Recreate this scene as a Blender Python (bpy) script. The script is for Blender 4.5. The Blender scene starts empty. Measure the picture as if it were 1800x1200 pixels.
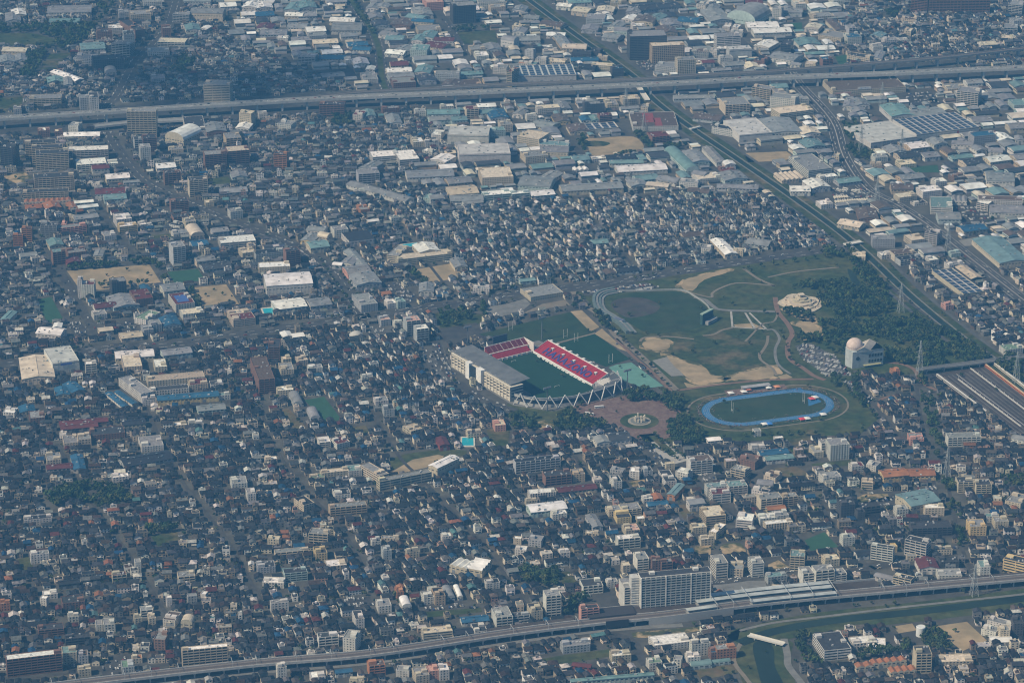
import bpy, math, random
import numpy as np
R = math.radians
random.seed(7); rng = np.random.default_rng(7)
sc = bpy.context.scene
col = sc.collection
# ------------------------------------------------------------------ camera
CAM_H, PITCH, FPX = 1582.0, R(22.07), 5400.0
cam_d = bpy.data.cameras.new('camera'); cam = bpy.data.objects.new('camera', cam_d); col.objects.link(cam)
cam.location = (0, 0, CAM_H); cam.rotation_euler = (R(90) - PITCH, 0, 0)
cam_d.sensor_fit = 'HORIZONTAL'; cam_d.sensor_width = 36.0; cam_d.lens = 36.0 * FPX / 1800.0
cam_d.clip_start = 10.0; cam_d.clip_end = 60000.0
sc.camera = cam
# ------------------------------------------------------------------ sky and sun
SUN_EL, SUN_AZ = R(46), R(-116)          # azimuth measured from +Y (view direction) towards +X
w = bpy.data.worlds.new('World'); sc.world = w; w.use_nodes = True
nt = w.node_tree; bg = nt.nodes['Background']
sky = nt.nodes.new('ShaderNodeTexSky'); sky.sky_type = 'NISHITA'; sky.sun_disc = False
sky.sun_elevation = SUN_EL; sky.sun_rotation = SUN_AZ; sky.air_density = 1.2; sky.dust_density = 1.0
nt.links.new(sky.outputs[0], bg.inputs[0]); bg.inputs[1].default_value = 0.065
sd = bpy.data.lights.new('sun', 'SUN'); sd.energy = 5.0; sd.angle = R(0.53); sd.color = (1.0, 0.84, 0.60)
so = bpy.data.objects.new('sun', sd); col.objects.link(so)
_d = (math.sin(SUN_AZ) * math.cos(SUN_EL), math.cos(SUN_AZ) * math.cos(SUN_EL), math.sin(SUN_EL))
from mathutils import Vector, Matrix
so.rotation_euler = Vector(_d).to_track_quat('Z', 'Y').to_euler(); so.location = (-900, 3600, 1500)
vs = sc.view_settings; vs.view_transform = 'Standard'; vs.look = 'None'; vs.exposure = 0.2; vs.gamma = 1.0
vs.use_curve_mapping = False
cy = sc.cycles
cy.max_bounces = 4; cy.diffuse_bounces = 2; cy.glossy_bounces = 2; cy.transmission_bounces = 2; cy.volume_bounces = 0
cy.transparent_max_bounces = 16; cy.filter_width = 1.15; cy.caustics_reflective = False; cy.caustics_refractive = False
HAZE_DENSITY = 0.00008
# ------------------------------------------------------------------ picture -> ground (the city is flat)
_F = np.array([0, math.cos(PITCH), -math.sin(PITCH)]); _U = np.array([0, math.sin(PITCH), math.cos(PITCH)])
def G(x, y, z=0.0):
    d = _F + np.array([(x - 900) / FPX, 0, 0]) - _U * (y - 600) / FPX
    t = (CAM_H - z) / -d[2]
    return np.array([d[0] * t, d[1] * t, z])
def PX(p):
    q = np.array([p[0], p[1], p[2] - CAM_H]); f = q @ _F
    return 900 + FPX * q[0] / f, 600 - FPX * (q @ _U) / f
def tile(ox, oy, s, pts): return [(ox + x / s, oy + y / s) for x, y in pts]
def W2(pts): return [tuple(G(x, y)[:2]) for x, y in pts]
# ------------------------------------------------------------------ materials
MATS = {}
def mat(name, color=None, rough=.8, amt=.25, scale=.15, spec=.3, metal=0., scale2=None, c2=None, bump=0., lo=.4, hi=.6):
    """procedural surface: base colour (attribute Col when color is None) with world-space noise; c2 = second colour in patches"""
    m = bpy.data.materials.new(name); m.use_nodes = True; n = m.node_tree.nodes; L = m.node_tree.links
    b = n['Principled BSDF']; b.inputs['Roughness'].default_value = rough; b.inputs['Metallic'].default_value = metal
    b.inputs['Specular IOR Level'].default_value = spec
    g = n.new('ShaderNodeNewGeometry')
    if color is None:
        a = n.new('ShaderNodeAttribute'); a.attribute_name = 'Col'; src = a.outputs['Color']
    else:
        a = n.new('ShaderNodeRGB'); a.outputs[0].default_value = (*color, 1); src = a.outputs[0]
    if c2 is not None:
        t2 = n.new('ShaderNodeTexNoise'); t2.inputs['Scale'].default_value = scale2; t2.inputs['Detail'].default_value = 6
        t2.inputs['Roughness'].default_value = .62
        L.new(g.outputs['Position'], t2.inputs['Vector'])
        mr = n.new('ShaderNodeMapRange'); mr.inputs[1].default_value = lo; mr.inputs[2].default_value = hi
        L.new(t2.outputs[0], mr.inputs[0])
        mx = n.new('ShaderNodeMix'); mx.data_type = 'RGBA'; L.new(mr.outputs[0], mx.inputs[0]); L.new(src, mx.inputs[6])
        mx.inputs[7].default_value = (*c2, 1); src = mx.outputs[2]
    t = n.new('ShaderNodeTexNoise'); t.inputs['Scale'].default_value = scale; t.inputs['Detail'].default_value = 5
    L.new(g.outputs['Position'], t.inputs['Vector'])
    r = n.new('ShaderNodeMapRange'); r.inputs[1].default_value = .3; r.inputs[2].default_value = .7
    r.inputs[3].default_value = 1 - amt; r.inputs[4].default_value = 1 + amt
    L.new(t.outputs[0], r.inputs[0])
    mu = n.new('ShaderNodeVectorMath'); mu.operation = 'SCALE'; L.new(src, mu.inputs[0]); L.new(r.outputs[0], mu.inputs['Scale'])
    L.new(mu.outputs[0], b.inputs['Base Color'])
    if bump:
        bp = n.new('ShaderNodeBump'); bp.inputs['Distance'].default_value = bump; L.new(t.outputs[0], bp.inputs['Height'])
        L.new(bp.outputs[0], b.inputs['Normal'])
    MATS[name] = m; return m
mat('wall', None, .85, .16, .25)
mat('roof', None, .75, .3, .35, spec=.15)
mat('sheet_metal', None, .55, .24, .10, spec=.35)
mat('plain', None, .7, .06, .5)
mat('glass', (.025, .035, .045), .18, .3, .2, spec=.6)
mat('car_glass', (.03, .035, .04), .5, .2, .2, spec=.2)
mat('solar', (.04, .055, .085), .25, .2, .2, spec=.6)
mat('leaf', None, .8, .35, .12, spec=.15)
mat('ground', (.062, .061, .058), .95, .3, .06, c2=(.09, .087, .076), scale2=.018, lo=.42, hi=.6)
mat('asphalt', (.05, .05, .052), .9, .22, .08, c2=(.065, .064, .062), scale2=.02)
mat('asphalt_light', (.095, .095, .094), .9, .2, .08, c2=(.075, .075, .075), scale2=.03)
mat('concrete', (.36, .35, .33), .85, .14, .1)
mat('concrete_dark', (.17, .17, .165), .9, .2, .1)
mat('grass', (.042, .063, .025), .95, .35, .09, spec=.1, c2=(.075, .080, .036), scale2=.018)
mat('grass_rough', (.040, .058, .024), .95, .35, .12, spec=.1, c2=(.13, .105, .060), scale2=.022, lo=.47, hi=.66)
mat('turf', (.018, .050, .026), .9, .12, .05, spec=.1)
mat('turf_light', (.028, .052, .024), .9, .2, .05, spec=.1, c2=(.042, .058, .028), scale2=.02)
mat('sand', (.36, .275, .17), .95, .16, .06, c2=(.26, .21, .13), scale2=.025)
mat('sand_patch', (.40, .30, .18), .95, .14, .06, c2=(.06, .07, .03), scale2=.035, lo=.44, hi=.56)
mat('gravel', (.22, .215, .20), .95, .12, .2)
mat('infield', (.060, .052, .045), .95, .3, .05, c2=(.032, .058, .024), scale2=.03, lo=.5, hi=.7)
mat('path', (.19, .165, .13), .9, .15, .1)
mat('path_red', (.18, .115, .085), .9, .15, .1)
mat('plaza', (.135, .082, .070), .9, .22, .3, c2=(.18, .125, .105), scale2=.08)
mat('track_blue', (.035, .145, .32), .8, .08, .1)
mat('court_teal', (.12, .26, .22), .85, .14, .08)
mat('court_green', (.03, .085, .045), .85, .12, .08)
mat('water', (.020, .034, .026), .6, .3, .02, spec=.12)
mat('pool', (.02, .36, .44), .1, .05, .1, spec=.5)
mat('ballast', (.052, .040, .034), .95, .25, .1, c2=(.075, .062, .055), scale2=.03)
mat('white_paint', (.72, .72, .70), .7, .06, .2)
mat('steel', (.46, .48, .48), .5, .08, .2)
mat('soil', (.13, .095, .058), .95, .25, .08, c2=(.08, .085, .04), scale2=.05)
MATLIST = list(MATS)
# ------------------------------------------------------------------ mesh builder
class MB:
    def __init__(s): s.v = []; s.f = []; s.c = []; s.m = []
    def face(s, pts, c=(.5, .5, .5), m=0):
        b = len(s.v); s.v.extend(pts); s.f.append(tuple(range(b, b + len(pts)))); s.c.append(c); s.m.append(m)
    def prism(s, poly, z0, z1, c=(.5, .5, .5), m=0, top=True, ctop=None, mtop=None):
        n = len(poly)
        for i in range(n):
            a, b = poly[i], poly[(i + 1) % n]
            s.face([(a[0], a[1], z0), (b[0], b[1], z0), (b[0], b[1], z1), (a[0], a[1], z1)], c, m)
        if top: s.face([(p[0], p[1], z1) for p in poly], ctop or c, m if mtop is None else mtop)
    def box(s, x0, x1, y0, y1, z0, z1, c=(.5, .5, .5), m=0, bottom=False):
        s.prism([(x0, y0), (x1, y0), (x1, y1), (x0, y1)], z0, z1, c, m)
        if bottom: s.face([(x0, y1, z0), (x1, y1, z0), (x1, y0, z0), (x0, y0, z0)], c, m)
    def beam(s, a, b, r, c=(.5, .5, .5), m=0, r2=None, n=4):
        a = np.array(a, float); b = np.array(b, float); d = b - a; d /= (np.linalg.norm(d) + 1e-9)
        q = np.array([0, 0, 1.]) if abs(d[2]) < .9 else np.array([1., 0, 0])
        e1 = np.cross(d, q); e1 /= np.linalg.norm(e1); e2 = np.cross(d, e1); r2 = r if r2 is None else r2
        A = [tuple(a + (e1 * math.cos(t) + e2 * math.sin(t)) * r) for t in [2 * math.pi * (i + .5) / n for i in range(n)]]
        B = [tuple(b + (e1 * math.cos(t) + e2 * math.sin(t)) * r2) for t in [2 * math.pi * (i + .5) / n for i in range(n)]]
        for i in range(n): s.face([A[i], A[(i + 1) % n], B[(i + 1) % n], B[i]], c, m)
        s.face(B, c, m); s.face(A[::-1], c, m)
    def mesh(s, name, mats):
        me = bpy.data.meshes.new(name); me.from_pydata(s.v, [], s.f)
        for k in mats: me.materials.append(MATS[k])
        if len(mats) > 1: me.polygons.foreach_set('material_index', s.m)
        ca = me.color_attributes.new('Col', 'FLOAT_COLOR', 'CORNER')
        cnt = np.array([len(f) for f in s.f]); cc = np.ones((len(s.c), 4), np.float32); cc[:, :3] = np.array(s.c, np.float32)
        ca.data.foreach_set('color', np.repeat(cc, cnt, axis=0).ravel())
        return me
    def build(s, name, mats, parent=None, loc=None, rz=0.):
        if isinstance(mats, str): mats = [mats]
        return link(name, s.mesh(name, mats), parent, loc, rz)
def link(name, me, parent=None, loc=None, rz=0.):
    o = bpy.data.objects.new(name, me); col.objects.link(o)
    if parent is not None: o.parent = parent
    if loc is not None: o.location = loc
    if rz: o.rotation_euler = (0, 0, rz)
    return o
def empty(name, loc, rz=0.):
    o = bpy.data.objects.new(name, None); col.objects.link(o); o.location = loc; o.rotation_euler = (0, 0, rz)
    o.empty_display_size = 1; return o
def tag(o, label=None, cat=None, group=None, kind=None):
    if label: o['label'] = label
    if cat: o['category'] = cat
    if group: o['group'] = group
    if kind: o['kind'] = kind
    return o
def jit(c, a=.12):
    k = 1 + random.uniform(-a, a); return tuple(max(.005, min(.9, x * k * (1 + random.uniform(-a, a) * .25))) for x in c)
# ------------------------------------------------------------------ occupancy raster
GX0, GX1, GY0, GY1, GC = -1200., 1200., 2780., 6100., 2.0
NX, NY = int((GX1 - GX0) / GC), int((GY1 - GY0) / GC)
OCC = np.zeros((NY, NX), np.uint8)
def raster(poly, arr, val):
    p = np.array(poly, float); x0, y0 = p.min(0); x1, y1 = p.max(0)
    i0, i1 = max(0, int((x0 - GX0) / GC)), min(NX, int((x1 - GX0) / GC) + 2)
    j0, j1 = max(0, int((y0 - GY0) / GC)), min(NY, int((y1 - GY0) / GC) + 2)
    if i0 >= i1 or j0 >= j1: return None
    X, Y = np.meshgrid(GX0 + (np.arange(i0, i1) + .5) * GC, GY0 + (np.arange(j0, j1) + .5) * GC)
    ins = np.zeros(X.shape, bool); n = len(p)
    for k in range(n):
        xa, ya = p[k]; xb, yb = p[(k + 1) % n]
        if ya == yb: continue
        c = ((ya > Y) != (yb > Y)) & (X < (xb - xa) * (Y - ya) / (yb - ya) + xa)
        ins ^= c
    sub = arr[j0:j1, i0:i1]
    if val is None: return sub[ins]
    sub[ins] = val
def occupied(x, y):
    i, j = int((x - GX0) / GC), int((y - GY0) / GC)
    return True if not (0 <= i < NX and 0 <= j < NY) else OCC[j, i] > 0
def smooth(pts, k=6, closed=False):
    P = [np.array(p, float) for p in pts]; n = len(P); out = []
    rngi = range(n) if closed else range(n - 1)
    for i in rngi:
        p0 = P[(i - 1) % n] if closed or i > 0 else P[0]; p1 = P[i]; p2 = P[(i + 1) % n]
        p3 = P[(i + 2) % n] if closed or i + 2 < n else P[-1]
        for j in range(k):
            t = j / k
            out.append(.5 * (2 * p1 + (p2 - p0) * t + (2 * p0 - 5 * p1 + 4 * p2 - p3) * t * t + (3 * p1 - p0 - 3 * p2 + p3) * t ** 3))
    if not closed: out.append(P[-1])
    return [tuple(p) for p in out]
def strip_sides(pts, wd):
    P = np.array(pts, float); T = np.gradient(P, axis=0); T /= np.linalg.norm(T, axis=1)[:, None] + 1e-9
    Nn = np.stack([-T[:, 1], T[:, 0]], 1); return P + Nn * wd / 2, P - Nn * wd / 2, P, T, Nn
def sheet(name, poly, z, material, kind='structure', occ=1, wob=0., closed_smooth=0):
    """a ground sheet from a world polygon"""
    if closed_smooth: poly = smooth(poly, closed_smooth, True)
    if wob: poly = [(x + random.uniform(-wob, wob), y + random.uniform(-wob, wob)) for x, y in poly]
    m = MB(); a = sum(poly[i][0] * poly[(i + 1) % len(poly)][1] - poly[(i + 1) % len(poly)][0] * poly[i][1] for i in range(len(poly)))
    if a < 0: poly = poly[::-1]
    m.face([(x, y, z) for x, y in poly]); o = m.build(name, material); o['kind'] = kind
    if occ: raster(poly, OCC, occ)
    return o
def strip(name, pts, wd, z, material, occ=2, pad=0., sm=5, kind='structure', world=False):
    P = pts if world else W2(pts)
    if sm: P = smooth(P, sm)
    a, b, _, _, _ = strip_sides(P, wd); m = MB()
    for i in range(len(a) - 1): m.face([(*b[i], z), (*b[i + 1], z), (*a[i + 1], z), (*a[i], z)])
    o = m.build(name, material)
    if kind: o['kind'] = kind
    if occ:
        a2, b2, _, _, _ = strip_sides(P, wd + pad)
        for i in range(len(a) - 1): raster([a2[i], a2[i + 1], b2[i + 1], b2[i]], OCC, occ)
    return o
# ================================================================== THE SETTING
def sky_ground():
    m = MB(); m.face([(-9000, -4000, 0), (9000, -4000, 0), (9000, 14000, 0), (-9000, 14000, 0)])
    o = m.build('ground', 'ground'); o['kind'] = 'structure'
sky_ground()
T_S = (760, 520, 4.2857)      # zoom windows used for tracing
def poly(t, pts): return W2(tile(*t, pts))
PARK = (1000, 440, 4.); PARK2 = (1350, 440, 4.); TRK = (1100, 640, 4.)
# ---- roads
ROADS = [
 ('road', [(-40, 650), (180, 612), (300, 606), (450, 584), (610, 562), (715, 546), (832, 529), (900, 517), (1000, 505), (1135, 488), (1200, 476), (1450, 440), (1500, 431)], 24),
 ('road', [(640, 560), (600, 500), (557, 455), (500, 425), (450, 405), (350, 365), (262, 325), (225, 290), (190, 237), (178, 200), (205, 165), (235, 110), (270, 75), (295, 45), (312, -10)], 22),
 ('road', [(162, 335), (190, 392), (212, 420), (240, 457)], 9),
 ('road', [(70, 400), (87, 437), (105, 475), (140, 537), (172, 592)], 13),
 ('road', [(608, -10), (645, 40), (665, 82), (672, 140), (685, 170)], 32),
 ('road', [(740, -5), (782, 35), (810, 77), (840, 107), (870, 140)], 13),
 ('road', [(985, 225), (995, 242), (1020, 270), (1050, 310)], 10),
 ('road', [(1385, 120), (1402, 147), (1460, 212), (1482, 275), (1520, 330), (1575, 360), (1630, 395), (1700, 450), (1760, 497), (1840, 560)], 24),
 ('road', [(1196, 815), (1207, 832), (1240, 860), (1275, 888), (1310, 925)], 10),
 ('road', [(1245, 1024), (1300, 1018), (1400, 1000), (1490, 1006), (1590, 984), (1680, 970)], 13),
 ('road', [(1440, 880), (1476, 942), (1500, 975), (1540, 1000)], 7),
 ('road', [(1690, 660), (1632, 660), (1637, 700), (1652, 780), (1672, 880), (1690, 960), (1722, 1040)], 8),
 ('road', [(1610, 660), (1616, 720), (1632, 800), (1655, 920), (1668, 1000)], 6),
 ('road', [(765, 600), (780, 640), (800, 668), (850, 702), (905, 722)], 14),
 ('road', [(1480, 640), (1520, 690), (1560, 740), (1600, 790)], 8),
 ('road', [(460, 690), (470, 760), (520, 840), (600, 930), (640, 1000)], 7),
 ('road', [(250, 700), (290, 790), (330, 860), (400, 950), (460, 1060)], 7),
 ('road', [(100, 780), (160, 880), (230, 980), (300, 1090)], 6),
 ('road', [(640, 700), (700, 800), (750, 850), (850, 960), (930, 1070)], 6),
 ('road', [(1010, 800), (1060, 880), (1110, 960), (1160, 1010)], 6),
 ('road', [(870, 30), (905, 60), (935, 95), (960, 130)], 9),
 ('road', [(1230, 10), (1280, 50), (1330, 95), (1370, 130)], 10),
 ('road', [(640, 310), (670, 350), (720, 420), (790, 510), (815, 530)], 7),
 ('road', [(1000, 345), (1040, 385), (1090, 440), (1130, 488)], 6),
 ('road', [(720, 250), (770, 285), (800, 330), (830, 345), (880, 350), (1100, 345), (1330, 340)], 8),
 ('road', [(1060, 1110), (1110, 1125), (1130, 1160), (1160, 1210)], 10),
 ('road', [(0, 1195), (200, 1175), (330, 1165)], 7),
 ('road', [(1500, 460), (1560, 500), (1640, 560), (1720, 610), (1820, 680)], 9),
]
for nm, pts, wd in ROADS: strip(nm, pts, wd if wd > 8 else 4.6, .16, 'asphalt', pad=2 if wd > 12 else -1)
# lane paint on the widest roads
def dashes(name, pts, off, wd=.22, dash=8., gap=12., z=.24):
    P = smooth(W2(pts), 12); a, b, C, T, Nn = strip_sides(P, 1.); m = MB(); acc = 0; on = True
    for i in range(len(C) - 1):
        L = np.linalg.norm(C[i + 1] - C[i]); k = max(1, int(L / 4))
        for j in range(k):
            p = C[i] + (C[i + 1] - C[i]) * j / k; q = C[i] + (C[i + 1] - C[i]) * (j + 1) / k; acc += L / k
            if acc > (dash if on else gap): acc = 0; on = not on
            if on or gap == 0:
                n_ = Nn[i]; m.face([(*(p + n_ * (off - wd)), z), (*(q + n_ * (off - wd)), z), (*(q + n_ * (off + wd)), z), (*(p + n_ * (off + wd)), z)])
    o = m.build(name, 'white_paint'); o['kind'] = 'structure'
for k in (0, 1, 7, 4):
    wdt = ROADS[k][2]
    for off in (-wdt * .25, wdt * .25): dashes('lane_marking', ROADS[k][1], off)
    if k == 7: dashes('lane_marking', ROADS[k][1], wdt * .46, .2, 10, 0); dashes('lane_marking', ROADS[k][1], -wdt * .46, .2, 10, 0)
strip('median_wall', ROADS[7][1], 1.6, .9, 'concrete', occ=0)
strip('median_strip', ROADS[4][1], 9, .22, 'grass', occ=0)
# ---- the straight river that crosses the picture from the top to the right edge
RIV = [(915, -10), (1010, 60), (1060, 95), (1120, 140), (1145, 172), (1200, 215), (1300, 283), (1400, 352), (1500, 427), (1600, 520), (1700, 602), (1760, 642), (1830, 688)]
strip('river_bank', RIV, 52, .12, 'grass_rough', occ=3, pad=4)
strip('river', RIV, 9, .30, 'water', occ=3)
for sgn in (-1, 1):
    P = smooth(W2(RIV), 6); a, b, _, _, Nn = strip_sides(P, 46)
    strip('river_road', [tuple(p) for p in (a if sgn > 0 else b)], 5.5, .24, 'asphalt_light', occ=3, sm=0, world=True)
# embankment walls of the river
for sgn in (-1, 1):
    P = smooth(W2(RIV), 6); a, b, _, T, Nn = strip_sides(P, 13); e = a if sgn > 0 else b; m = MB()
    for i in range(len(e) - 1):
        n0, n1 = Nn[i] * .6, Nn[i + 1] * .6
        m.prism([tuple(e[i] - n0), tuple(e[i + 1] - n1), tuple(e[i + 1] + n1), tuple(e[i] + n0)], 0, 1.4)
    tag(m.build('river_wall', 'concrete_dark'), 'low concrete embankment wall along the ' + ('near' if sgn < 0 else 'far') + ' bank of the diagonal river', 'wall')
# ---- canal and basin at the lower right
CAN = [(1300, 1130), (1350, 1112), (1420, 1097), (1500, 1086), (1600, 1076), (1700, 1064), (1840, 1046)]
strip('canal_bank', CAN, 46, .12, 'grass', occ=3, pad=2); strip('canal', CAN, 15, .30, 'water', occ=3)
strip('canal_walk', [(1300, 1108), (1360, 1094), (1450, 1083), (1600, 1065), (1780, 1046), (1840, 1038)], 4.5, .26, 'concrete_dark', occ=3)
t8 = (1350, 840, 3.3333)
sheet('basin_bank', poly((1270, 1090, 1.), [(30, 20), (90, 15), (125, 40), (120, 60), (130, 120), (40, 120), (20, 70)]), .14, 'grass', occ=3)
sheet('basin', smooth(poly((1270, 1090, 1.), [(54, 42), (76, 36), (90, 50), (92, 80), (108, 118), (74, 118), (60, 80)]), 5, True), .32, 'water', occ=3)
strip('basin_road', [(1378, 1122), (1384, 1150), (1386, 1170), (1405, 1195), (1420, 1215)], 8, .34, 'concrete_dark', occ=3)
strip('basin_walk', [(1302, 1130), (1290, 1160), (1310, 1190), (1330, 1215)], 5, .30, 'path', occ=3)
def footbridge(a, b, wd, z, label, colr=(.62, .60, .55)):
    a, b = G(*a, z)[:2], G(*b, z)[:2]; d = b - a; L = np.linalg.norm(d); m = MB()
    r = empty('bridge', (*((a + b) / 2), 0), math.atan2(d[1], d[0])); tag(r, label, 'bridge')
    m.box(-L / 2, L / 2, -wd / 2, wd / 2, z - .8, z, colr, bottom=True); m.build('deck', 'plain', r)
    for s in (-1, 1):
        q = MB(); q.box(-L / 2, L / 2, s * wd / 2 - .15, s * wd / 2 + .15, z, z + 1.1, colr); q.build('railing', 'plain', r)
    for k in (-.3, .3):
        q = MB(); q.box(k * L - .6, k * L + .6, -wd / 2 + .3, wd / 2 - .3, 0, z - .8, (.4, .4, .38)); q.build('pier', 'plain', r)
    raster([a, b, b + .1, a + .1], OCC, 3)
footbridge((1316, 1115), (1378, 1131), 7, 3.2, 'pale concrete footbridge crossing the dark basin below the railway')
footbridge((1118, 146), (1138, 176), 9, 3.0, 'concrete road bridge carrying the river road under the highway viaduct')
footbridge((1485, 430), (1515, 424), 10, 3.0, 'road bridge over the diagonal river at the park corner')
footbridge((1213, 227), (1232, 222), 6, 2.6, 'small pale bridge over the diagonal river beside the rooftop-parking store')
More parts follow.
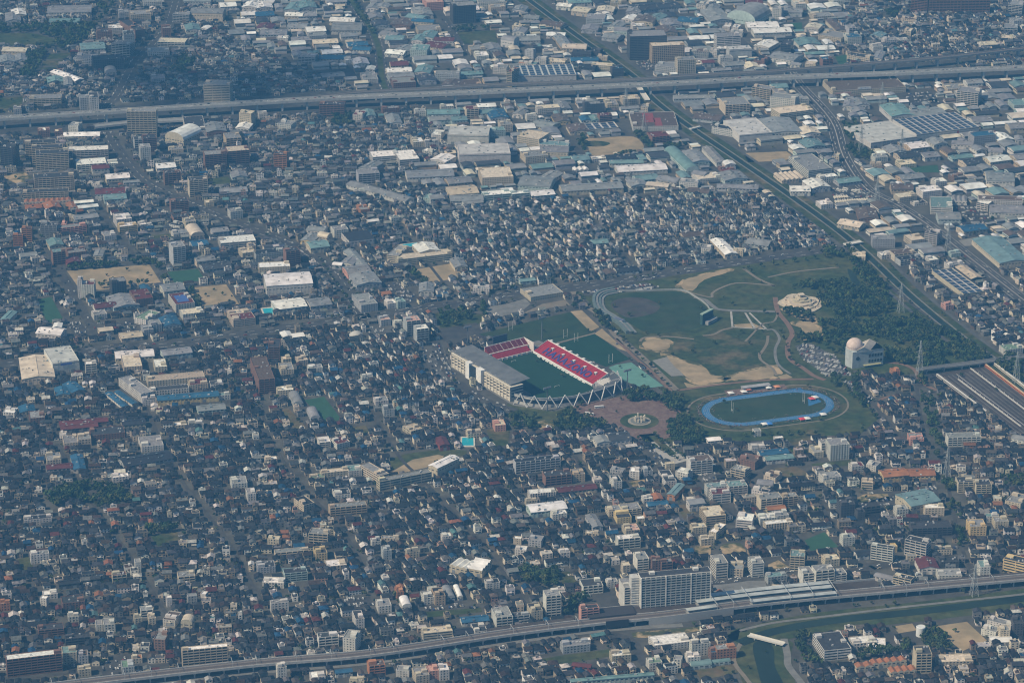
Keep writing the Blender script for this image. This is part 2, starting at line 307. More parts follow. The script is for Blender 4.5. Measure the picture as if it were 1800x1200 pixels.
# ---- fields, yards and courts
SHEETS = [
 # name, tile, points, material, z, smooth
 ('schoolyard', (0, 300, 4.), [(470, 705), (600, 695), (1050, 660), (1140, 800), (900, 815), (700, 840), (540, 805)], 'sand', 0),
 ('schoolyard', (0, 300, 4.), [(1315, 825), (1590, 800), (1690, 950), (1420, 970)], 'sand', 0),
 ('schoolyard', (450, 300, 4.), [(1090, 700), (1390, 650), (1455, 740), (1230, 795)], 'sand', 0),
 ('schoolyard', (450, 600, 4.), [(955, 915), (1100, 830), (1280, 795), (1330, 808), (1200, 885), (1000, 930)], 'sand', 0),
 ('ballfield', (900, 0, 4.), [(500, 985), (620, 972), (850, 962), (928, 1035), (860, 1085), (700, 1095), (530, 1085)], 'sand', 5),
 ('sand_lot', (1350, 0, 4.), [(-170, 1078), (130, 1065), (185, 1110), (100, 1132), (-140, 1142)], 'sand', 0),
 ('sand_field', t8, [(960, 870), (1165, 840), (1282, 950), (1140, 1012)], 'sand', 0),
 ('sand_lot', t8, [(735, 868), (845, 850), (872, 890), (765, 908)], 'sand', 0),
 ('sand_lot', t8, [(0, 505), (60, 480), (125, 520), (100, 560), (0, 555)], 'sand_patch', 0),
 ('sand_lot', t8, [(510, 640), (620, 610), (640, 650), (560, 665)], 'sand_patch', 0),
 ('vacant_lot', t8, [(510, 120), (560, 95), (700, 90), (720, 130), (540, 150)], 'sand_patch', 0),
 ('vacant_lot', (900, 900, 4.), [(1280, 240), (1400, 232), (1395, 315), (1300, 300)], 'sand_patch', 0),
 ('vacant_lot', (900, 900, 4.), [(1470, 232), (1600, 215), (1640, 290), (1500, 300)], 'sand_patch', 4),
 ('vacant_lot', (900, 900, 4.), [(840, 845), (1000, 830), (1330, 800), (1330, 830), (1000, 880), (850, 880)], 'sand_patch', 0),
 ('vacant_lot', (900, 900, 4.), [(310, 420), (400, 415), (470, 510), (390, 540), (340, 480)], 'grass_rough', 0),
 ('vacant_lot', (900, 760, 4.), [(1150, 510), (1240, 500), (1300, 570), (1210, 605)], 'soil', 0),
 ('vacant_lot', (900, 760, 4.), [(820, 345), (930, 330), (945, 365), (850, 380)], 'sand_patch', 0),
 ('field', (1100, 640, 4.), [(1110, 470), (1400, 455), (1400, 500), (1180, 570), (1110, 520)], 'grass_rough', 0),
 ('crop_field', (1100, 640, 4.), [(1040, 730), (1200, 720), (1310, 780), (1130, 820)], 'soil', 0),
 ('field', (1100, 640, 4.), [(1300, 700), (1590, 670), (1590, 710), (1330, 730)], 'grass', 0),
 ('sand_lot', (1350, 200, 4.), [(1340, 890), (1480, 865), (1420, 930), (1380, 930)], 'gravel', 0),
 ('turf_field', (0, 300, 4.), [(1175, 712), (1390, 690), (1445, 770), (1230, 792)], 'court_green', 0),
 ('turf_field', (0, 300, 4.), [(262, 905), (360, 888), (455, 1062), (330, 1068)], 'court_green', 0),
 ('rice_field', (450, 600, 4.), [(340, 412), (480, 388), (605, 552), (490, 562)], 'court_green', 0),
 ('crop_field', (450, 600, 4.), [(170, 480), (230, 470), (355, 605), (270, 620)], 'soil', 0),
 ('field', (450, 600, 4.), [(670, 600), (770, 590), (800, 640), (700, 650)], 'grass_rough', 0),
 ('grass_bank', (450, 600, 4.), [(940, 830), (1050, 790), (1280, 760), (1480, 765), (1480, 800), (1330, 808), (1280, 793), (1100, 828), (960, 905)], 'grass', 0),
 ('allotment', (450, 600, 4.), [(1620, 620), (1790, 600), (1770, 730), (1660, 740)], 'grass_rough', 0),
 ('turf_field', t8, [(215, 362), (330, 315), (412, 402), (250, 425)], 'court_green', 0),
 ('rice_field', (1350, 200, 4.), [(960, 380), (1190, 360), (1205, 412), (1000, 415)], 'court_green', 0),
 ('rice_field', (450, 0, 4.), [(1400, 230), (1680, 215), (1700, 300), (1450, 312)], 'grass', 0),
 ('rice_field', (1350, 0, 4.), [(470, 400), (550, 385), (590, 440), (500, 455)], 'court_green', 0),
 ('rice_field', (1350, 0, 4.), [(150, 165), (240, 160), (240, 205), (180, 210)], 'court_green', 0),
 ('golf_green', (0, 0, 4.), [(-80, 240), (120, 235), (250, 240), (400, 285), (380, 310), (200, 318), (-80, 325)], 'grass', 4),
 ('tennis_court', (0, 0, 4.), [(345, 382), (510, 372), (450, 415), (330, 420)], 'grass_rough', 0),
 ('tennis_court', (0, 0, 4.), [(305, 430), (440, 422), (425, 462), (290, 464)], 'grass_rough', 0),
 ('tennis_court', (0, 0, 4.), [(285, 478), (400, 470), (380, 500), (270, 508)], 'grass_rough', 0),
 ('field', (0, 0, 4.), [(0, 690), (160, 680), (150, 760), (0, 790)], 'grass_rough', 0),
 ('sand_lot', (0, 300, 4.), [(20, 40), (170, 10), (240, 60), (140, 100), (60, 70)], 'sand_patch', 0),
 ('grass_lot', (0, 300, 4.), [(1060, 455), (1190, 445), (1210, 480), (1110, 500)], 'grass', 0),
 ('grass_lot', (0, 300, 4.), [(1460, 60), (1600, 40), (1640, 90), (1480, 110)], 'grass', 0),
 ('grass_lot', (0, 900, 4.), [(1060, 170), (1240, 130), (1270, 190), (1110, 240)], 'grass_rough', 0),
 ('grass_lot', (0, 900, 4.), [(120, 330), (200, 310), (235, 390), (160, 410)], 'grass', 0),
 ('field', (900, 900, 4.), [(200, 1030), (380, 1000), (690, 960), (700, 1010), (400, 1060), (260, 1070)], 'grass', 0),
 ('field', (900, 900, 4.), [(1280, 1110), (1600, 1050), (1660, 1110), (1330, 1180)], 'soil', 0),
 ('field', (900, 900, 4.), [(1530, 840), (1600, 810), (1640, 870), (1580, 910)], 'grass', 0),
 ('field', (900, 900, 4.), [(1500, 860), (1640, 800), (1660, 850), (1590, 930)], 'grass', 0),
 ('grass_strip', (450, 900, 4.), [(1180, 700), (1580, 670), (1590, 700), (1200, 740)], 'grass', 0),
 ('parking_lot', (450, 900, 4.), [(1180, 630), (1440, 610), (1460, 660), (1190, 700)], 'asphalt', 0),
 ('parking_lot', (0, 900, 4.), [(700, 1060), (900, 1020), (960, 1100), (730, 1170)], 'asphalt', 0),
 ('parking_lot', (450, 900, 4.), [(600, 620), (800, 590), (830, 650), (620, 680)], 'asphalt', 0),
 ('parking_lot', (900, 760, 4.), [(940, 140), (1000, 110), (1090, 210), (1000, 230)], 'asphalt', 0),
 ('parking_lot', t8, [(520, 150), (980, 40), (1000, 90), (820, 130), (560, 190)], 'asphalt', 0),
 ('parking_lot', (1100, 640, 4.), [(490, 780), (780, 740), (800, 780), (520, 830)], 'asphalt_light', 0),
 ('parking_lot', (1350, 200, 4.), [(440, 530), (700, 520), (740, 600), (470, 640)], 'asphalt', 0),
 ('parking_lot', (1350, 200, 4.), [(1300, 650), (1460, 640), (1640, 760), (1440, 770)], 'asphalt', 0),
 ('parking_lot', (450, 300, 4.), [(870, 790), (980, 780), (1150, 900), (1020, 960)], 'asphalt', 0),
 ('parking_lot', (450, 600, 4.), [(1130, 50), (1310, 20), (1380, 200), (1440, 300), (1290, 290)], 'asphalt_light', 0),
 ('parking_lot', (450, 300, 4.), [(800, 1100), (970, 1080), (960, 1160), (790, 1170)], 'asphalt_light', 0),
 ('parking_lot', (0, 300, 4.), [(470, 1080), (560, 1060), (640, 1150), (540, 1180)], 'asphalt', 0),
 ('parking_lot', (0, 300, 4.), [(840, 1060), (930, 1050), (970, 1130), (880, 1150)], 'asphalt', 0),
 ('parking_lot', (1350, 0, 4.), [(940, 670), (1150, 640), (1200, 720), (1000, 740)], 'asphalt', 0),
 ('parking_lot', (900, 0, 4.), [(860, 440), (1000, 420), (1000, 490), (920, 500)], 'asphalt', 0),
 ('station_square', (900, 900, 4.), [(520, 560), (720, 540), (750, 640), (840, 730), (640, 740), (620, 640)], 'asphalt', 0),
 ('station_square', (900, 900, 4.), [(1400, 500), (1560, 480), (1780, 480), (1800, 560), (1620, 590), (1420, 590)], 'concrete_dark', 0),
 ('market_lot', (1350, 0, 4.), [(1130, 700), (1200, 690), (1260, 760), (1170, 760)], 'asphalt', 0),
]
for nm, t, pts, mt, sm in SHEETS: sheet(nm, poly(t, pts), .12, mt, closed_smooth=sm)
sheet('infield', smooth(poly((900, 0, 4.), [(510, 1005), (560, 992), (640, 995), (690, 1010), (640, 1030), (540, 1030)]), 5, True), .2, 'grass_rough')
# ---- the sports park
sheet('park_lawn', poly((0, 0, 1.), [(1012, 512), (1060, 520), (1130, 492), (1220, 480), (1440, 442), (1490, 436), (1500, 445), (1560, 505), (1625, 560), (1690, 615), (1735, 645), (1640, 655), (1560, 660), (1500, 650), (1500, 690), (1545, 735), (1510, 765), (1420, 772), (1300, 775), (1236, 768), (1200, 780), (1170, 778), (1165, 740), (1120, 700), (1185, 690), (1150, 640), (1105, 600), (1060, 560), (1030, 525)]), .06, 'grass', occ=4)
for pts, sm in [
 ([(525, 645), (600, 622), (690, 640), (700, 690), (620, 702), (530, 682)], 4), ([(690, 740), (820, 785), (930, 820), (1000, 875), (1085, 885), (925, 922), (850, 902), (755, 825)], 4),
 ([(1140, 892), (1210, 860), (1330, 835), (1420, 822), (1445, 880), (1350, 908), (1180, 908)], 4), ([(1470, 885), (1530, 868), (1575, 895), (1490, 908)], 0),
 ([(790, 255), (830, 200), (900, 185), (1080, 145), (1105, 160), (950, 205), (870, 282)], 3), ([(10, 430), (90, 420), (215, 540), (150, 572)], 0), ([(178, 585), (232, 550), (410, 712), (350, 692)], 0),
 ([(1160, 522), (1280, 512), (1292, 552), (1172, 542)], 0), ([(1290, 508), (1375, 552), (1310, 557)], 0), ([(808, 928), (890, 948), (1100, 930), (1090, 942), (870, 966), (830, 965)], 0),
 ([(1490, 410), (1600, 400), (1690, 450), (1700, 490), (1620, 480), (1540, 440)], 4), ([(1590, 520), (1700, 500), (1760, 570), (1720, 610), (1640, 610), (1650, 560)], 4)]:
    sheet('sand_patch', poly(PARK, pts), .21, 'sand', closed_smooth=sm, wob=1.2 if sm else 0)
    P_ = np.array(poly(PARK, pts)); P_ = P_.mean(0) + (P_ - P_.mean(0)) * 1.32
    if sm: sheet('worn_grass', [tuple(p) for p in P_], .17, 'sand_patch', closed_smooth=sm, wob=2)
sheet('meadow', poly(PARK, [(500, 640), (560, 610), (700, 610), (880, 620), (1000, 590), (1130, 560), (1380, 570), (1410, 620), (1360, 700), (1370, 780), (1450, 850), (1440, 900), (1000, 930), (860, 920), (790, 880), (700, 750), (600, 720), (520, 700)]), .13, 'grass_rough', closed_smooth=3)
sheet('gravel_lot', poly(PARK, [(585, 775), (690, 748), (810, 880), (720, 885)]), .2, 'gravel')
sheet('outfield', poly(PARK, [(300, 350), (380, 315), (470, 298), (650, 292), (780, 290), (870, 330), (960, 400), (1000, 480), (960, 520), (850, 560), (700, 580), (560, 580), (470, 540), (350, 450)]), .18, 'turf_light', closed_smooth=3)
sheet('ball_infield', poly(PARK, [(295, 375), (340, 345), (450, 330), (560, 345), (640, 390), (600, 440), (480, 470), (400, 470), (320, 420)]), .24, 'infield', closed_smooth=4)
sheet('pond', poly(PARK2, [(560, 130), (610, 160), (640, 215), (700, 260), (650, 262), (600, 235), (575, 190)]), .2, 'water', closed_smooth=4)
for pts, wd, mt in [
 ([(1450, 330), (1470, 430), (1540, 520), (1570, 590), (1540, 650), (1550, 760), (1650, 830), (1720, 880), (1800, 912)], 7, 'path_red'),
 ([(2220, 790), (2330, 797), (2430, 840), (2480, 930), (2590, 985)], 6, 'path_red'), ([(2180, 1090), (2200, 1045), (2300, 1020), (2420, 1010)], 5, 'path_red'),
 ([(30, 290), (120, 390), (250, 480), (330, 600), (480, 720), (620, 850), (760, 985)], 9, 'path'), ([(330, 620), (470, 760), (600, 870), (720, 990)], 5, 'path_red'),
 ([(940, 600), (1020, 590), (1080, 560), (1150, 545)], 4, 'path'), ([(500, 640), (540, 612), (700, 607), (880, 625)], 4, 'path'), ([(760, 985), (900, 965), (1130, 935), (1400, 912), (1720, 905)], 5, 'path_red'),
 ([(1390, 560), (1440, 560), (1480, 620), (1450, 700), (1470, 800), (1560, 870)], 4, 'concrete_dark'), ([(1340, 720), (1350, 770), (1430, 830), (1460, 880)], 4, 'path'), ([(1400, 600), (1390, 660), (1345, 730)], 4, 'path'),
 ([(880, 330), (960, 350), (1010, 390), (1090, 420), (1450, 430)], 7, 'concrete_dark'), ([(770, 280), (900, 310), (1000, 330), (1010, 300), (1080, 260), (1200, 230), (1450, 250)], 4, 'path'),
 ([(1230, 130), (1300, 180), (1350, 210), (1450, 252)], 5, 'path'), ([(1400, 190), (1600, 150), (1900, 120)], 4, 'path'), ([(1140, 430), (1150, 540)], 3, 'concrete'), ([(1150, 540), (1390, 555)], 3, 'concrete'), ([(1240, 440), (1310, 555)], 3, 'concrete'), ([(1270, 440), (1390, 555)], 3, 'concrete'),
 ([(1470, 440), (1440, 500), (1360, 520), (1280, 600), (1240, 640)], 3, 'path')]:
    strip('footpath', tile(*PARK, pts), wd, .27, mt, occ=4)
# parking lots of the park
sheet('parking_lot', poly(PARK2, [(190, 670), (300, 650), (480, 750), (590, 880), (420, 890), (240, 760)]), .16, 'asphalt_light', occ=5)
sheet('parking_lot', poly(PARK2, [(520, 920), (580, 915), (740, 1050), (690, 1080), (600, 1000)]), .16, 'asphalt_light', occ=5)
sheet('parking_lot', poly(PARK, [(90, 290), (180, 270), (540, 225), (640, 260), (500, 290), (300, 300), (110, 320)]), .16, 'asphalt', occ=5)
sheet('plaza', poly((0, 0, 1.), [(998, 716), (1075, 700), (1130, 692), (1168, 700), (1195, 722), (1206, 742), (1190, 762), (1150, 776), (1122, 772), (1078, 748), (1032, 730)]), .18, 'plaza', occ=5, closed_smooth=4)
sheet('promenade', poly((900, 760, 4.), [(890, 15), (1010, 5), (1240, 195), (1150, 220), (1085, 205)]), .18, 'concrete', occ=5)
sheet('promenade_bed', poly((900, 760, 4.), [(960, 25), (1010, 20), (1160, 150), (1110, 165)]), .25, 'grass_rough', occ=5)
sheet('stadium_apron', poly(T_S, [(60, 250), (330, 200), (400, 300), (180, 380), (60, 330)]), .1, 'asphalt', occ=5)
sheet('forecourt', poly(T_S, [(560, 810), (900, 870), (1050, 850), (1200, 960), (900, 1010), (600, 900)]), .1, 'grass', occ=5)
sheet('garden_bed', poly(T_S, [(780, 960), (860, 930), (950, 930), (900, 990), (820, 1005)]), .2, 'sand_patch', occ=5, closed_smooth=3)
sheet('allotment', poly(T_S, [(380, 90), (560, 60), (700, 20), (740, 60), (620, 160), (440, 150)]), .12, 'concrete_dark', occ=5)
sheet('grass_bank', poly(T_S, [(20, 130), (200, 110), (420, 150), (300, 250), (60, 240)]), .08, 'grass_rough', occ=5)
sheet('pavilion_yard', poly(T_S, [(640, 150), (820, 100), (1040, 70), (1000, 30), (830, 60)]), .14, 'path', occ=5)
# rail yard
sheet('rail_yard', poly((0, 0, 1.), [(1632, 660), (1735, 641), (1830, 700), (1830, 775), (1786, 762), (1740, 726), (1700, 706)]), .1, 'ballast', occ=6)
# ================================================================== RUGBY STADIUM
_p1, _p2 = G(902, 636), G(980, 681)
SC = (_p1 + _p2)[:2] / 2; _n = (_p1 - _p2)[:2]; _n /= np.linalg.norm(_n); _e = np.array([_n[1], -_n[0]])
SROT = math.atan2(_e[1], _e[0])          # local x = across the pitch, local y = along it
def SL(e, n): return tuple(SC + _e * e + _n * n)
def SP(pts): return [SL(*p) for p in pts]
raster(SP([(-84, -76), (-62, -100), (-25, -124), (25, -126), (75, -112), (86, -60), (80, 100), (40, 100), (-20, 100), (-84, 92)]), OCC, 7)
sheet('concourse', SP([(-82, -70), (-58, -104), (-25, -120), (25, -124), (74, -108), (80, -60), (72, 100), (-20, 100), (-80, 90)]), .14, 'concrete_dark', occ=7)
sheet('pitch', SP([(-44, -70), (-36, -84), (0, -92), (36, -86), (42, -72), (40, 66), (-42, 64)]), .3, 'turf', occ=7)
def lines(pts, z=.36, wd=.3):
    m = MB()
    for a, b in pts:
        a, b = np.array(a, float), np.array(b, float); d = b - a; d /= np.linalg.norm(d); n = np.array([-d[1], d[0]]) * wd
        m.face([(*(a - n), z), (*(b - n), z), (*(b + n), z), (*(a + n), z)])
    o = m.build('pitch_lines', 'white_paint'); o['kind'] = 'structure'
0 and lines([(SL(-34, -50), SL(-34, 50)), (SL(34, -50), SL(34, 50)), (SL(-34, 50), SL(34, 50)), (SL(-34, -50), SL(34, -50)), (SL(-34, 0), SL(34, 0)), (SL(-34, 22), SL(34, 22)), (SL(-34, -22), SL(34, -22))], wd=.12)
stad = empty('rugby_stadium', (*SC, 0), SROT)
tag(stad, 'rugby stadium with grey-roofed main stand, red seat stand and white zigzag truss', 'stadium')
CREAM, WHT, GRY, RED, DRED = (.62, .57, .47), (.74, .73, .70), (.30, .31, .32), (.36, .022, .040), (.19, .022, .032)
def part(name, m, mats='plain', parent=stad): return m.build(name, mats, parent)
# --- main stand (left side of the pitch)
ms = MB(); ms.box(-78, -56, -58, 84, 0, 4.2, CREAM); ms.box(-76.5, -58, -58, 84, 4.2, 19.5, (.10, .10, .11))
main = part('main_stand', ms, 'wall')
for k, z in enumerate((4.2, 8.4, 12.6, 16.8, 19.6)):
    q = MB(); q.box(-78.6, -58, -58.5, 84.5, z - .5, z + .7, CREAM); part('floor_slab', q, 'wall', main)
for k in range(19):
    n = -58 + k * 7.9; q = MB(); q.box(-79, -76.8, n - .5, n + .5, 0, 20, CREAM); part('column', q, 'wall', main)
for n0, n1, c, h in ((34, 43, WHT, 23), (5, 17, WHT, 23)):
    q = MB(); q.box(-83, -76, n0, n1, 0, h, c); part('stair_tower', q, 'wall', main)
q = MB(); q.box(-81, -76, 17, 34, 0, 20); part('glazed_hall', q, 'glass', main)
q = MB()
for k in range(24):
    e0 = -44 - k * 1.15; q.box(e0 - 1.15, e0, -56, 82, 0 if k == 0 else 1.5, 2 + k * .62, (.13, .13, .15))
part('seat_tier', q, 'plain', main)
q = MB()
a = [(-76, -55, 22.2), (-45, -55, 24.6), (-45, 86, 24.6), (-76, 86, 22.2)]
q.face(a, (.14, .145, .15)); q.face([(x, y, z - .9) for x, y, z in a][::-1], (.14, .145, .15))
for i in range(4):
    b, c = a[i], a[(i + 1) % 4]; q.face([(b[0], b[1], b[2] - .9), (c[0], c[1], c[2] - .9), c, b], (.25, .26, .26))
rf = part('roof', q, 'sheet_metal', main)
for k in range(12):
    n = -52 + k * 12; q = MB(); q.beam((-76.5, n, 19.5), (-74, n, 22.6), .35, WHT); q.beam((-78.5, n, 20), (-70, n, 22.4), .3, WHT); part('roof_strut', q, 'plain', main)
for k in range(9):
    n = -48 + k * 16; q = MB(); q.beam((-56, n, 19), (-47, n, 23.4), .3, WHT); part('roof_strut', q, 'plain', main)
q = MB(); q.box(-76, -72, 60, 84, 19.6, 22, (.2, .2, .21)); part('equipment_room', q, 'plain', main)
# --- red seat stand with the name in blue
east = MB(); NR = 22
for k in range(NR):
    e0 = 42 + k * 1.05; east.box(e0, e0 + 1.05 + (.6 if k == NR - 1 else 0), -74, 66, 0 if k == NR - 1 else 1.0, 2.6 + k * .44, RED)
es = part('seat_stand', east, 'plain')
q = MB(); q.box(40.2, 42, -75, 67, 0, 2.5, WHT); part('front_wall', q, 'wall', es)
q = MB(); q.box(65.9, 67, -75, 67, 0, 12.8, WHT); part('back_wall', q, 'wall', es)
for k in range(9):
    n = -62 + k * 15.4; q = MB(); q.box(66, 69.5, n - 2, n + 2, 0, 13.6, WHT); part('buttress', q, 'wall', es)
for k in range(13):
    n = -66 + k * 10.6; q = MB()
    for j in range(NR): e0 = 42 + j * 1.05; q.box(e0 - .03, e0 + 1.05, n - .45, n + .45, 2.7 + j * .44, 2.7 + j * .44 + .06, DRED)
    part('aisle', q, 'plain', es)
for k in range(5):
    n = -60 + k * 25.4; q = MB(); q.box(55, 58.5, n - 1.8, n + 1.8, 8, 11.2, WHT); q.box(54.6, 55, n - 1.2, n + 1.2, 8, 10.6, (.05, .05, .06)); part('stair_mouth', q, 'wall', es)
for n in (-75.4, 66.4):
    q = MB()
    for j in range(NR): e0 = 42 + j * 1.05; q.box(e0, e0 + 1.05, n - .3, n + .3, 0, 3.6 + j * .44, (.55, .53, .5))
    part('end_wall', q, 'wall', es)
# white benches along the touchline
for k in range(12):
    n = -58 + k * 9.6; q = MB(); q.box(37.6, 38.8, n - 3.6, n + 3.6, 0, 1.1, WHT); part('bench', q, 'plain', es)
# letters
slope = math.atan2(.44, 1.05)
def letter(ch, n_c, size, e_base):
    cu = bpy.data.curves.new('t', 'FONT'); cu.body = ch; cu.size = size; cu.align_x = 'CENTER'; cu.offset = .022 * size; cu.resolution_u = 3
    ob = bpy.data.objects.new('t', cu); col.objects.link(ob)
    me = bpy.data.meshes.new_from_object(ob.evaluated_get(bpy.context.evaluated_depsgraph_get()))
    bpy.data.objects.remove(ob)
    co = np.empty(len(me.vertices) * 3); me.vertices.foreach_get('co', co); co = co.reshape(-1, 3)
    out = np.empty_like(co)                     # letter x -> towards the near end, letter y -> up the slope
    out[:, 0] = e_base + co[:, 1] * math.cos(slope); out[:, 1] = n_c - co[:, 0]; out[:, 2] = 2.6 + .75 + (out[:, 0] - 42) * .44 / 1.05
    me.vertices.foreach_set('co', out.ravel()); me.materials.clear(); me.materials.append(MATS['plain'])
    ca = me.color_attributes.new('Col', 'FLOAT_COLOR', 'CORNER'); n = len(me.loops)
    ca.data.foreach_set('color', np.tile(np.array([.045, .045, .22, 1], np.float32), n)); me.update()
    link('letter', me, es)
for i, ch in enumerate('HANAZONO'): letter(ch, 45.5 - i * 13.6, 16.5, 45.0)
# --- red end stand, two tiers
q = MB()
for k in range(9): n0 = 67 + k * 1.1; q.box(-18, 38, n0, n0 + 1.1, 1.5, 3.0 + k * .5, RED if k else DRED)
for k in range(9): n0 = 79 + k * 1.2; q.box(-22, 42, n0, n0 + 1.2, 3, 8.2 + k * .62, DRED)
ns = part('end_stand', q, 'plain')
q = MB(); q.box(-22, 42, 76.9, 79, 5.5, 8.0, (.5, .48, .45)); part('walkway', q, 'wall', ns)
q = MB(); q.box(-20, 40, 66.2, 67, .5, 3.0, WHT); part('front_wall', q, 'wall', ns)
q = MB(); q.box(42, 43, 66, 91, 0, 14, (.66, .64, .6)); part('side_wall', q, 'wall', ns)
q = MB(); q.box(-22, 42, 89.8, 90.6, 0, 14.2, (.6, .58, .55)); part('back_wall', q, 'wall', ns)
for k in range(8):
    e = -17 + k * 8; q = MB(); q.box(e - .4, e + .4, 65, 66.2, 0, 3, (.55, .53, .5)); part('column', q, 'wall', ns)
for k in range(7):
    e = -14 + k * 8.2; q = MB()
    for j in range(9): n0 = 79 + j * 1.2; q.box(e - .4, e + .4, n0, n0 + 1.2, 8.2 + j * .62, 8.3 + j * .62, (.5, .3, .3) if k not in (2, 4, 6) else WHT)
    part('aisle', q, 'plain', ns)
# --- curved end stand and its zigzag truss
BASE = smooth([(-78, -66), (-70, -84), (-58, -98), (-42, -108), (-22, -115), (0, -119), (22, -119), (42, -117), (58, -112), (70, -102), (76, -88), (77, -74)], 4)
INN = smooth([(-62, -62), (-58, -70), (-50, -79), (-38, -86), (-20, -91), (0, -93), (18, -92), (30, -90), (40, -86), (47, -80), (52, -74), (54, -68)], 4)
q = MB(); NT = 14; nb = len(BASE)
for k in range(NT):
    f0, f1 = k / NT, (k + 1) / NT; z0, z1 = 2.5 + 9.8 * f0, 2.5 + 9.8 * f1
    for i in range(nb - 1):
        A = [np.array(INN[j]) * (1 - f) + np.array(BASE[j]) * .97 * f for j, f in ((i, f0), (i + 1, f0), (i + 1, f1), (i, f1))]
        cc = (.10, .105, .115) if i % 6 else (.25, .25, .25)
        q.face([(*A[0], z1), (*A[1], z1), (*A[2], z1), (*A[3], z1)][::-1], cc); q.face([(*A[0], z0), (*A[1], z0), (*A[1], z1), (*A[0], z1)][::-1], cc)
cs = part('curved_stand', q, 'plain')
q = MB()
for i in range(nb - 1):
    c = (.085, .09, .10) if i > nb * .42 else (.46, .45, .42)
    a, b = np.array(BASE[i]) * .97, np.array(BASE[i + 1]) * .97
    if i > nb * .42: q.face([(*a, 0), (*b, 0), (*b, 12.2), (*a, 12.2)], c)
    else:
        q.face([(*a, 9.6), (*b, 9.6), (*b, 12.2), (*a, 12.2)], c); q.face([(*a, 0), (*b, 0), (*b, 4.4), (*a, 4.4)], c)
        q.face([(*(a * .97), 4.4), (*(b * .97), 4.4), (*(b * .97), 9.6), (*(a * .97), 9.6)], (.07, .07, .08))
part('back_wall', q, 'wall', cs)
q = MB()
for i in range(nb - 1):
    a, b = np.array(BASE[i]), np.array(BASE[i + 1]); q.beam((*a * .975, 13.4), (*b * .975, 13.4), .4, (.42, .42, .42))
part('ring_beam', q, 'plain', cs)
Lb = [0]
for i in range(nb - 1): Lb.append(Lb[-1] + np.linalg.norm(np.array(BASE[i + 1]) - BASE[i]))
def onb(s, k): return tuple(np.array([np.interp(s, Lb, [p[j] for p in BASE]) for j in (0, 1)]) * k)
NZ = 20
for k in range(NZ):
    s0, s1 = Lb[-1] * k / NZ, Lb[-1] * (k + 1) / NZ; q = MB()
    if k % 2 == 0: q.beam((*onb(s0, 1.02), 0), (*onb(s1, .985), 16.6), .85, (.56, .56, .55))
    else: q.beam((*onb(s0, .985), 16.6), (*onb(s1, 1.02), 0), .85, (.56, .56, .55))
    part('truss_member', q, 'plain', cs)
q = MB(); q.box(44, 75, -96, -76, 0, 6, (.33, .33, .34)); part('end_block', q, 'wall', cs)
for k in range(10):
    q = MB(); e = 46 + k * 3; q.box(e, e + 1.2, -94 + (k % 3), -78, 6, 8.6, (.6, .58, .55)); part('roof_fin', q, 'plain', cs)
# --- goals, board, masts
def goalposts(x, y, rz, wd, h, bar, label, name='goalposts'):
    q = MB()
    for s in (-1, 1): q.beam((s * wd / 2, 0, 0), (s * wd / 2, 0, h), .22, WHT)
    q.beam((-wd / 2, 0, bar), (wd / 2, 0, bar), .2, WHT)
    o = q.build(name, 'plain', None, (x, y, 0), rz); tag(o, label, 'goalposts'); return o
for n, lb in ((52, 'white goal at the far end of the stadium pitch by the red end stand'), (-52, 'white goal at the near end of the stadium pitch by the zigzag truss')):
    goalposts(*SL(0, n), SROT, 7.3, 2.5, 2.4, lb, 'goal')
def mast(pt, h, label, heads=(6, 2)):
    r = empty('floodlight_mast', (*pt, 0), SROT); tag(r, label, 'floodlight', 'floodlight masts')
    q = MB(); q.beam((0, 0, 0), (0, 0, h), .9, (.14, .15, .17), r2=.5, n=8); q.build('pole', 'plain', r)
    q = MB(); q.box(-heads[0], heads[0], -.5, .5, h - 1, h + 1.6, (.16, .17, .2), bottom=True)
    for j in range(6): q.box(-heads[0] + .4 + j * 2, -heads[0] + 1.6 + j * 2, -.8, -.5, h - .6, h + 1.2, (.4, .42, .45))
    q.build('lamp_rack', 'plain', r)
for (e, n), lb in zip([(-26, 126), (77, 98), (-55, -110), (66, -119)], ['dark floodlight mast on the grey apron behind the main stand roof', 'dark floodlight mast between the red stand and the rear practice pitch', 'floodlight mast rising in front of the white zigzag truss', 'floodlight mast beside the teal court at the truss end']): mast(SL(e, n), 32, lb)
sb = empty('scoreboard', (*SL(12, 104), 0), SROT); tag(sb, 'dark scoreboard on legs behind the red end stand', 'scoreboard')
q = MB(); q.box(-11.5, 11.5, -1, 1, 9, 19, (.05, .06, .08), bottom=True); q.build('screen', 'plain', sb)
for x in (-8, 8): q = MB(); q.box(x - .7, x + .7, -.7, .7, 0, 9, (.3, .3, .32)); q.build('leg', 'plain', sb)
# rear practice pitches, apron and courts
sheet('practice_pitch', SP([(16, 163), (168, 162), (152, 78), (84, 74), (72, 98), (44, 100), (20, 132)]), .2, 'turf_light', occ=7)
sheet('practice_pitch', SP([(84, 72), (151, 76), (137, -26), (94, -30), (84, 40)]), .2, 'turf', occ=7)
strip('footpath', [SL(44, 100), SL(80, 76), (SL(152, 77))], 4, .27, 'path', sm=0, world=True)
sheet('court', SP([(96, -34), (109, -32), (132, -36), (120, -126), (94, -120), (86, -83)]), .22, 'court_teal', occ=7)
for (e, n), lb in zip([(60, 150), (108, 86), (112, 66), (108, -22)], ['white rugby posts in the corner of the rear practice lawn beyond the scoreboard', 'white rugby posts on the far side of the footpath between the practice lawns', 'white rugby posts at the top of the darker practice lawn', 'white rugby posts near the teal court behind the red stand']):
    goalposts(*SL(e, n), SROT, 6, 13, 3, lb)
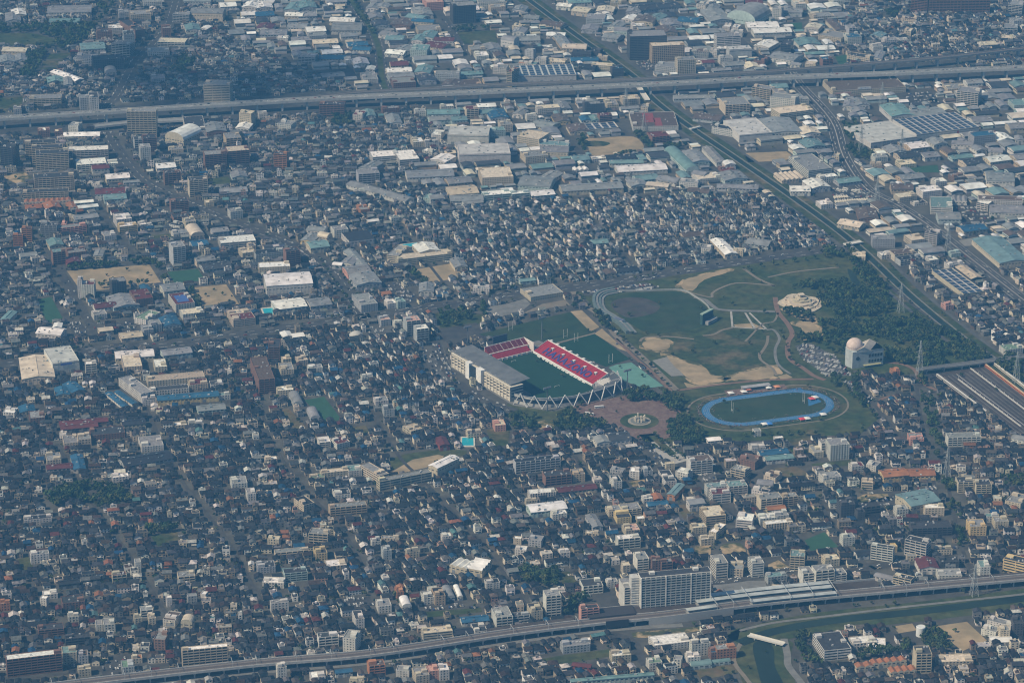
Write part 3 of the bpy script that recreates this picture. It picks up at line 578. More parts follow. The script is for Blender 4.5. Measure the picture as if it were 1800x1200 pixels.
# ================================================================== RUNNING TRACK
_ta, _tb = G(1284, 723)[:2], G(1415, 706)[:2]; TC = G(1350, 716)[:2]; _td = (_tb - _ta) / np.linalg.norm(_tb - _ta); TROT = math.atan2(_td[1], _td[0])
_tn = np.array([-_td[1], _td[0]])
def TL(x, y): return tuple(TC + _td * x + _tn * y)
def oval(r, hl=42.2, n=20):
    return [(hl + r * math.cos(t), r * math.sin(t)) for t in np.linspace(-math.pi / 2, math.pi / 2, n)] + [(-hl - r * math.cos(t), -r * math.sin(t)) for t in np.linspace(-math.pi / 2, math.pi / 2, n)]
def ring(name, r0, r1, z, m, hl=42.2):
    a, b = oval(r0, hl), oval(r1, hl); q = MB()
    for i in range(len(a)): j = (i + 1) % len(a); q.face([(*TL(*a[i]), z), (*TL(*b[i]), z), (*TL(*b[j]), z), (*TL(*a[j]), z)])
    o = q.build(name, m); o['kind'] = 'structure'
sheet('track_surround', [TL(*p) for p in oval(62, 46)], .10, 'grass_rough', occ=7)
ring('perimeter_path', 59.5, 62, .16, 'path', 47); ring('track', 36.5, 47, .22, 'track_blue')
sheet('track_field', [TL(*p) for p in oval(36.5)], .22, 'turf_light', occ=7)
for k in (0, 2, 4, 6): ring('lane_line', 36.6 + k * 1.25, 36.72 + k * 1.25, .27, 'white_paint')
sheet('jump_apron', [TL(*p) for p in [(52, -12), (74, -4), (72, 14), (60, 10)]], .26, 'track_blue', occ=7)
sheet('track_straight', [TL(*p) for p in [(-50, 36.5), (66, 36.5), (66, 48), (-50, 48)]], .235, 'track_blue', occ=7)
sheet('paved_terrace', [TL(*p) for p in [(-36, 50), (48, 50), (50, 66), (-34, 70)]], .18, 'plaza', occ=7)
for x, lb in ((-50, 'white rugby posts at the left end inside the blue running track'), (50, 'white rugby posts at the right end inside the blue running track')):
    goalposts(*TL(x, 0), TROT + math.pi / 2, 5.6, 15, 3, lb)
def tent(x, y, c, rz, label, s=6.):
    r = empty('tent', (x, y, 0), rz); tag(r, label, 'tent', 'event tents by the running track'); q = MB(); h = s / 2
    q.face([(-h, -h, 2.4), (h, -h, 2.4), (0, 0, 4)], c); q.face([(h, -h, 2.4), (h, h, 2.4), (0, 0, 4)], c); q.face([(h, h, 2.4), (-h, h, 2.4), (0, 0, 4)], c); q.face([(-h, h, 2.4), (-h, -h, 2.4), (0, 0, 4)], c)
    q.build('canopy', 'plain', r)
    for a in (-1, 1):
        for b in (-1, 1): p = MB(); p.box(a * h - .08 - .05 * a, a * h + .08 - .05 * a, b * h - .08 - .05 * b, b * h + .08 - .05 * b, 0, 2.4, WHT); p.build('leg', 'plain', r)
for i, (x, y, c, nm, wh) in enumerate([(-30, 56, WHT, 'white', 'first on the paved terrace above the track'), (-12, 55, WHT, 'white', 'in the middle of the paved terrace'), (-4, 60, (.6, .2, .12), 'orange-red', 'on the paved terrace above the track'), (24, 58, WHT, 'white', 'at the right end of the paved terrace'), (36, 57, (.6, .25, .12), 'orange', 'at the end of the paved terrace'),
    (64, 6, (.6, .08, .1), 'red', 'on the blue jumping apron'), (70, 9, WHT, 'white', 'on the blue jumping apron'), (-20, -53, (.05, .2, .55), 'blue', 'on the near edge of the track'), (26, -52, (.62, .06, .08), 'red', 'on the near edge of the track'), (33, -52, WHT, 'white', 'beside the red one on the near track edge'), (-26, -52, WHT, 'white', 'beside the blue one on the near track edge'), (58, -46, WHT, 'white', 'at the near right bend of the track')]):
    tent(*TL(x, y), c, TROT, f'{nm} event tent {wh}', 8.)
ts = empty('roofed_stand', (*TL(8, 62), 0), TROT); tag(ts, 'low grey roofed spectator stand above the blue running track', 'stand')
q = MB(); q.box(-20, 20, -4, 5, 4.4, 4.9, (.34, .34, .35), bottom=True); q.build('roof', 'sheet_metal', ts)
q = MB()
for k in range(5): q.box(-19, 19, -4 + k * 1.6, -2.4 + k * 1.6, 0, .5 + k * .5, (.25, .22, .2))
q.build('seat_tier', 'plain', ts)
for x in (-19, -9, 0, 9, 19): q = MB(); q.box(x - .25, x + .25, 4, 4.6, 0, 4.4, WHT); q.build('column', 'plain', ts)
# ================================================================== PLAZA FOUNTAIN
FC = G(1124, 740)[:2]
sheet('lawn_ring', [(FC[0] + 25 * math.cos(t), FC[1] + 25 * math.sin(t)) for t in np.linspace(0, 2 * math.pi, 40)[:-1]], .25, 'grass', occ=5)
fo = empty('fountain', (*FC, 0)); tag(fo, 'round stone monument with pale pillars on the red brick plaza', 'monument')
def disc(r, z0, z1, c, n=28): q = MB(); q.prism([(r * math.cos(t), r * math.sin(t)) for t in np.linspace(0, 2 * math.pi, n + 1)[:-1]], z0, z1, c); return q
disc(15, 0, .6, (.30, .27, .22)).build('base', 'wall', fo); disc(11.5, .6, 1.0, (.16, .17, .16)).build('basin', 'plain', fo)
for k in range(10):
    t = k * .628; q = MB(); h = 9 if k % 3 == 0 else 5; x, y = 6.5 * math.cos(t), 6.5 * math.sin(t); q.box(x - .9, x + .9, y - .9, y + .9, .9, h, (.64, .58, .46)); q.build('pillar', 'wall', fo)
# ================================================================== BALL GROUND
bs = empty('outfield_scoreboard', (*G(1242, 566)[:2], 0), R(52)); tag(bs, 'tall dark green scoreboard at the edge of the ball ground', 'scoreboard')
q = MB(); q.box(-13, 13, -2, 2, 0, 15, (.05, .10, .09)); q.box(-13.4, 13.4, -2.4, 2.4, 15, 16.2, (.30, .40, .33), bottom=True); q.build('board', 'plain', bs)
q = MB(); q.box(-11, 11, -2.2, -2.0, 3, 13, (.03, .05, .05)); q.build('panel', 'plain', bs)
q = MB(); q.box(-9, 14, -9, -3, 0, 5, (.30, .30, .30)); q.build('annex', 'wall', bs)
st = empty('ball_ground_stand', (0, 0, 0)); tag(st, 'curved spectator bank behind the home plate of the ball ground', 'stand')
bp = smooth(W2(tile(*PARK, [(440, 585), (380, 520), (300, 470), (225, 420), (205, 350), (240, 310), (330, 290)])), 5); a_, b_, _, _, nn_ = strip_sides(bp, 16)
for k in range(4):
    q = MB()
    for i in range(len(bp) - 1):
        o0, o1 = -8 + k * 4, -4 + k * 4; P = [np.array(bp[i]) - nn_[i] * o0, np.array(bp[i + 1]) - nn_[i + 1] * o0, np.array(bp[i + 1]) - nn_[i + 1] * o1, np.array(bp[i]) - nn_[i] * o1]
        q.prism([tuple(p) for p in P], 0, 4.8 - k * 1.2, (.19, .20, .20) if k % 2 else (.12, .16, .16))
    q.build('terrace', 'wall', st)
wl = smooth(W2(tile(*PARK, [(340, 292), (500, 290), (780, 284), (880, 325), (975, 395), (1012, 480)])), 5); a_, b_, _, _, _ = strip_sides(wl, 1.); q = MB()
for i in range(len(wl) - 1): q.prism([tuple(b_[i]), tuple(b_[i + 1]), tuple(a_[i + 1]), tuple(a_[i])], 0, 2.6, (.33, .34, .33))
tag(q.build('outfield_wall', 'wall'), 'long low pale wall round the outfield of the ball ground', 'wall')
du = MB(); du.box(-8, 8, -3, 3, 0, 4.5, WHT); du.box(-8.4, 8.4, -3.4, 3.4, 4.5, 5, (.12, .14, .2)); p = G(1088, 566)[:2]
tag(du.build('dugout', 'wall', None, (*p, 0), R(-40)), 'small white hut with dark roof beside the ball ground path', 'hut')
# ================================================================== DOMED HALL
dh = empty('domed_hall', (*G(1518, 640)[:2], 0), R(20)); tag(dh, 'grey hall with a pale pink dome and a sloping beige roof', 'hall')
LG = (.42, .46, .46)
q = MB(); q.box(-22, 24, -10, 12, 0, 24, LG)
q.face([(-2, -10.3, 24), (24, -10.3, 24), (24, 12, 24), (-2, 12, 24)], LG); q.build('wall', 'wall', dh)
q = MB(); q.face([(-6, -11, 30), (6, -11, 22.5), (27, 12, 22.5), (14, 13, 30)], (.52, .46, .38)); q.face([(-6, -11, 30), (14, 13, 30), (2, 14, 26), (-16, -10, 26)], (.50, .44, .37)); q.face([(6, -11, 22.5), (-6, -11, 30), (-16, -10, 26), (-16, -10, 22)], LG); q.build('roof', 'sheet_metal', dh)
q = MB(); R0 = 11.5; cx_, cy_, cz_ = -13, 3, 27
for i in range(10):
    t0, t1 = math.pi / 2 * i / 10 - .5 * (i == 0), math.pi / 2 * (i + 1) / 10
    for j in range(28):
        p0, p1 = 2 * math.pi * j / 28, 2 * math.pi * (j + 1) / 28
        q.face([(cx_ + R0 * math.cos(t) * math.cos(p), cy_ + R0 * math.cos(t) * math.sin(p), cz_ + R0 * math.sin(t)) for t, p in ((t0, p0), (t0, p1), (t1, p1), (t1, p0))], (.60, .49, .44))
dm = q.build('dome', 'wall', dh)
for f in dm.data.polygons: f.use_smooth = True
q = MB(); q.prism([(cx_ + 12 * math.cos(t), cy_ + 12 * math.sin(t)) for t in np.linspace(0, 2 * math.pi, 29)[:-1]], 0, 25, LG); q.build('drum', 'wall', dh)
for k in range(2):
    for j in range(5): q = MB(); q.box(2 + j * 4.3, 5 + j * 4.3, -10.3, -10.05, 6 + k * 8, 10 + k * 8); q.build('window', 'glass', dh)
q = MB(); q.prism([(-20 + 3.5 * math.cos(t), 14 + 3.5 * math.sin(t)) for t in np.linspace(0, 6.28, 13)[:-1]], 12, 12.5); q.face([(-14 + 2.8 * math.cos(t), -10.2, 14 + 2.8 * math.sin(t)) for t in np.linspace(0, 6.28, 17)[:-1]]); q.build('round_window', 'glass', dh)
q = MB(); q.box(-6, 20, -14, -10, 3.4, 3.8, (.42, .40, .22), bottom=True); q.build('entrance_canopy', 'plain', dh)
raster([tuple(G(1518, 640)[:2] + np.array(o)) for o in ((-26, -22), (28, -14), (28, 20), (-26, 16))], OCC, 7)
# ================================================================== STONE MOUND PLAYGROUND
mp = empty('stone_mound', (*G(1408, 534)[:2], 0), R(15)); tag(mp, 'pale stone playground mound with terraces and a pavilion on top', 'playground')
STN = (.52, .45, .35)
for k, (rx, ry, h) in enumerate([(30, 34, 1.5), (25, 27, 3.2), (19, 20, 5.4), (13, 13, 8), (8, 8, 10.5)]):
    q = MB(); q.prism([(rx * math.cos(t) * (1 + .1 * math.sin(5 * t + k)), ry * math.sin(t) * (1 + .1 * math.cos(4 * t + k))) for t in np.linspace(0, 6.283, 25)[:-1]], 0 if k == 0 else h - 2.8, h, jit(STN)); q.build('terrace', 'wall', mp)
for k in range(46):
    t = random.uniform(0, 6.28); rr = random.uniform(.15, .98); z = 1.5 + 9 * (1 - rr); q = MB(); s = random.uniform(.8, 2.2)
    x, y = 26 * rr * math.cos(t), 28 * rr * math.sin(t); q.box(x - s, x + s, y - s, y + s, z - 2, z + random.uniform(.3, 2), jit(STN if k % 3 else (.26, .24, .2), .25)); q.build('boulder', 'wall', mp)
q = MB(); q.box(-4, 4, -4, 4, 14, 15, (.6, .53, .42), bottom=True); q.build('pavilion_roof', 'wall', mp)
for x in (-3, 3):
    for y in (-3, 3): q = MB(); q.box(x - .5, x + .5, y - .5, y + .5, 10, 14, STN); q.build('pavilion_post', 'wall', mp)
# ================================================================== TANKS
def tank(x, y, r, h, dome, c, label, cat='tank'):
    o = empty('storage_tank', (*G(x, y)[:2], 0)); tag(o, label, cat); q = MB(); ring_ = [(r * math.cos(t), r * math.sin(t)) for t in np.linspace(0, 6.2832, 29)[:-1]]
    q.prism(ring_, 0, h, c, top=not dome); q.build('wall', 'plain', o); q = MB()
    for i in range(5 if dome else 1):
        f0, f1 = (1 - i / 5) if dome else 1, (1 - (i + 1) / 5) if dome else .9; z0, z1 = h + dome * (1 - f0 * f0), h + (dome * (1 - f1 * f1) if dome else .5)
        for j in range(28): a, b = ring_[j], ring_[(j + 1) % 28]; q.face([(a[0] * f0, a[1] * f0, z0), (b[0] * f0, b[1] * f0, z0), (b[0] * f1, b[1] * f1, z1), (a[0] * f1, a[1] * f1, z1)], c)
    q.build('roof', 'plain', o); raster([(G(x, y)[0] + a, G(x, y)[1] + b) for a, b in ring_], OCC, 7)
tank(626, 593, 9.5, 5, 4.5, (.46, .45, .42), 'grey domed round building beside the main road crossing', 'dome')
tank(1618, 1116, 5.2, 11, 0, (.66, .68, .68), 'white cylindrical water tank beside the small sand lot', 'tank')
# swimming pools
def pool(pts, label):
    P = poly(*pts); c = np.mean(P, 0); r = empty('swimming_pool', (*c, 0)); tag(r, label, 'pool'); L = [(np.array(p) - c) for p in P]
    q = MB(); q.prism([tuple(p * 1.28) for p in L], 0, 1.0, (.55, .52, .46)); q.build('deck', 'wall', r)
    q = MB(); q.face([(*p, 1.08) for p in L]); q.build('water', 'pool', r); raster([tuple(c + p * 1.35) for p in L], OCC, 7)
pool(((450, 600, 4.), [(1447, 735), (1530, 735), (1528, 682), (1450, 680)]), 'turquoise rectangular school pool below the stadium')
pool(((450, 300, 4.), [(62, 1018), (135, 1012), (115, 968), (45, 975)]), 'light blue pool beside the white warehouse near the road crossing')
pool(((450, 300, 4.), [(1040, 545), (1190, 520), (1180, 505), (1030, 522)]), 'green rooftop-side pool within the school block by the sand yard')
# ================================================================== VIADUCTS
def viaduct(name, label, cat, pts, wd, z, colr, deck_c, gap, pier_w, thick=2.2, wall=1.3, deck_mat='plain', pcol=(.50, .50, .48), wide=None, n_pier=2):
    """deck + parapets + numbered piers along a ground line; pts are picture points of the deck surface"""
    P = smooth([tuple(G(x, y, z)[:2]) for x, y in pts], 6); r = empty(name, (*P[len(P) // 2], 0)); tag(r, label, cat); c0 = np.array(P[len(P) // 2])
    P = [tuple(np.array(p) - c0) for p in P]
    a, b, C, T, Nn = strip_sides(P, wd)
    q = MB()
    for i in range(len(a) - 1):
        q.face([(*b[i], z), (*b[i + 1], z), (*a[i + 1], z), (*a[i], z)], deck_c); q.face([(*a[i], z - thick), (*a[i + 1], z - thick), (*b[i + 1], z - thick), (*b[i], z - thick)], colr)
    q.build('deck', deck_mat, r)
    for s, e in ((1, a), (-1, b)):
        q = MB()
        for i in range(len(e) - 1):
            n0, n1 = Nn[i] * .35, Nn[i + 1] * .35
            q.prism([tuple(e[i] - n0), tuple(e[i + 1] - n1), tuple(e[i + 1] + n1), tuple(e[i] + n0)], z - thick, z + wall, colr)
        q.build('parapet', 'wall', r)
    L = np.concatenate([[0], np.cumsum(np.linalg.norm(np.diff(C, axis=0), axis=1))]); s = gap / 2; pm = None
    while s < L[-1]:
        x, y = np.interp(s, L, C[:, 0]), np.interp(s, L, C[:, 1]); t = np.array([np.interp(s, L, T[:, 0]), np.interp(s, L, T[:, 1])])
        if pm is None:
            q = MB(); q.box(-1.2, 1.2, -wd * .42, wd * .42, z - thick - 1.6, z - thick, pcol, bottom=True)
            for k in range(n_pier):
                yy = (k - (n_pier - 1) / 2) * wd * .55; q.box(-pier_w / 2, pier_w / 2, yy - pier_w / 2, yy + pier_w / 2, 0, z - thick - 1.6, pcol)
            pm = q.mesh('pier', ['wall'])
        link('pier', pm, r, (x, y, 0), math.atan2(t[1], t[0])); s += gap
    a2, b2, C2, _, _ = strip_sides([tuple(np.array(p) + c0) for p in P], wd + 12)
    for i in range(len(a2) - 1): raster([a2[i], a2[i + 1], b2[i + 1], b2[i]], OCC, 6)
    return r, C + c0, T, Nn
LC = (.46, .455, .43)
HW1 = [(-60, 214), (0, 208), (112, 201), (225, 194), (450, 180), (610, 171), (762, 165), (900, 159), (1100, 150), (1210, 145), (1350, 137), (1565, 129), (1720, 122), (1860, 116)]
HW2 = [(560, 170), (640, 162), (762, 156), (900, 148), (1115, 140), (1230, 132), (1350, 126), (1415, 121), (1565, 109), (1655, 101), (1800, 85), (1880, 76)]
strip('boulevard', [(-60, 232), (225, 210), (450, 196), (762, 178), (1100, 163), (1350, 149), (1565, 138), (1860, 124)], 62, .14, 'asphalt', occ=6, pad=2)
strip('boulevard', [(-60, 214), (225, 190), (450, 176), (762, 160), (1100, 147), (1350, 134), (1565, 120), (1860, 92)], 30, .15, 'asphalt', occ=6, pad=2)
viaduct('highway_viaduct', 'long pale concrete elevated highway crossing the upper part of the picture', 'viaduct', HW1, 15.5, 17, LC, (.24, .24, .23), 42, 3.0, thick=2.6, wall=1.9)
viaduct('rail_viaduct', 'darker elevated line running just beyond the pale highway', 'viaduct', HW2, 10, 15, (.27, .26, .25), (.13, .11, .10), 40, 2.6, thick=2.2)
viaduct('access_ramp', 'lower concrete ramp below the left part of the highway', 'ramp', [(165, 222), (230, 215), (300, 211), (350, 208)], 14, 7, LC, (.26, .26, .25), 36, 2.0)
# traffic, lane paint and deck joints on the highway
_hp = smooth([tuple(G(x, y, 17)[:2]) for x, y in HW1], 10); _ha, _hb, _hc, _ht, _hn = strip_sides(_hp, 1.)
m = MB(); m2 = MB()
for i in range(len(_hc) - 1):
    for k in range(4):
        p, q = _hc[i] + (_hc[i + 1] - _hc[i]) * k / 4, _hc[i] + (_hc[i + 1] - _hc[i]) * (k + .45) / 4; n_ = _hn[i]
        for o in (-4, 4): m.face([(*(p + n_ * (o - .2)), 17.06), (*(q + n_ * (o - .2)), 17.06), (*(q + n_ * (o + .2)), 17.06), (*(p + n_ * (o + .2)), 17.06)])
    p, q = _hc[i], _hc[i + 1]; n_ = _hn[i]
    m2.prism([tuple(p - n_ * .4), tuple(q - n_ * .4), tuple(q + n_ * .4), tuple(p + n_ * .4)], 17.0, 17.9, (.42, .42, .40))
o = m.build('lane_marking', 'white_paint'); o['kind'] = 'structure'; o = m2.build('median_barrier', 'wall'); o['kind'] = 'structure'
HWCARS = []
for i in range(len(_hc) - 1):
    for o in (-5.8, -2.2, 2.2, 5.8):
        if random.random() < .5: p = _hc[i] + (_hc[i + 1] - _hc[i]) * random.random() + _hn[i] * o; HWCARS.append((p[0], p[1], math.atan2(_ht[i][1], _ht[i][0]) + (math.pi if o > 0 else 0)))
# --- bottom railway
RW = [(-40, 1222), (175, 1195), (450, 1164), (650, 1147), (900, 1110), (1062, 1090), (1180, 1078), (1350, 1056), (1590, 1033), (1800, 1014), (1860, 1008)]
rv, RC, RT, RN = viaduct('railway_viaduct', 'concrete railway viaduct running along the bottom of the picture', 'viaduct', RW, 13, 8.5, (.44, .435, .42), (.10, .085, .08), 16, 1.4, thick=1.8, wall=1.2)
def offs(k, f0, f1):
    n = len(RC); i0, i1 = int(n * f0), int(n * f1); return [tuple(RC[i] + RN[i] * k) for i in range(i0, i1)]
for k in (-4.2, -2.8, 2.8, 4.2):
    P = offs(k, 0, 1); a, b, _, _, _ = strip_sides(P, .5); q = MB()
    for i in range(len(a) - 1): q.face([(*b[i], 8.62), (*b[i + 1], 8.62), (*a[i + 1], 8.62), (*a[i], 8.62)], (.34, .30, .27))
    o = q.build('rail', 'plain', rv); o.location = (-rv.location[0], -rv.location[1], 0)
# wide station deck
def px2s(x): return float(np.interp(x, [PX((*c, 8.5))[0] for c in RC], range(len(RC)))) / len(RC)
stn = empty('station', (0, 0, 0)); tag(stn, 'elevated railway station with three long pale platform roofs beside the tall tower', 'station')
def slab(name, k0, k1, x0, x1, z0, z1, c, parent, mt='plain', side=None):
    f0, f1 = px2s(x0), px2s(x1); A, B = offs(k0, f0, f1), offs(k1, f0, f1); q = MB()
    for i in range(len(A) - 1): q.prism([A[i], A[i + 1], B[i + 1], B[i]], z0, z1, c)
    for P in (0, -1): q.face([(*A[P], z0), (*B[P], z0), (*B[P], z1), (*A[P], z1)], c)
    q.build(name, mt, parent)
slab('track_bed', 6, 27, 1050, 1600, 0, 8.2, (.105, .08, .07), stn, 'ballast')
slab('track_bed', 6, 17, 880, 1050, 0, 8.0, (.105, .08, .07), stn, 'ballast')
slab('track_bed', 6.5, 15, 1600, 1850, 0, 8.0, (.10, .078, .068), stn, 'ballast')
for k0, k1, x0, x1 in ((20, 27, 1235, 1512), (9.5, 16, 1240, 1520), (-6, -.5, 1215, 1306), (-6, -.5, 1318, 1545)):
    slab('platform', k0, k1, x0, x1, 8.3, 9.6, (.32, .32, .31), stn); slab('platform_roof', k0 - .5, k1 + .5, x0, x1, 12.6, 13.0, (.40, .43, .43), stn, 'sheet_metal')
slab('side_wall', 27.2, 27.8, 1050, 1600, 8.2, 10.4, (.40, .40, .39), stn); slab('side_wall', -6.9, -6.4, 1140, 1330, 0, 9.8, (.42, .41, .39), stn)
slab('dark_screen', 6, 27, 1050, 1140, 8.3, 10.5, (.045, .04, .042), stn); slab('dark_screen', -7.4, -7.0, 1062, 1138, 2.5, 11, (.03, .03, .035), stn)
GR = []
for x in (1262, 1300, 1345, 1392, 1440, 1490):
    f = px2s(x); i = int(f * len(RC)); c = RC[i]; n = RN[i]; r = empty('catenary_gantry', (*c, 8.5)); r.rotation_euler = (0, 0, math.atan2(n[1], n[0])); tag(r, 'thin steel overhead-line gantry spanning the station tracks', 'gantry', 'overhead line gantries along the railway'); GR.append((r, 'thin steel gantry spanning the station tracks', c))
    q = MB(); q.beam((-6.5, 0, 7.5), (27.5, 0, 7.5), .3, (.5, .52, .52)); q.build('cross_beam', 'plain', r)
    for k in (-6.5, 27.5): q = MB(); q.beam((k, 0, 0), (k, 0, 8), .28, (.5, .52, .52)); q.build('post', 'plain', r)
for x in list(range(40, 1060, 62)) + list(range(1560, 1800, 50)):
    f = px2s(x); i = int(f * len(RC)); c = RC[i]; n = RN[i]; r = empty('catenary_gantry', (*c, 8.5)); r.rotation_euler = (0, 0, math.atan2(n[1], n[0])); tag(r, 'thin steel overhead-line gantry on the railway viaduct away from the station', 'gantry', 'overhead line gantries on the open viaduct'); GR.append((r, 'thin steel overhead-line gantry', c))
    q = MB(); q.beam((-6, 0, 6.5), (6, 0, 6.5), .22, (.5, .52, .52)); q.build('cross_beam', 'plain', r)
    for k in (-6, 6): q = MB(); q.beam((k, 0, 0), (k, 0, 7), .22, (.5, .52, .52)); q.build('post', 'plain', r)
strip('service_road', [(-40, 1236), (175, 1210), (450, 1181), (650, 1164), (900, 1128), (1062, 1107), (1200, 1098)], 9, .2, 'concrete_dark', occ=6, pad=2)
# --- overpass beside the rail yard
viaduct('overpass', 'grey road overpass crossing above the train yard', 'overpass', [(1612, 650), (1640, 646), (1720, 636), (1790, 627), (1860, 620)], 9, 6.5, (.27, .27, .265), (.13, .13, .13), 26, 1.4, thick=1.2, wall=.8)
# --- train yard
def yline(k, x0=0., x1=1.):
    """lines parallel to the yard tracks: k in [0,1] from the lower left track to the upper right one"""
    a = np.array(G(1640 + 95 * k, 660 - 17 * k)[:2]); b = np.array(G(1800 + 20 * k, 780 - 72 * k)[:2]); return a + (b - a) * x0, a + (b - a) * x1
for k in np.linspace(.06, .94, 12):
    a, b = yline(k, .04, 1.05); strip('yard_track', [tuple(a), tuple(b)], 1.0, .2, 'steel' if int(k * 12) % 4 == 0 else 'concrete_dark', sm=0, world=True, occ=0)
def train(k, x0, cars, colr, roofc, label):
    a, b = yline(k, 0, 1); d = (b - a) / np.linalg.norm(b - a); p0 = a + (b - a) * x0; r = empty('train', (*p0, 0), math.atan2(d[1], d[0])); tag(r, label, 'train')
    for j in range(cars):
        q = MB(); q.box(j * 20.5, j * 20.5 + 20, -1.4, 1.4, .9, 3.9, colr); o = q.build('carriage', 'plain', r)
        q = MB(); q.box(j * 20.5 + .1, j * 20.5 + 19.9, -1.2, 1.2, 3.9, 4.2, roofc); q.build('roof', 'plain', o)
        for s in (-1, 1): q = MB(); q.box(j * 20.5 + 1, j * 20.5 + 19, s * 1.42 - .03, s * 1.42 + .03, 2.2, 3.1); q.build('window_band', 'glass', o)
        q = MB(); q.box(j * 20.5 + 2, j * 20.5 + 18, -1, 1, .1, .9, (.04, .04, .04)); q.build('bogie', 'plain', o)
train(.96, -.04, 8, (.50, .16, .05), (.58, .42, .26), 'orange and cream train standing on the far side of the yard')
train(1.12, .0, 7, (.6, .55, .46), (.62, .60, .54), 'pale cream train parked beyond the orange one')
train(.04, .02, 7, (.45, .44, .42), (.60, .58, .54), 'grey roofed train on the near edge of the yard')
for k, x0, x1, lb in ((.30, .12, .92, 'long narrow white maintenance platform down the middle of the yard'), (.70, -.02, .9, 'long thin pale platform near the orange train')):
    a, b = yline(k, x0, x1); d = b - a; L = np.linalg.norm(d); r = empty('yard_platform', (*a, 0), math.atan2(d[1], d[0])); tag(r, lb, 'platform')
    q = MB(); q.box(0, L, -.9, .9, 0, 1.1, (.5, .49, .46)); q.build('deck', 'wall', r)
    for j in range(int(L / 12)): q = MB(); q.box(j * 12 + 1, j * 12 + 1.4, -.9, -.6, 1.1, 4.2, WHT); q.build('post', 'plain', r)
# ================================================================== PYLONS
def pylon(x, y, h, label, arms=(.55, .7, .85), wd=7.):
    r = empty('power_pylon', (*G(x, y)[:2], 0), R(18)); tag(r, label, 'pylon', 'lattice power pylons'); q = MB(); c = (.30, .33, .34); n = 8
    def hw(t): return wd / 2 * (1 - t) ** 1.1 + .5
    for i in range(n):
        t0, t1 = i / n, (i + 1) / n; A = [(sx * hw(t0), sy * hw(t0), h * t0) for sx, sy in ((-1, -1), (1, -1), (1, 1), (-1, 1))]; B = [(sx * hw(t1), sy * hw(t1), h * t1) for sx, sy in ((-1, -1), (1, -1), (1, 1), (-1, 1))]
        for k in range(4):
            q.beam(A[k], B[k], .26, c, n=3); q.beam(A[k], B[(k + 1) % 4], .14, c, n=3); q.beam(A[(k + 1) % 4], B[k], .14, c, n=3)
    q.build('lattice_tower', 'plain', r)
    for t in arms:
        q = MB(); L = 7.5 - 3 * (t - .5)
        for s in (-1, 1): q.beam((0, 0, h * t + 1.6), (s * L, 0, h * t), .16, c, n=3); q.beam((0, .6, h * t), (s * L, 0, h * t), .18, c, n=3)
        q.build('cross_arm', 'plain', r)
for x, y, h, lb in [(1616, 662, 52, 'tall lattice pylon at the head of the green belt beside the park wood'), (1786, 672, 44, 'lattice pylon beside the overpass by the train yard'), (1583, 549, 44, 'lattice pylon by the curved red path near the diagonal river'), (1664, 843, 44, 'lattice pylon on the green belt above the orange-roofed nursery'),
    (1584, 279, 50, 'lattice pylon in front of the solar-roofed warehouse'), (1513, 268, 44, 'lattice pylon among trees left of the solar-roofed warehouse'), (1541, 362, 48, 'lattice pylon beside the bus depot'), (1666, 441, 44, 'lattice pylon beside the divided road and striped block'), (1550, 187, 42, 'lattice pylon before the large cream store'), (1132, 230, 30, 'slim lattice mast on the rooftop-parking store', ), (1455, 112, 40, 'far lattice pylon beyond the highway'), (1100, 186, 30, 'short lattice pylon below the highway near the river'), (1712, 1046, 40, 'lattice pylon where the green belt meets the railway')]:
    pylon(x, y, h, lb)
# ================================================================== TRACED BUILDINGS
WC = dict(c=(.50, .44, .34), w=(.55, .535, .50), g=(.38, .39, .40), b=(.22, .13, .10), k=(.085, .085, .092), p=(.55, .30, .25), t=(.42, .50, .48), y=(.58, .45, .24), o=(.42, .20, .10), e=(.44, .35, .25), r=(.24, .07, .06), n=(.20, .13, .10))
RCOL = dict(w=(.74, .73, .70), g=(.23, .235, .24), d=(.05, .052, .058), k=(.03, .032, .038), b=(.03, .10, .18), t=(.155, .245, .25), r=(.12, .035, .034), n=(.115, .085, .07), a=(.15, .23, .17), o=(.30, .13, .06), c=(.58, .51, .40), e=(.42, .35, .27), p=(.5, .32, .27), s=(.46, .46, .45), y=(.5, .4, .22))
WN = dict(c='cream', w='white', g='grey', b='brown', k='dark', p='pink', t='pale green-grey', y='tan', o='brick-orange', e='beige', r='red', n='brown')
RN_ = dict(w='white', g='grey', d='dark grey', k='black', b='blue', t='teal', r='dark red', n='brown', a='green', o='orange', c='cream', e='beige', p='pink', s='solar-panelled', y='tan')
KIND = dict(F=('low_rise_building', 'flat-roofed building', 'building'), H=('apartment_block', 'balconied apartment block', 'apartment block'), W=('warehouse', 'warehouse', 'warehouse'), A=('arched_shed', 'arched-roof shed', 'shed'), Z=('sawtooth_building', 'ridge-and-furrow roofed building', 'building'), S=('solar_warehouse', 'warehouse', 'warehouse'), M=('storage_building', 'windowless storage building', 'building'), O=('ribbon_window_building', 'building with ribbon windows', 'building'), V=('finned_building', 'building with vertical fins', 'building'))
ROOTS = []          # (root, base label, centre) -> labels are finished at the end
def band(m, w, d, z0, z1, o=.05, front=True, left=True, right=True):
    if front: m.face([(-w / 2 - o, -d / 2 - o, z0), (w / 2 + o, -d / 2 - o, z0), (w / 2 + o, -d / 2 - o, z1), (-w / 2 - o, -d / 2 - o, z1)])
    if left: m.face([(-w / 2 - o, d / 2, z0), (-w / 2 - o, -d / 2 - o, z0), (-w / 2 - o, -d / 2 - o, z1), (-w / 2 - o, d / 2, z1)])
    if right: m.face([(w / 2 + o, -d / 2 - o, z0), (w / 2 + o, d / 2, z0), (w / 2 + o, d / 2, z1), (w / 2 + o, -d / 2 - o, z1)])
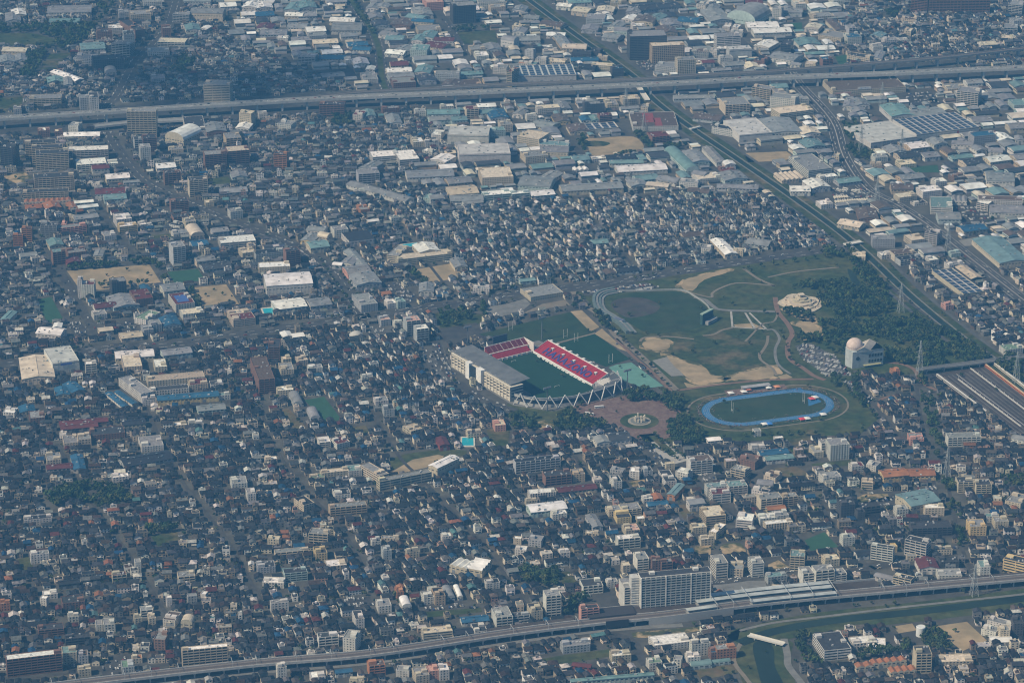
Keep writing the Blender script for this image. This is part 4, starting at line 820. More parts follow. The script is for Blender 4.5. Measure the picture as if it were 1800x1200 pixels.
def gable_roof(m, w, d, h, rise, c, ov=.5, th=.35):
    """ridge along the longer side; returns gable triangles (axis, points)"""
    if w >= d:
        y, x = d / 2 + ov, w / 2 + ov; k = rise / (d / 2); e = h - ov * k
        m.face([(-x, -y, e), (x, -y, e), (x, 0, h + rise), (-x, 0, h + rise)], c); m.face([(x, y, e), (-x, y, e), (-x, 0, h + rise), (x, 0, h + rise)], c)
        m.face([(-x, -y, e - th), (x, -y, e - th), (x, -y, e), (-x, -y, e)], c)
        for s in (-1, 1): m.face([(s * x, -y, e - th), (s * x, 0, h + rise - th), (s * x, 0, h + rise), (s * x, -y, e)], c); m.face([(s * x, y, e - th), (s * x, 0, h + rise - th), (s * x, 0, h + rise), (s * x, y, e)], c)
        return [[(s * w / 2, -d / 2, h), (s * w / 2, d / 2, h), (s * w / 2, 0, h + rise - .05)] for s in (-1, 1)]
    x, y = w / 2 + ov, d / 2 + ov; k = rise / (w / 2); e = h - ov * k
    m.face([(-x, -y, e), (0, -y, h + rise), (0, y, h + rise), (-x, y, e)], c); m.face([(0, -y, h + rise), (x, -y, e), (x, y, e), (0, y, h + rise)], c)
    for s in (-1, 1): m.face([(s * x, -y, e - th), (s * x, y, e - th), (s * x, y, e), (s * x, -y, e)], c); m.face([(s * x, -y, e - th), (0, -y, h + rise - th), (0, -y, h + rise), (s * x, -y, e)], c)
    return [[(-w / 2, s * d / 2, h), (w / 2, s * d / 2, h), (0, s * d / 2, h + rise - .05)] for s in (-1, 1)]
def block(A, ang, w, d, h, wc, rc, ty, name=None, label=None, detail=True):
    """one building: A = front-left base corner (world), ang = direction of the front"""
    u = np.array([math.cos(ang), math.sin(ang)]); v = np.array([-u[1], u[0]]); c = np.array(A[:2]) + u * w / 2 + v * d / 2
    nm, noun, cat = KIND[ty]
    if ty == 'H' and h > 24: nm, noun = 'apartment_tower', 'apartment tower'
    if ty == 'F' and h > 16: nm, noun = 'office_block', 'multi-storey block'
    r = empty(name or nm, (*c, 0), ang)
    st = max(1, round(h / 3.1)); sz = 'small ' if w * d < 160 else ('big ' if w * d > 1400 else '')
    word = ['', 'one', 'two', 'three', 'four', 'five', 'six', 'seven', 'eight', 'nine', 'ten', 'eleven', 'twelve', 'thirteen', 'fourteen', 'fifteen', 'sixteen'][min(16, st)]
    base = label or (f'{sz}{WN[wc]} {noun} with {RN_[rc]} roof' if ty in 'WAZSM' or st < 3 else f'{word}-storey {WN[wc]} {noun} with {RN_[rc]} roof')
    tag(r, base, cat); ROOTS.append((r, base, c))
    cw, cr = jit(WC[wc], .1), jit(RCOL[rc], .12); m = MB(); R2 = [(-w / 2, -d / 2), (w / 2, -d / 2), (w / 2, d / 2), (-w / 2, d / 2)]
    rm = MB()
    if ty in 'WAZ':
        m.prism(R2, 0, h, cw, top=False)
        if ty == 'W':
            rise = min(3.2, .13 * min(w, d)); 
            for g in gable_roof(rm, w, d, h, rise, cr): m.face(g, cw)
            ln = max(w, d)
            q = MB(); (q.box(-ln * .4, ln * .4, -.5, .5, h + rise - .1, h + rise + .5, tuple(min(.8, x * 1.1) for x in cr)) if w >= d else q.box(-.5, .5, -ln * .4, ln * .4, h + rise - .1, h + rise + .5, tuple(min(.8, x * 1.1) for x in cr)))
            if ln > 22: q.build('ridge_vent', 'sheet_metal', r)
        elif ty == 'A':
            n = 8; span, ln = (d, w) if w >= d else (w, d); pr = [(-span / 2 * math.cos(math.pi * i / n), h + span * .28 * math.sin(math.pi * i / n)) for i in range(n + 1)]
            for i in range(n):
                (a0, z0), (a1, z1) = pr[i], pr[i + 1]
                rm.face([(-ln / 2, a0, z0), (ln / 2, a0, z0), (ln / 2, a1, z1), (-ln / 2, a1, z1)] if w >= d else [(a0, -ln / 2, z0), (a0, ln / 2, z0), (a1, ln / 2, z1), (a1, -ln / 2, z1)], cr)
            for s in (-1, 1): m.face([(s * ln / 2, a, z) for a, z in pr] if w >= d else [(a, s * ln / 2, z) for a, z in pr], cw)
        else:
            n = max(2, round(max(w, d) / 8)); 
            for i in range(n):
                if w >= d:
                    x0, x1 = -w / 2 + w * i / n, -w / 2 + w * (i + 1) / n; xm = (x0 + x1) / 2
                    rm.face([(x0, -d / 2, h), (xm, -d / 2, h + 2), (xm, d / 2, h + 2), (x0, d / 2, h)], cr); rm.face([(xm, -d / 2, h + 2), (x1, -d / 2, h), (x1, d / 2, h), (xm, d / 2, h + 2)], cr); m.face([(x0, -d / 2, h), (x1, -d / 2, h), (xm, -d / 2, h + 2)], cw)
                else:
                    y0, y1 = -d / 2 + d * i / n, -d / 2 + d * (i + 1) / n; ym = (y0 + y1) / 2
                    rm.face([(-w / 2, y0, h), (w / 2, y0, h), (w / 2, ym, h + 2), (-w / 2, ym, h + 2)], cr); rm.face([(-w / 2, ym, h + 2), (w / 2, ym, h + 2), (w / 2, y1, h), (-w / 2, y1, h)], cr); m.face([(-w / 2, y0, h), (-w / 2, y1, h), (-w / 2, ym, h + 2)], cw)
        if detail:
            q = MB(); band(q, w, d, h * .62, h * .62 + 1.1, .05, True, True, True); q.build('window_band', 'glass', r)
            for i in range(int(w / 5)):
                x = -w / 2 + (i + .5) * w / int(w / 5); m.box(x - 1.0, x + 1.0, -d / 2 - .15, -d / 2, 0, h - .1, cw)
            for i in range(int(d / 6)):
                y = -d / 2 + (i + .5) * d / int(d / 6)
                for s in (-1, 1): m.box(min(s * w / 2, s * (w / 2 + .15)), max(s * w / 2, s * (w / 2 + .15)), y - 1.6, y + 1.6, 0, h - .1, cw)
            for i in range(1 + int(w > 18)):
                x = -w / 4 + i * w / 2 if w > 18 else 0; q = MB(); q.box(x - 2, x + 2, -d / 2 - .3, -d / 2 - .16, 0, min(4.2, h * .55), (.20, .22, .25)); q.build('shutter_door', 'plain', r)
    else:
        pt = .35; zt = h; zr = h - .8; I2 = [(-w / 2 + pt, -d / 2 + pt), (w / 2 - pt, -d / 2 + pt), (w / 2 - pt, d / 2 - pt), (-w / 2 + pt, d / 2 - pt)]
        m.prism(R2, 0, zt, cw, top=False)
        for i in range(4):
            a, b, c2, d2 = R2[i], R2[(i + 1) % 4], I2[(i + 1) % 4], I2[i]
            m.face([(*a, zt), (*b, zt), (*c2, zt), (*d2, zt)], cw); m.face([(*d2, zt), (*c2, zt), (*c2, zr), (*d2, zr)], cw)
        rm.face([(*p, zr) for p in I2], cr)
        fh = h / st
        if ty in 'FHOV' and detail:
            for k in range(st):
                q = MB(); z0 = k * fh + (.5 if ty == 'H' else 1.05); z1 = k * fh + fh - (.55 if ty in 'HV' else .85)
                band(q, w, d, z0, z1, .05, True, ty != 'H', True); q.build('window_band', 'glass', r)
                if ty == 'H':
                    q = MB(); q.box(-w / 2 + .2, w / 2 - .2, -d / 2 - 1.5, -d / 2 - 1.3, k * fh - .1, k * fh + 1.05, cw); q.box(-w / 2 + .2, w / 2 - .2, -d / 2 - 1.3, -d / 2 - .06, k * fh - .1, k * fh + .1, cw, bottom=True)
                    q.build('balcony', 'wall', r)
            o = .14; px = {'F': (3.7, 1.8), 'H': (6.4, .5), 'O': (14., .8), 'V': (3.4, 1.3)}[ty]; ex = 1.5 if ty == 'H' else (.55 if ty == 'V' else o)
            n = max(1, round(w / px[0]))
            for i in range(n + 1):
                x = -w / 2 + w * i / n; x = min(max(x, -w / 2 + px[1] / 2), w / 2 - px[1] / 2); m.box(x - px[1] / 2, x + px[1] / 2, -d / 2 - ex, -d / 2, 0, h - .05, cw)
            n = max(1, round(d / px[0]))
            for i in range(n + 1):
                y = -d / 2 + d * i / n; y = min(max(y, -d / 2 + px[1] / 2), d / 2 - px[1] / 2)
                for s in (-1, 1):
                    a, b = s * w / 2, s * (w / 2 + o); m.box(min(a, b), max(a, b), y - px[1] / 2, y + px[1] / 2, 0, h - .05, cw)
        elif ty in 'MS':
            n = max(2, round(w / 7))
            for i in range(n + 1): x = -w / 2 + w * i / n; m.box(x - .12, x + .12, -d / 2 - .12, -d / 2, 0, h, tuple(x_ * .85 for x_ in cw))
            q = MB(); band(q, w, d, h * .80, h * .80 + .8, .06, True, False, True); q.build('window_band', 'glass', r)
            for i in range(max(1, int(w / 16))): x = -w / 2 + (i + .5) * w / max(1, int(w / 16)); q = MB(); q.box(x - 2.4, x + 2.4, -d / 2 - .2, -d / 2 - .13, 0, 4.4, (.22, .24, .26)); q.build('loading_door', 'plain', r)
        if ty == 'S':
            nx, ny = max(2, round(w / 12)), max(1, round(d / 12))
            for i in range(nx):
                for j in range(ny):
                    q = MB(); x0, x1 = -w / 2 + w * (i + .1) / nx, -w / 2 + w * (i + .82) / nx; y0, y1 = -d / 2 + d * (j + .08) / ny, -d / 2 + d * (j + .88) / ny
                    q.box(x0, x1, y0, y1, zr + .15, zr + .5); q.build('solar_panel', 'solar', r)
        elif w * d > 90 and ty in 'FHOV':
            k = 1 if ty in 'HV' else 2
            for i in range(k):
                sx, sy = random.uniform(2.2, min(4.5, w / 4)), random.uniform(1.8, min(3.4, d / 4)); x = random.choice((-1, 1)) * (w / 2 - sx - .8); y = random.uniform(-d / 2 + sy + .8, d / 2 - sy - .8) if d > 2 * sy + 2 else 0
                q = MB(); hh = random.uniform(2.2, 3.6); q.box(x - sx, x + sx, y - sy, y + sy, zr, zr + hh, jit(cw, .1)); q.build('roof_house' if i == 0 else 'plant_room', 'wall', r)
            if w > 16:
                q = MB()
                for i in range(random.randint(2, 6)): x, y = random.uniform(-w / 2 + 2, w / 2 - 2), random.uniform(-d / 2 + 1.5, d / 2 - 1.5); q.box(x - .9, x + .9, y - .6, y + .6, zr, zr + 1.5, (.5, .5, .5))
                o = q.build('air_units', 'plain', r); o['kind'] = 'stuff'
    if ty in 'WM' and w * d > 420 and detail:
        q = MB()
        for i in range(int(min(14, w * d / 110))):
            x, y = random.uniform(-.44, .44) * w, random.uniform(-.44, .44) * d; rr = min(3.2, .13 * min(w, d)); zz = (h + rr * (1 - abs(y) / (d / 2) if w >= d else 1 - abs(x) / (w / 2))) if ty == 'W' else h - .8
            s1, s2 = random.uniform(.5, 1.6), random.uniform(.5, 1.2); q.box(x - s1, x + s1, y - s2, y + s2, zz - .4, zz + random.uniform(.5, 1.3), random.choice(((.5, .5, .49), (.12, .12, .13), (.35, .33, .3), (.2, .26, .3))))
        o = q.build('roof_vents', 'plain', r); o['kind'] = 'stuff'
    if ty == 'M': rm.c = [jit((.48, .48, .46), .08) for _ in rm.c]
    m.build('wall', 'wall', r); rm.build('roof', 'sheet_metal' if ty in 'WAZMS' else 'roof', r)
    return r, c
def footprint(A, ang, w, d, pad=0.):
    u = np.array([math.cos(ang), math.sin(ang)]); v = np.array([-u[1], u[0]]); A = np.array(A[:2]) - u * pad - v * pad; w += 2 * pad; d += 2 * pad
    return [tuple(A), tuple(A + u * w), tuple(A + u * w + v * d), tuple(A + v * d)]
def zone_angle(x, y):
    """direction of the local street grid (degrees) at a picture point"""
    if x > 1590 and y > 640: return 4
    if x > 1330 and 240 < y < 640: return 19
    if y < 240: return 11
    if x < 760 and 360 < y < 640: return 19
    if 760 <= x and y < 500: return 15
    return 13
def traced(t, text):
    for ln in text.strip().replace(';', '\n').splitlines():
        f = ln.split()
        if len(f) < 9: continue
        x1, y1, x2, y2, yb, h = map(float, f[:6]); wc, rc, ty = f[6:9]
        (ax, ay), (bx, by), (_, yy) = tile(*t, [(x1, y1), (x2, y2), (x1, yb)])
        A, B = G(ax, ay, h), G(bx, by, h); dv = (B - A)[:2]; w = float(np.linalg.norm(dv)); ang = math.atan2(dv[1], dv[0]); za = R(zone_angle(ax, ay))
        if abs(ang - za) < R(16) and w < 45: ang = za + R(random.uniform(-1.5, 1.5))
        ang = max(R(-30), min(R(50), ang)); u = np.array([math.cos(ang), math.sin(ang)]); v = np.array([-u[1], u[0]])
        lo, hi = 2., 260.
        for _ in range(30):
            md = (lo + hi) / 2; P = A[:2] + v * md
            if PX((P[0], P[1], h))[1] > yy: lo = md
            else: hi = md
        d = max(6.5, min(170., lo)); w = max(w, 6.)
        if d > 6 * w and w < 12: d = 6 * w
        fp = footprint(A, ang, w, d); got = raster(fp, OCC, None)
        if got is None or len(got) == 0: continue
        if (got == 9).mean() > .35 or ((np.isin(got, (6, 7))).mean() > .55 and h < 30): continue
        block(A, ang, w, d, h, wc, rc, ty); raster(footprint(A, ang, w, d, 1.6), OCC, 9)
# --- the tall balcony tower by the station (its own facade)
def sign(r, w, d, x0, x1, z0, z1, c, text=None, tc=(.7, .7, .68)):
    q = MB(); q.box(x0, x1, -d / 2 - .5, -d / 2 - .25, z0, z1, c); s = q.build('sign', 'plain', r)
    if text:
        cu = bpy.data.curves.new('t', 'FONT'); cu.body = text; cu.size = (z1 - z0) * .95; cu.align_x = 'CENTER'; cu.offset = .03 * cu.size; cu.resolution_u = 2; ob = bpy.data.objects.new('t', cu); col.objects.link(ob)
        me = bpy.data.meshes.new_from_object(ob.evaluated_get(bpy.context.evaluated_depsgraph_get())); bpy.data.objects.remove(ob)
        if len(me.vertices):
            co = np.empty(len(me.vertices) * 3); me.vertices.foreach_get('co', co); co = co.reshape(-1, 3); me.vertices.foreach_set('co', np.stack([co[:, 0] + (x0 + x1) / 2, np.full(len(co), -d / 2 - .56), co[:, 1] + z0 + (z1 - z0) * .16], 1).ravel())
            me.materials.clear(); me.materials.append(MATS['plain']); ca = me.color_attributes.new('Col', 'FLOAT_COLOR', 'CORNER'); ca.data.foreach_set('color', np.tile(np.array([*tc, 1], np.float32), len(me.loops))); me.update(); link('lettering', me, s)
def find(x, y):
    p = G(x, y)[:2]; return min(ROOTS, key=lambda t: np.hypot(*(np.array(t[2]) - p)))[0]
def dims(r):
    m = [c for c in r.children if c.name.startswith('wall')][0].data; v = np.array([x.co for x in m.vertices]); return v[:, 0].max() - v[:, 0].min(), -2 * v[:, 1].min(), v[:, 2].max()
def tall_tower():
    h = 46; A, B = G(900 + 905 / 4, 900 + 458 / 4, h), G(900 + 1400 / 4, 900 + 412 / 4, h); dv = (B - A)[:2]; w = float(np.linalg.norm(dv)); ang = math.atan2(dv[1], dv[0]); d = 13.
    u = np.array([math.cos(ang), math.sin(ang)]); v = np.array([-u[1], u[0]]); c = A[:2] + u * w / 2 + v * d / 2
    r = empty('apartment_tower', (*c, 0), ang); lb = 'tallest pale fifteen-storey apartment tower with rows of balconies beside the station'; tag(r, lb, 'apartment block'); cw = (.60, .59, .55)
    m = MB(); m.box(-w / 2, w / 2, -d / 2, d / 2, 0, h - .9, cw); m.box(-w / 2 - .3, w / 2 + .3, -d / 2 - .3, d / 2 + .3, h - 1.4, h - .5, (.66, .65, .62)); m.build('wall', 'wall', r)
    q = MB(); q.box(-w / 2 + .4, w / 2 - .4, -d / 2 + .4, d / 2 - .4, h - .5, h - .35, (.05, .05, .055)); q.build('roof', 'roof', r)
    fh = h / 15
    for k in range(15):
        z = k * fh; q = MB(); band(q, w, d, z + .4, z + fh - .5, .05, True, False, False); q.build('window_band', 'glass', r)
        q = MB(); q.box(-w / 2, w / 2, -d / 2 - 1.9, -d / 2 - 1.7, z - .1, z + 1.1, (.40, .43, .43) if k > 2 else (.58, .55, .48)); q.box(-w / 2, w / 2, -d / 2 - 1.7, -d / 2 - .06, z - .12, z + .12, cw, bottom=True); q.build('balcony', 'wall', r)
        q = MB()
        for i in range(3): y = -d / 2 + 1.5 + i * 4; q.box(-w / 2 - .06, -w / 2 - .02, y, y + 1.6, z + 1, z + 2.2)
        o = q.build('end_windows', 'glass', r); o['kind'] = 'stuff'
    n = 14
    for i in range(n + 1):
        x = -w / 2 + w * i / n; big = i in (0, 5, 10, 14); b = .55 if big else .14; x = min(max(x, -w / 2 + b), w / 2 - b); q = MB(); q.box(x - b, x + b, -d / 2 - (2.3 if big else 1.95), -d / 2, 0, h - (.2 if big else 1.4), (.68, .67, .63)); q.build('party_wall', 'wall', r)
    for x in (-w * .32, w * .3): q = MB(); q.box(x - 3, x + 3, -2, 3, h - .35, h + 2.6, cw); q.build('lift_house', 'wall', r)
    q = MB(); q.box(-w / 2 - 9, -w / 2 - .3, -d / 2 + 6, d / 2 + 4, 0, h - 3, (.50, .50, .48))
    for k in range(14): q.box(-w / 2 - 9.2, -w / 2 - .3, -d / 2 + 5.6, -d / 2 + 6, k * fh, k * fh + 1.1, (.62, .61, .58))
    q.build('stair_wing', 'wall', r); raster(footprint(A, ang, w, d, 4), OCC, 9)
tall_tower()
traced((450, 600, 4.), '''870 985 1235 915 962 13 c g O;1275 890 1425 815 868 14 c w W;870 945 935 925 865 12 c g O;85 40 165 40 -20 22 b d H;190 125 250 120 100 9 c c F;175 200 265 190 150 13 c g F;300 135 365 125 105 8 c c F;150 345 255 325 315 9 c w F
1490 650 1590 640 620 7 c d F;1680 590 1755 580 550 9 p c F;1295 730 1360 720 675 8 r r W;520 1170 770 1130 1140 12 e g H;460 925 655 905 900 8 c c F;385 960 485 955 930 5 c a F;555 1080 660 1060 1035 8 w k F;650 910 745 900 870 8 w t F;335 1150 410 1130 1100 9 c k F;840 420 930 410 390 7 w g F;900 480 975 480 440 10 g d F;370 190 470 185 165 8 w g F;745 250 820 240 230 8 w g F;1090 630 1170 610 590 7 c e F;265 440 335 440 365 5 g g A;385 540 455 540 475 4 g g A;65 830 150 825 810 6 c w F;445 710 525 700 670 8 w w H;570 720 660 700 680 8 w r F''')
traced((0, 0, 1.), '''455 667 481 662 628 21 b n H;933 522 990 513 507 7 c g F''')
traced((0, 0, 4.), '''330 92 640 85 42 8 w g W;85 110 185 105 70 9 c w W;40 150 145 150 95 8 w g W;0 135 25 140 105 7 w g W;345 160 555 158 130 6 w t W;835 90 905 88 70 14 g g F;915 105 1062 100 75 13 c g F;1008 18 1138 20 2 12 w g F;680 228 788 225 205 18 b d F;765 200 860 190 175 14 w w F;870 245 945 240 215 25 g d F;950 215 1018 205 145 22 b d F;785 305 912 315 280 22 g g H;1140 200 1200 200 175 18 b g F
1105 295 1300 300 265 12 w c H;1215 100 1330 105 85 15 g g H;1335 90 1565 95 55 16 c g W;1290 10 1480 12 -15 9 g g W;1550 50 1665 50 20 10 w w W;1700 50 1800 55 10 9 w w W;1700 110 1800 112 85 9 c w W;1310 215 1410 215 175 8 w t W;1410 200 1455 205 180 8 w w W;1042 370 1190 372 335 10 w g F;515 405 650 415 375 13 w g F;570 350 740 350 305 9 w t W;655 425 870 410 395 20 k d F;740 510 820 512 485 7 g g A;1065 555 1160 555 525 12 g g F;1430 595 1615 600 560 36 c g O;1255 665 1310 665 635 20 w k F
10 360 180 365 330 9 c c W;0 440 105 440 395 8 w g W;105 430 195 425 385 7 w g W;335 580 445 575 545 7 t t W;450 600 510 595 545 8 g g W;530 570 590 555 505 7 g w W;205 695 430 690 665 15 c g H;440 715 515 715 695 20 w g F;560 690 625 690 665 22 g g F;628 690 692 690 650 23 w d F;95 770 150 770 750 10 g g F;890 785 1095 785 760 44 c g H;1310 925 1450 915 820 12 w d F;1228 760 1300 758 745 14 g r F;1160 960 1245 1000 900 10 c w A;1455 930 1595 930 870 13 b g W;1655 900 1750 905 865 8 w w W;1680 790 1765 800 770 25 c c F
85 855 220 855 835 16 g d H;205 885 250 885 865 14 w g F;268 920 350 920 897 12 b w F;385 925 440 925 908 9 b c F;480 880 548 885 855 14 w g F;445 960 700 955 930 6 c w W;175 1010 390 1000 985 30 c d H;222 1045 440 1035 1020 30 c d H;250 1085 480 1075 1055 30 c d H;480 1060 760 1050 1030 16 w w H;540 1160 750 1145 1120 12 w w H;755 1150 830 1145 1125 9 w w F;650 1190 770 1185 1160 10 w r W;985 1040 1060 1040 1012 22 w g F;945 985 1000 985 960 20 g d H;1005 975 1100 970 945 24 b d H;1590 975 1690 960 935 17 e g H;1440 1090 1595 1085 1060 24 b g H;1600 1065 1755 1060 1030 26 b c H;1190 1055 1290 1050 1030 8 c g F;1105 1185 1240 1180 1150 8 w w W;0 1030 85 1040 1000 35 k d H''')
traced((450, 0, 4.), '''0 20 115 25 -15 8 c w W;0 60 120 62 25 8 w w W;0 115 130 118 85 8 w b W;0 200 110 205 165 7 w r W;30 245 215 245 205 7 g g W;195 70 300 75 20 8 g t W;200 110 325 115 85 9 c w W;305 60 430 62 15 9 g t W;300 120 430 122 85 8 g g W;500 20 640 22 -10 7 w g W;515 150 690 155 120 8 c w W;530 215 740 215 160 8 w g W;590 232 770 232 210 5 w w W;360 225 495 222 190 8 w w W;375 255 500 255 230 12 g g F;215 195 350 200 160 6 w g W;145 265 222 270 250 8 w w F;255 290 390 290 262 6 g g W;405 310 580 310 280 8 c c W;600 260 720 262 235 8 w g W
650 325 790 328 298 7 w b W;675 350 800 355 325 7 w b W;440 415 630 415 388 6 w b W;630 425 675 425 400 8 w w F;690 455 800 455 415 6 w w W;755 450 820 455 430 7 w c W;770 490 830 492 465 6 w w W;755 560 860 560 510 8 w g F;535 625 635 630 590 17 w g F;295 400 415 405 370 14 g g H;770 60 860 65 30 7 w g W;840 50 925 55 25 8 w g W;800 130 895 130 95 8 c g W;820 185 945 185 150 7 g d W;935 175 1085 185 130 6 n n W;1045 120 1150 145 95 9 w t W;1090 150 1245 160 130 9 c b W;1120 110 1250 110 60 8 w g W;1140 215 1305 215 180 10 c g F;860 240 960 265 215 8 w g W;905 280 1030 285 245 8 w t W;1090 285 1170 290 245 9 w t W;1150 265 1245 270 220 9 w t W
1180 320 1290 350 290 7 c r W;1290 320 1410 325 280 12 w g F;1250 285 1390 290 260 9 w r W;1085 350 1200 355 310 14 t t F;905 375 1035 385 345 7 w w W;970 350 1060 365 315 7 w g W;925 510 1100 510 480 6 c w W;940 555 1120 558 515 8 g g W;965 585 1125 580 545 10 b g F;950 465 1075 465 435 6 c r W;1110 510 1220 515 460 8 w t W;1145 570 1270 570 530 8 g d W;1260 520 1430 525 495 13 g g F;1300 600 1430 610 560 6 g n W;1430 530 1600 530 505 6 t t W;1430 610 1600 610 565 7 e n F;1510 350 1610 340 320 10 c g F;1620 355 1730 350 310 8 w g W;1550 395 1640 395 365 8 w w F;1665 475 1760 480 450 12 w g F;1765 500 1800 505 470 28 c r H;1600 450 1660 450 430 7 g g W;1720 280 1800 300 260 13 w g A
1200 20 1320 15 -30 16 p p F;1385 45 1550 40 15 34 k g V;1320 40 1385 45 20 34 g g F;1565 20 1755 15 -10 12 w g F;1650 55 1755 52 30 12 c g F;1620 165 1730 160 145 5 w w W;445 730 620 735 710 22 b d H;680 805 748 810 775 11 w r F;760 820 845 820 775 6 g t W;890 765 1010 760 750 9 b g F;935 870 1025 860 810 7 w g W;1120 785 1195 780 765 9 w g F;1300 750 1390 745 735 7 w w F;1480 770 1565 765 745 16 c r H;1560 755 1690 750 730 6 w w W;1205 805 1435 800 770 9 t t W;1225 850 1380 845 820 8 t g W;1380 850 1490 850 820 8 t t W;1580 800 1700 800 770 8 w t W;1650 835 1780 830 775 8 w b W;1720 880 1800 870 845 12 c g F
1345 945 1635 950 885 17 w g M;1430 1085 1790 1075 1015 18 w g M;820 1105 1005 1090 1065 12 w w O;1010 1125 1150 1115 1060 13 w w O;1105 1000 1180 995 970 9 c w F;1190 1005 1290 1000 985 8 w k F;1225 1120 1330 1140 1080 9 w w W;1170 1055 1235 1070 1040 7 w w F;755 1090 835 1100 1060 10 g g H;720 1180 800 1195 1130 7 g g W;1650 920 1755 915 895 12 t t F;1230 945 1300 950 910 9 w w F;125 1080 215 1085 1060 27 o d H;20 800 80 800 780 9 w g F;150 870 245 880 840 12 w g F''')
traced((900, 0, 4.), '''0 75 90 80 40 7 w g W;80 130 185 135 105 6 w g W;190 165 310 200 140 6 c n W;0 180 70 190 165 9 c c F;0 225 90 230 195 7 w g W;0 290 200 285 255 7 w g W;25 320 150 320 285 6 c g W;240 250 370 255 225 6 w w W;345 330 420 320 245 6 e g W;350 340 520 345 305 7 c c W;420 375 555 380 350 9 k d F;550 360 620 365 335 8 k k F;90 350 150 360 340 16 g g F;150 330 215 330 305 12 k t F;215 335 290 335 318 7 w w F;225 360 325 360 345 7 w c F;165 415 240 420 395 11 w g F;240 430 370 440 405 7 c c F;40 445 110 450 430 6 w o F;105 450 165 455 430 6 w t F;35 535 452 522 462 14 w s S;-30 520 35 540 500 12 w g F
415 430 610 425 405 6 w b W;555 455 705 465 435 9 c c F;470 475 580 485 450 7 k k W;600 395 670 400 385 8 c c F;705 485 785 480 465 15 k b F;310 40 410 50 20 8 w w W;400 25 565 25 0 8 w t W;415 75 530 90 45 9 c c W;520 130 650 135 95 12 g g F;590 80 710 85 45 6 w c W;690 20 770 22 0 8 c g F;770 135 850 145 105 7 w w W;800 85 900 90 50 7 g g W;880 80 1060 60 35 7 g d W;1035 60 1190 55 20 8 g d W;850 150 990 160 110 9 c n W;940 130 1030 145 95 7 g t W;1030 120 1145 125 90 10 w w F;1075 185 1200 180 140 7 w g W;1160 150 1300 160 115 7 w b W;850 185 940 185 165 10 w w F;715 215 815 220 190 13 t g W;670 190 750 200 155 9 w g W;630 260 740 275 230 7 g g W;485 210 600 215 175 7 g g W;1045 235 1170 235 190 10 e n W
830 258 1090 250 215 44 k g O;985 325 1215 315 300 32 e c V;1165 425 1285 410 400 28 c g V;1005 460 1180 480 430 12 g g F;1440 260 1610 255 235 26 w g O;1530 350 1690 345 325 20 g g M;1480 335 1530 345 310 20 w g F;1270 370 1385 370 345 15 w n F;1385 360 1440 365 335 12 w g F;1340 445 1430 445 425 8 w r W;1465 410 1555 405 390 12 w g F;1500 465 1645 460 435 6 g g W;1420 500 1550 500 480 5 g g W;1650 480 1750 480 445 6 w c W;1700 420 1775 430 385 9 b k F;1660 195 1880 190 155 9 w w W;1705 235 1970 225 200 9 w w W;1480 185 1530 190 165 9 w w F;1545 190 1590 195 170 9 w w F;1400 150 1555 150 70 8 g g W;1510 120 1690 160 60 9 t g A;1590 80 1800 80 40 8 g g W;1190 110 1270 110 85 12 c g F;1295 30 1360 40 0 9 w g F;1640 20 1760 25 0 8 b r W;1370 60 1450 65 30 8 w g W;1700 320 1800 340 280 8 w w W;1530 230 1620 235 205 8 w g F
455 705 558 700 688 6 w w F;180 765 340 755 740 10 w c F;325 770 420 770 720 6 g g W;510 735 650 725 715 20 k g F;670 740 750 735 700 7 c g F;780 700 905 700 670 10 c c F;770 770 900 765 750 6 w g W;905 750 955 755 730 10 c g F;615 815 705 810 795 14 b r H;490 850 560 850 820 6 w b W;560 850 630 845 815 6 t t W;305 860 410 850 810 6 y n W;410 930 560 925 880 6 c n W;540 910 750 895 870 7 w s S;730 870 795 870 825 14 c c F;850 890 1170 885 790 8 w n F;985 965 1105 950 930 14 b r H;1140 695 1425 690 670 7 g g W;1690 610 1800 640 590 20 c g H;1500 740 1680 740 690 18 c g H;1270 830 1460 850 790 6 g n W;1600 950 1830 930 845 14 w g M;1405 890 1560 920 870 12 w k F;0 800 75 810 770 7 w g W;105 820 180 820 800 9 w g F;125 880 240 915 840 6 c g W''')
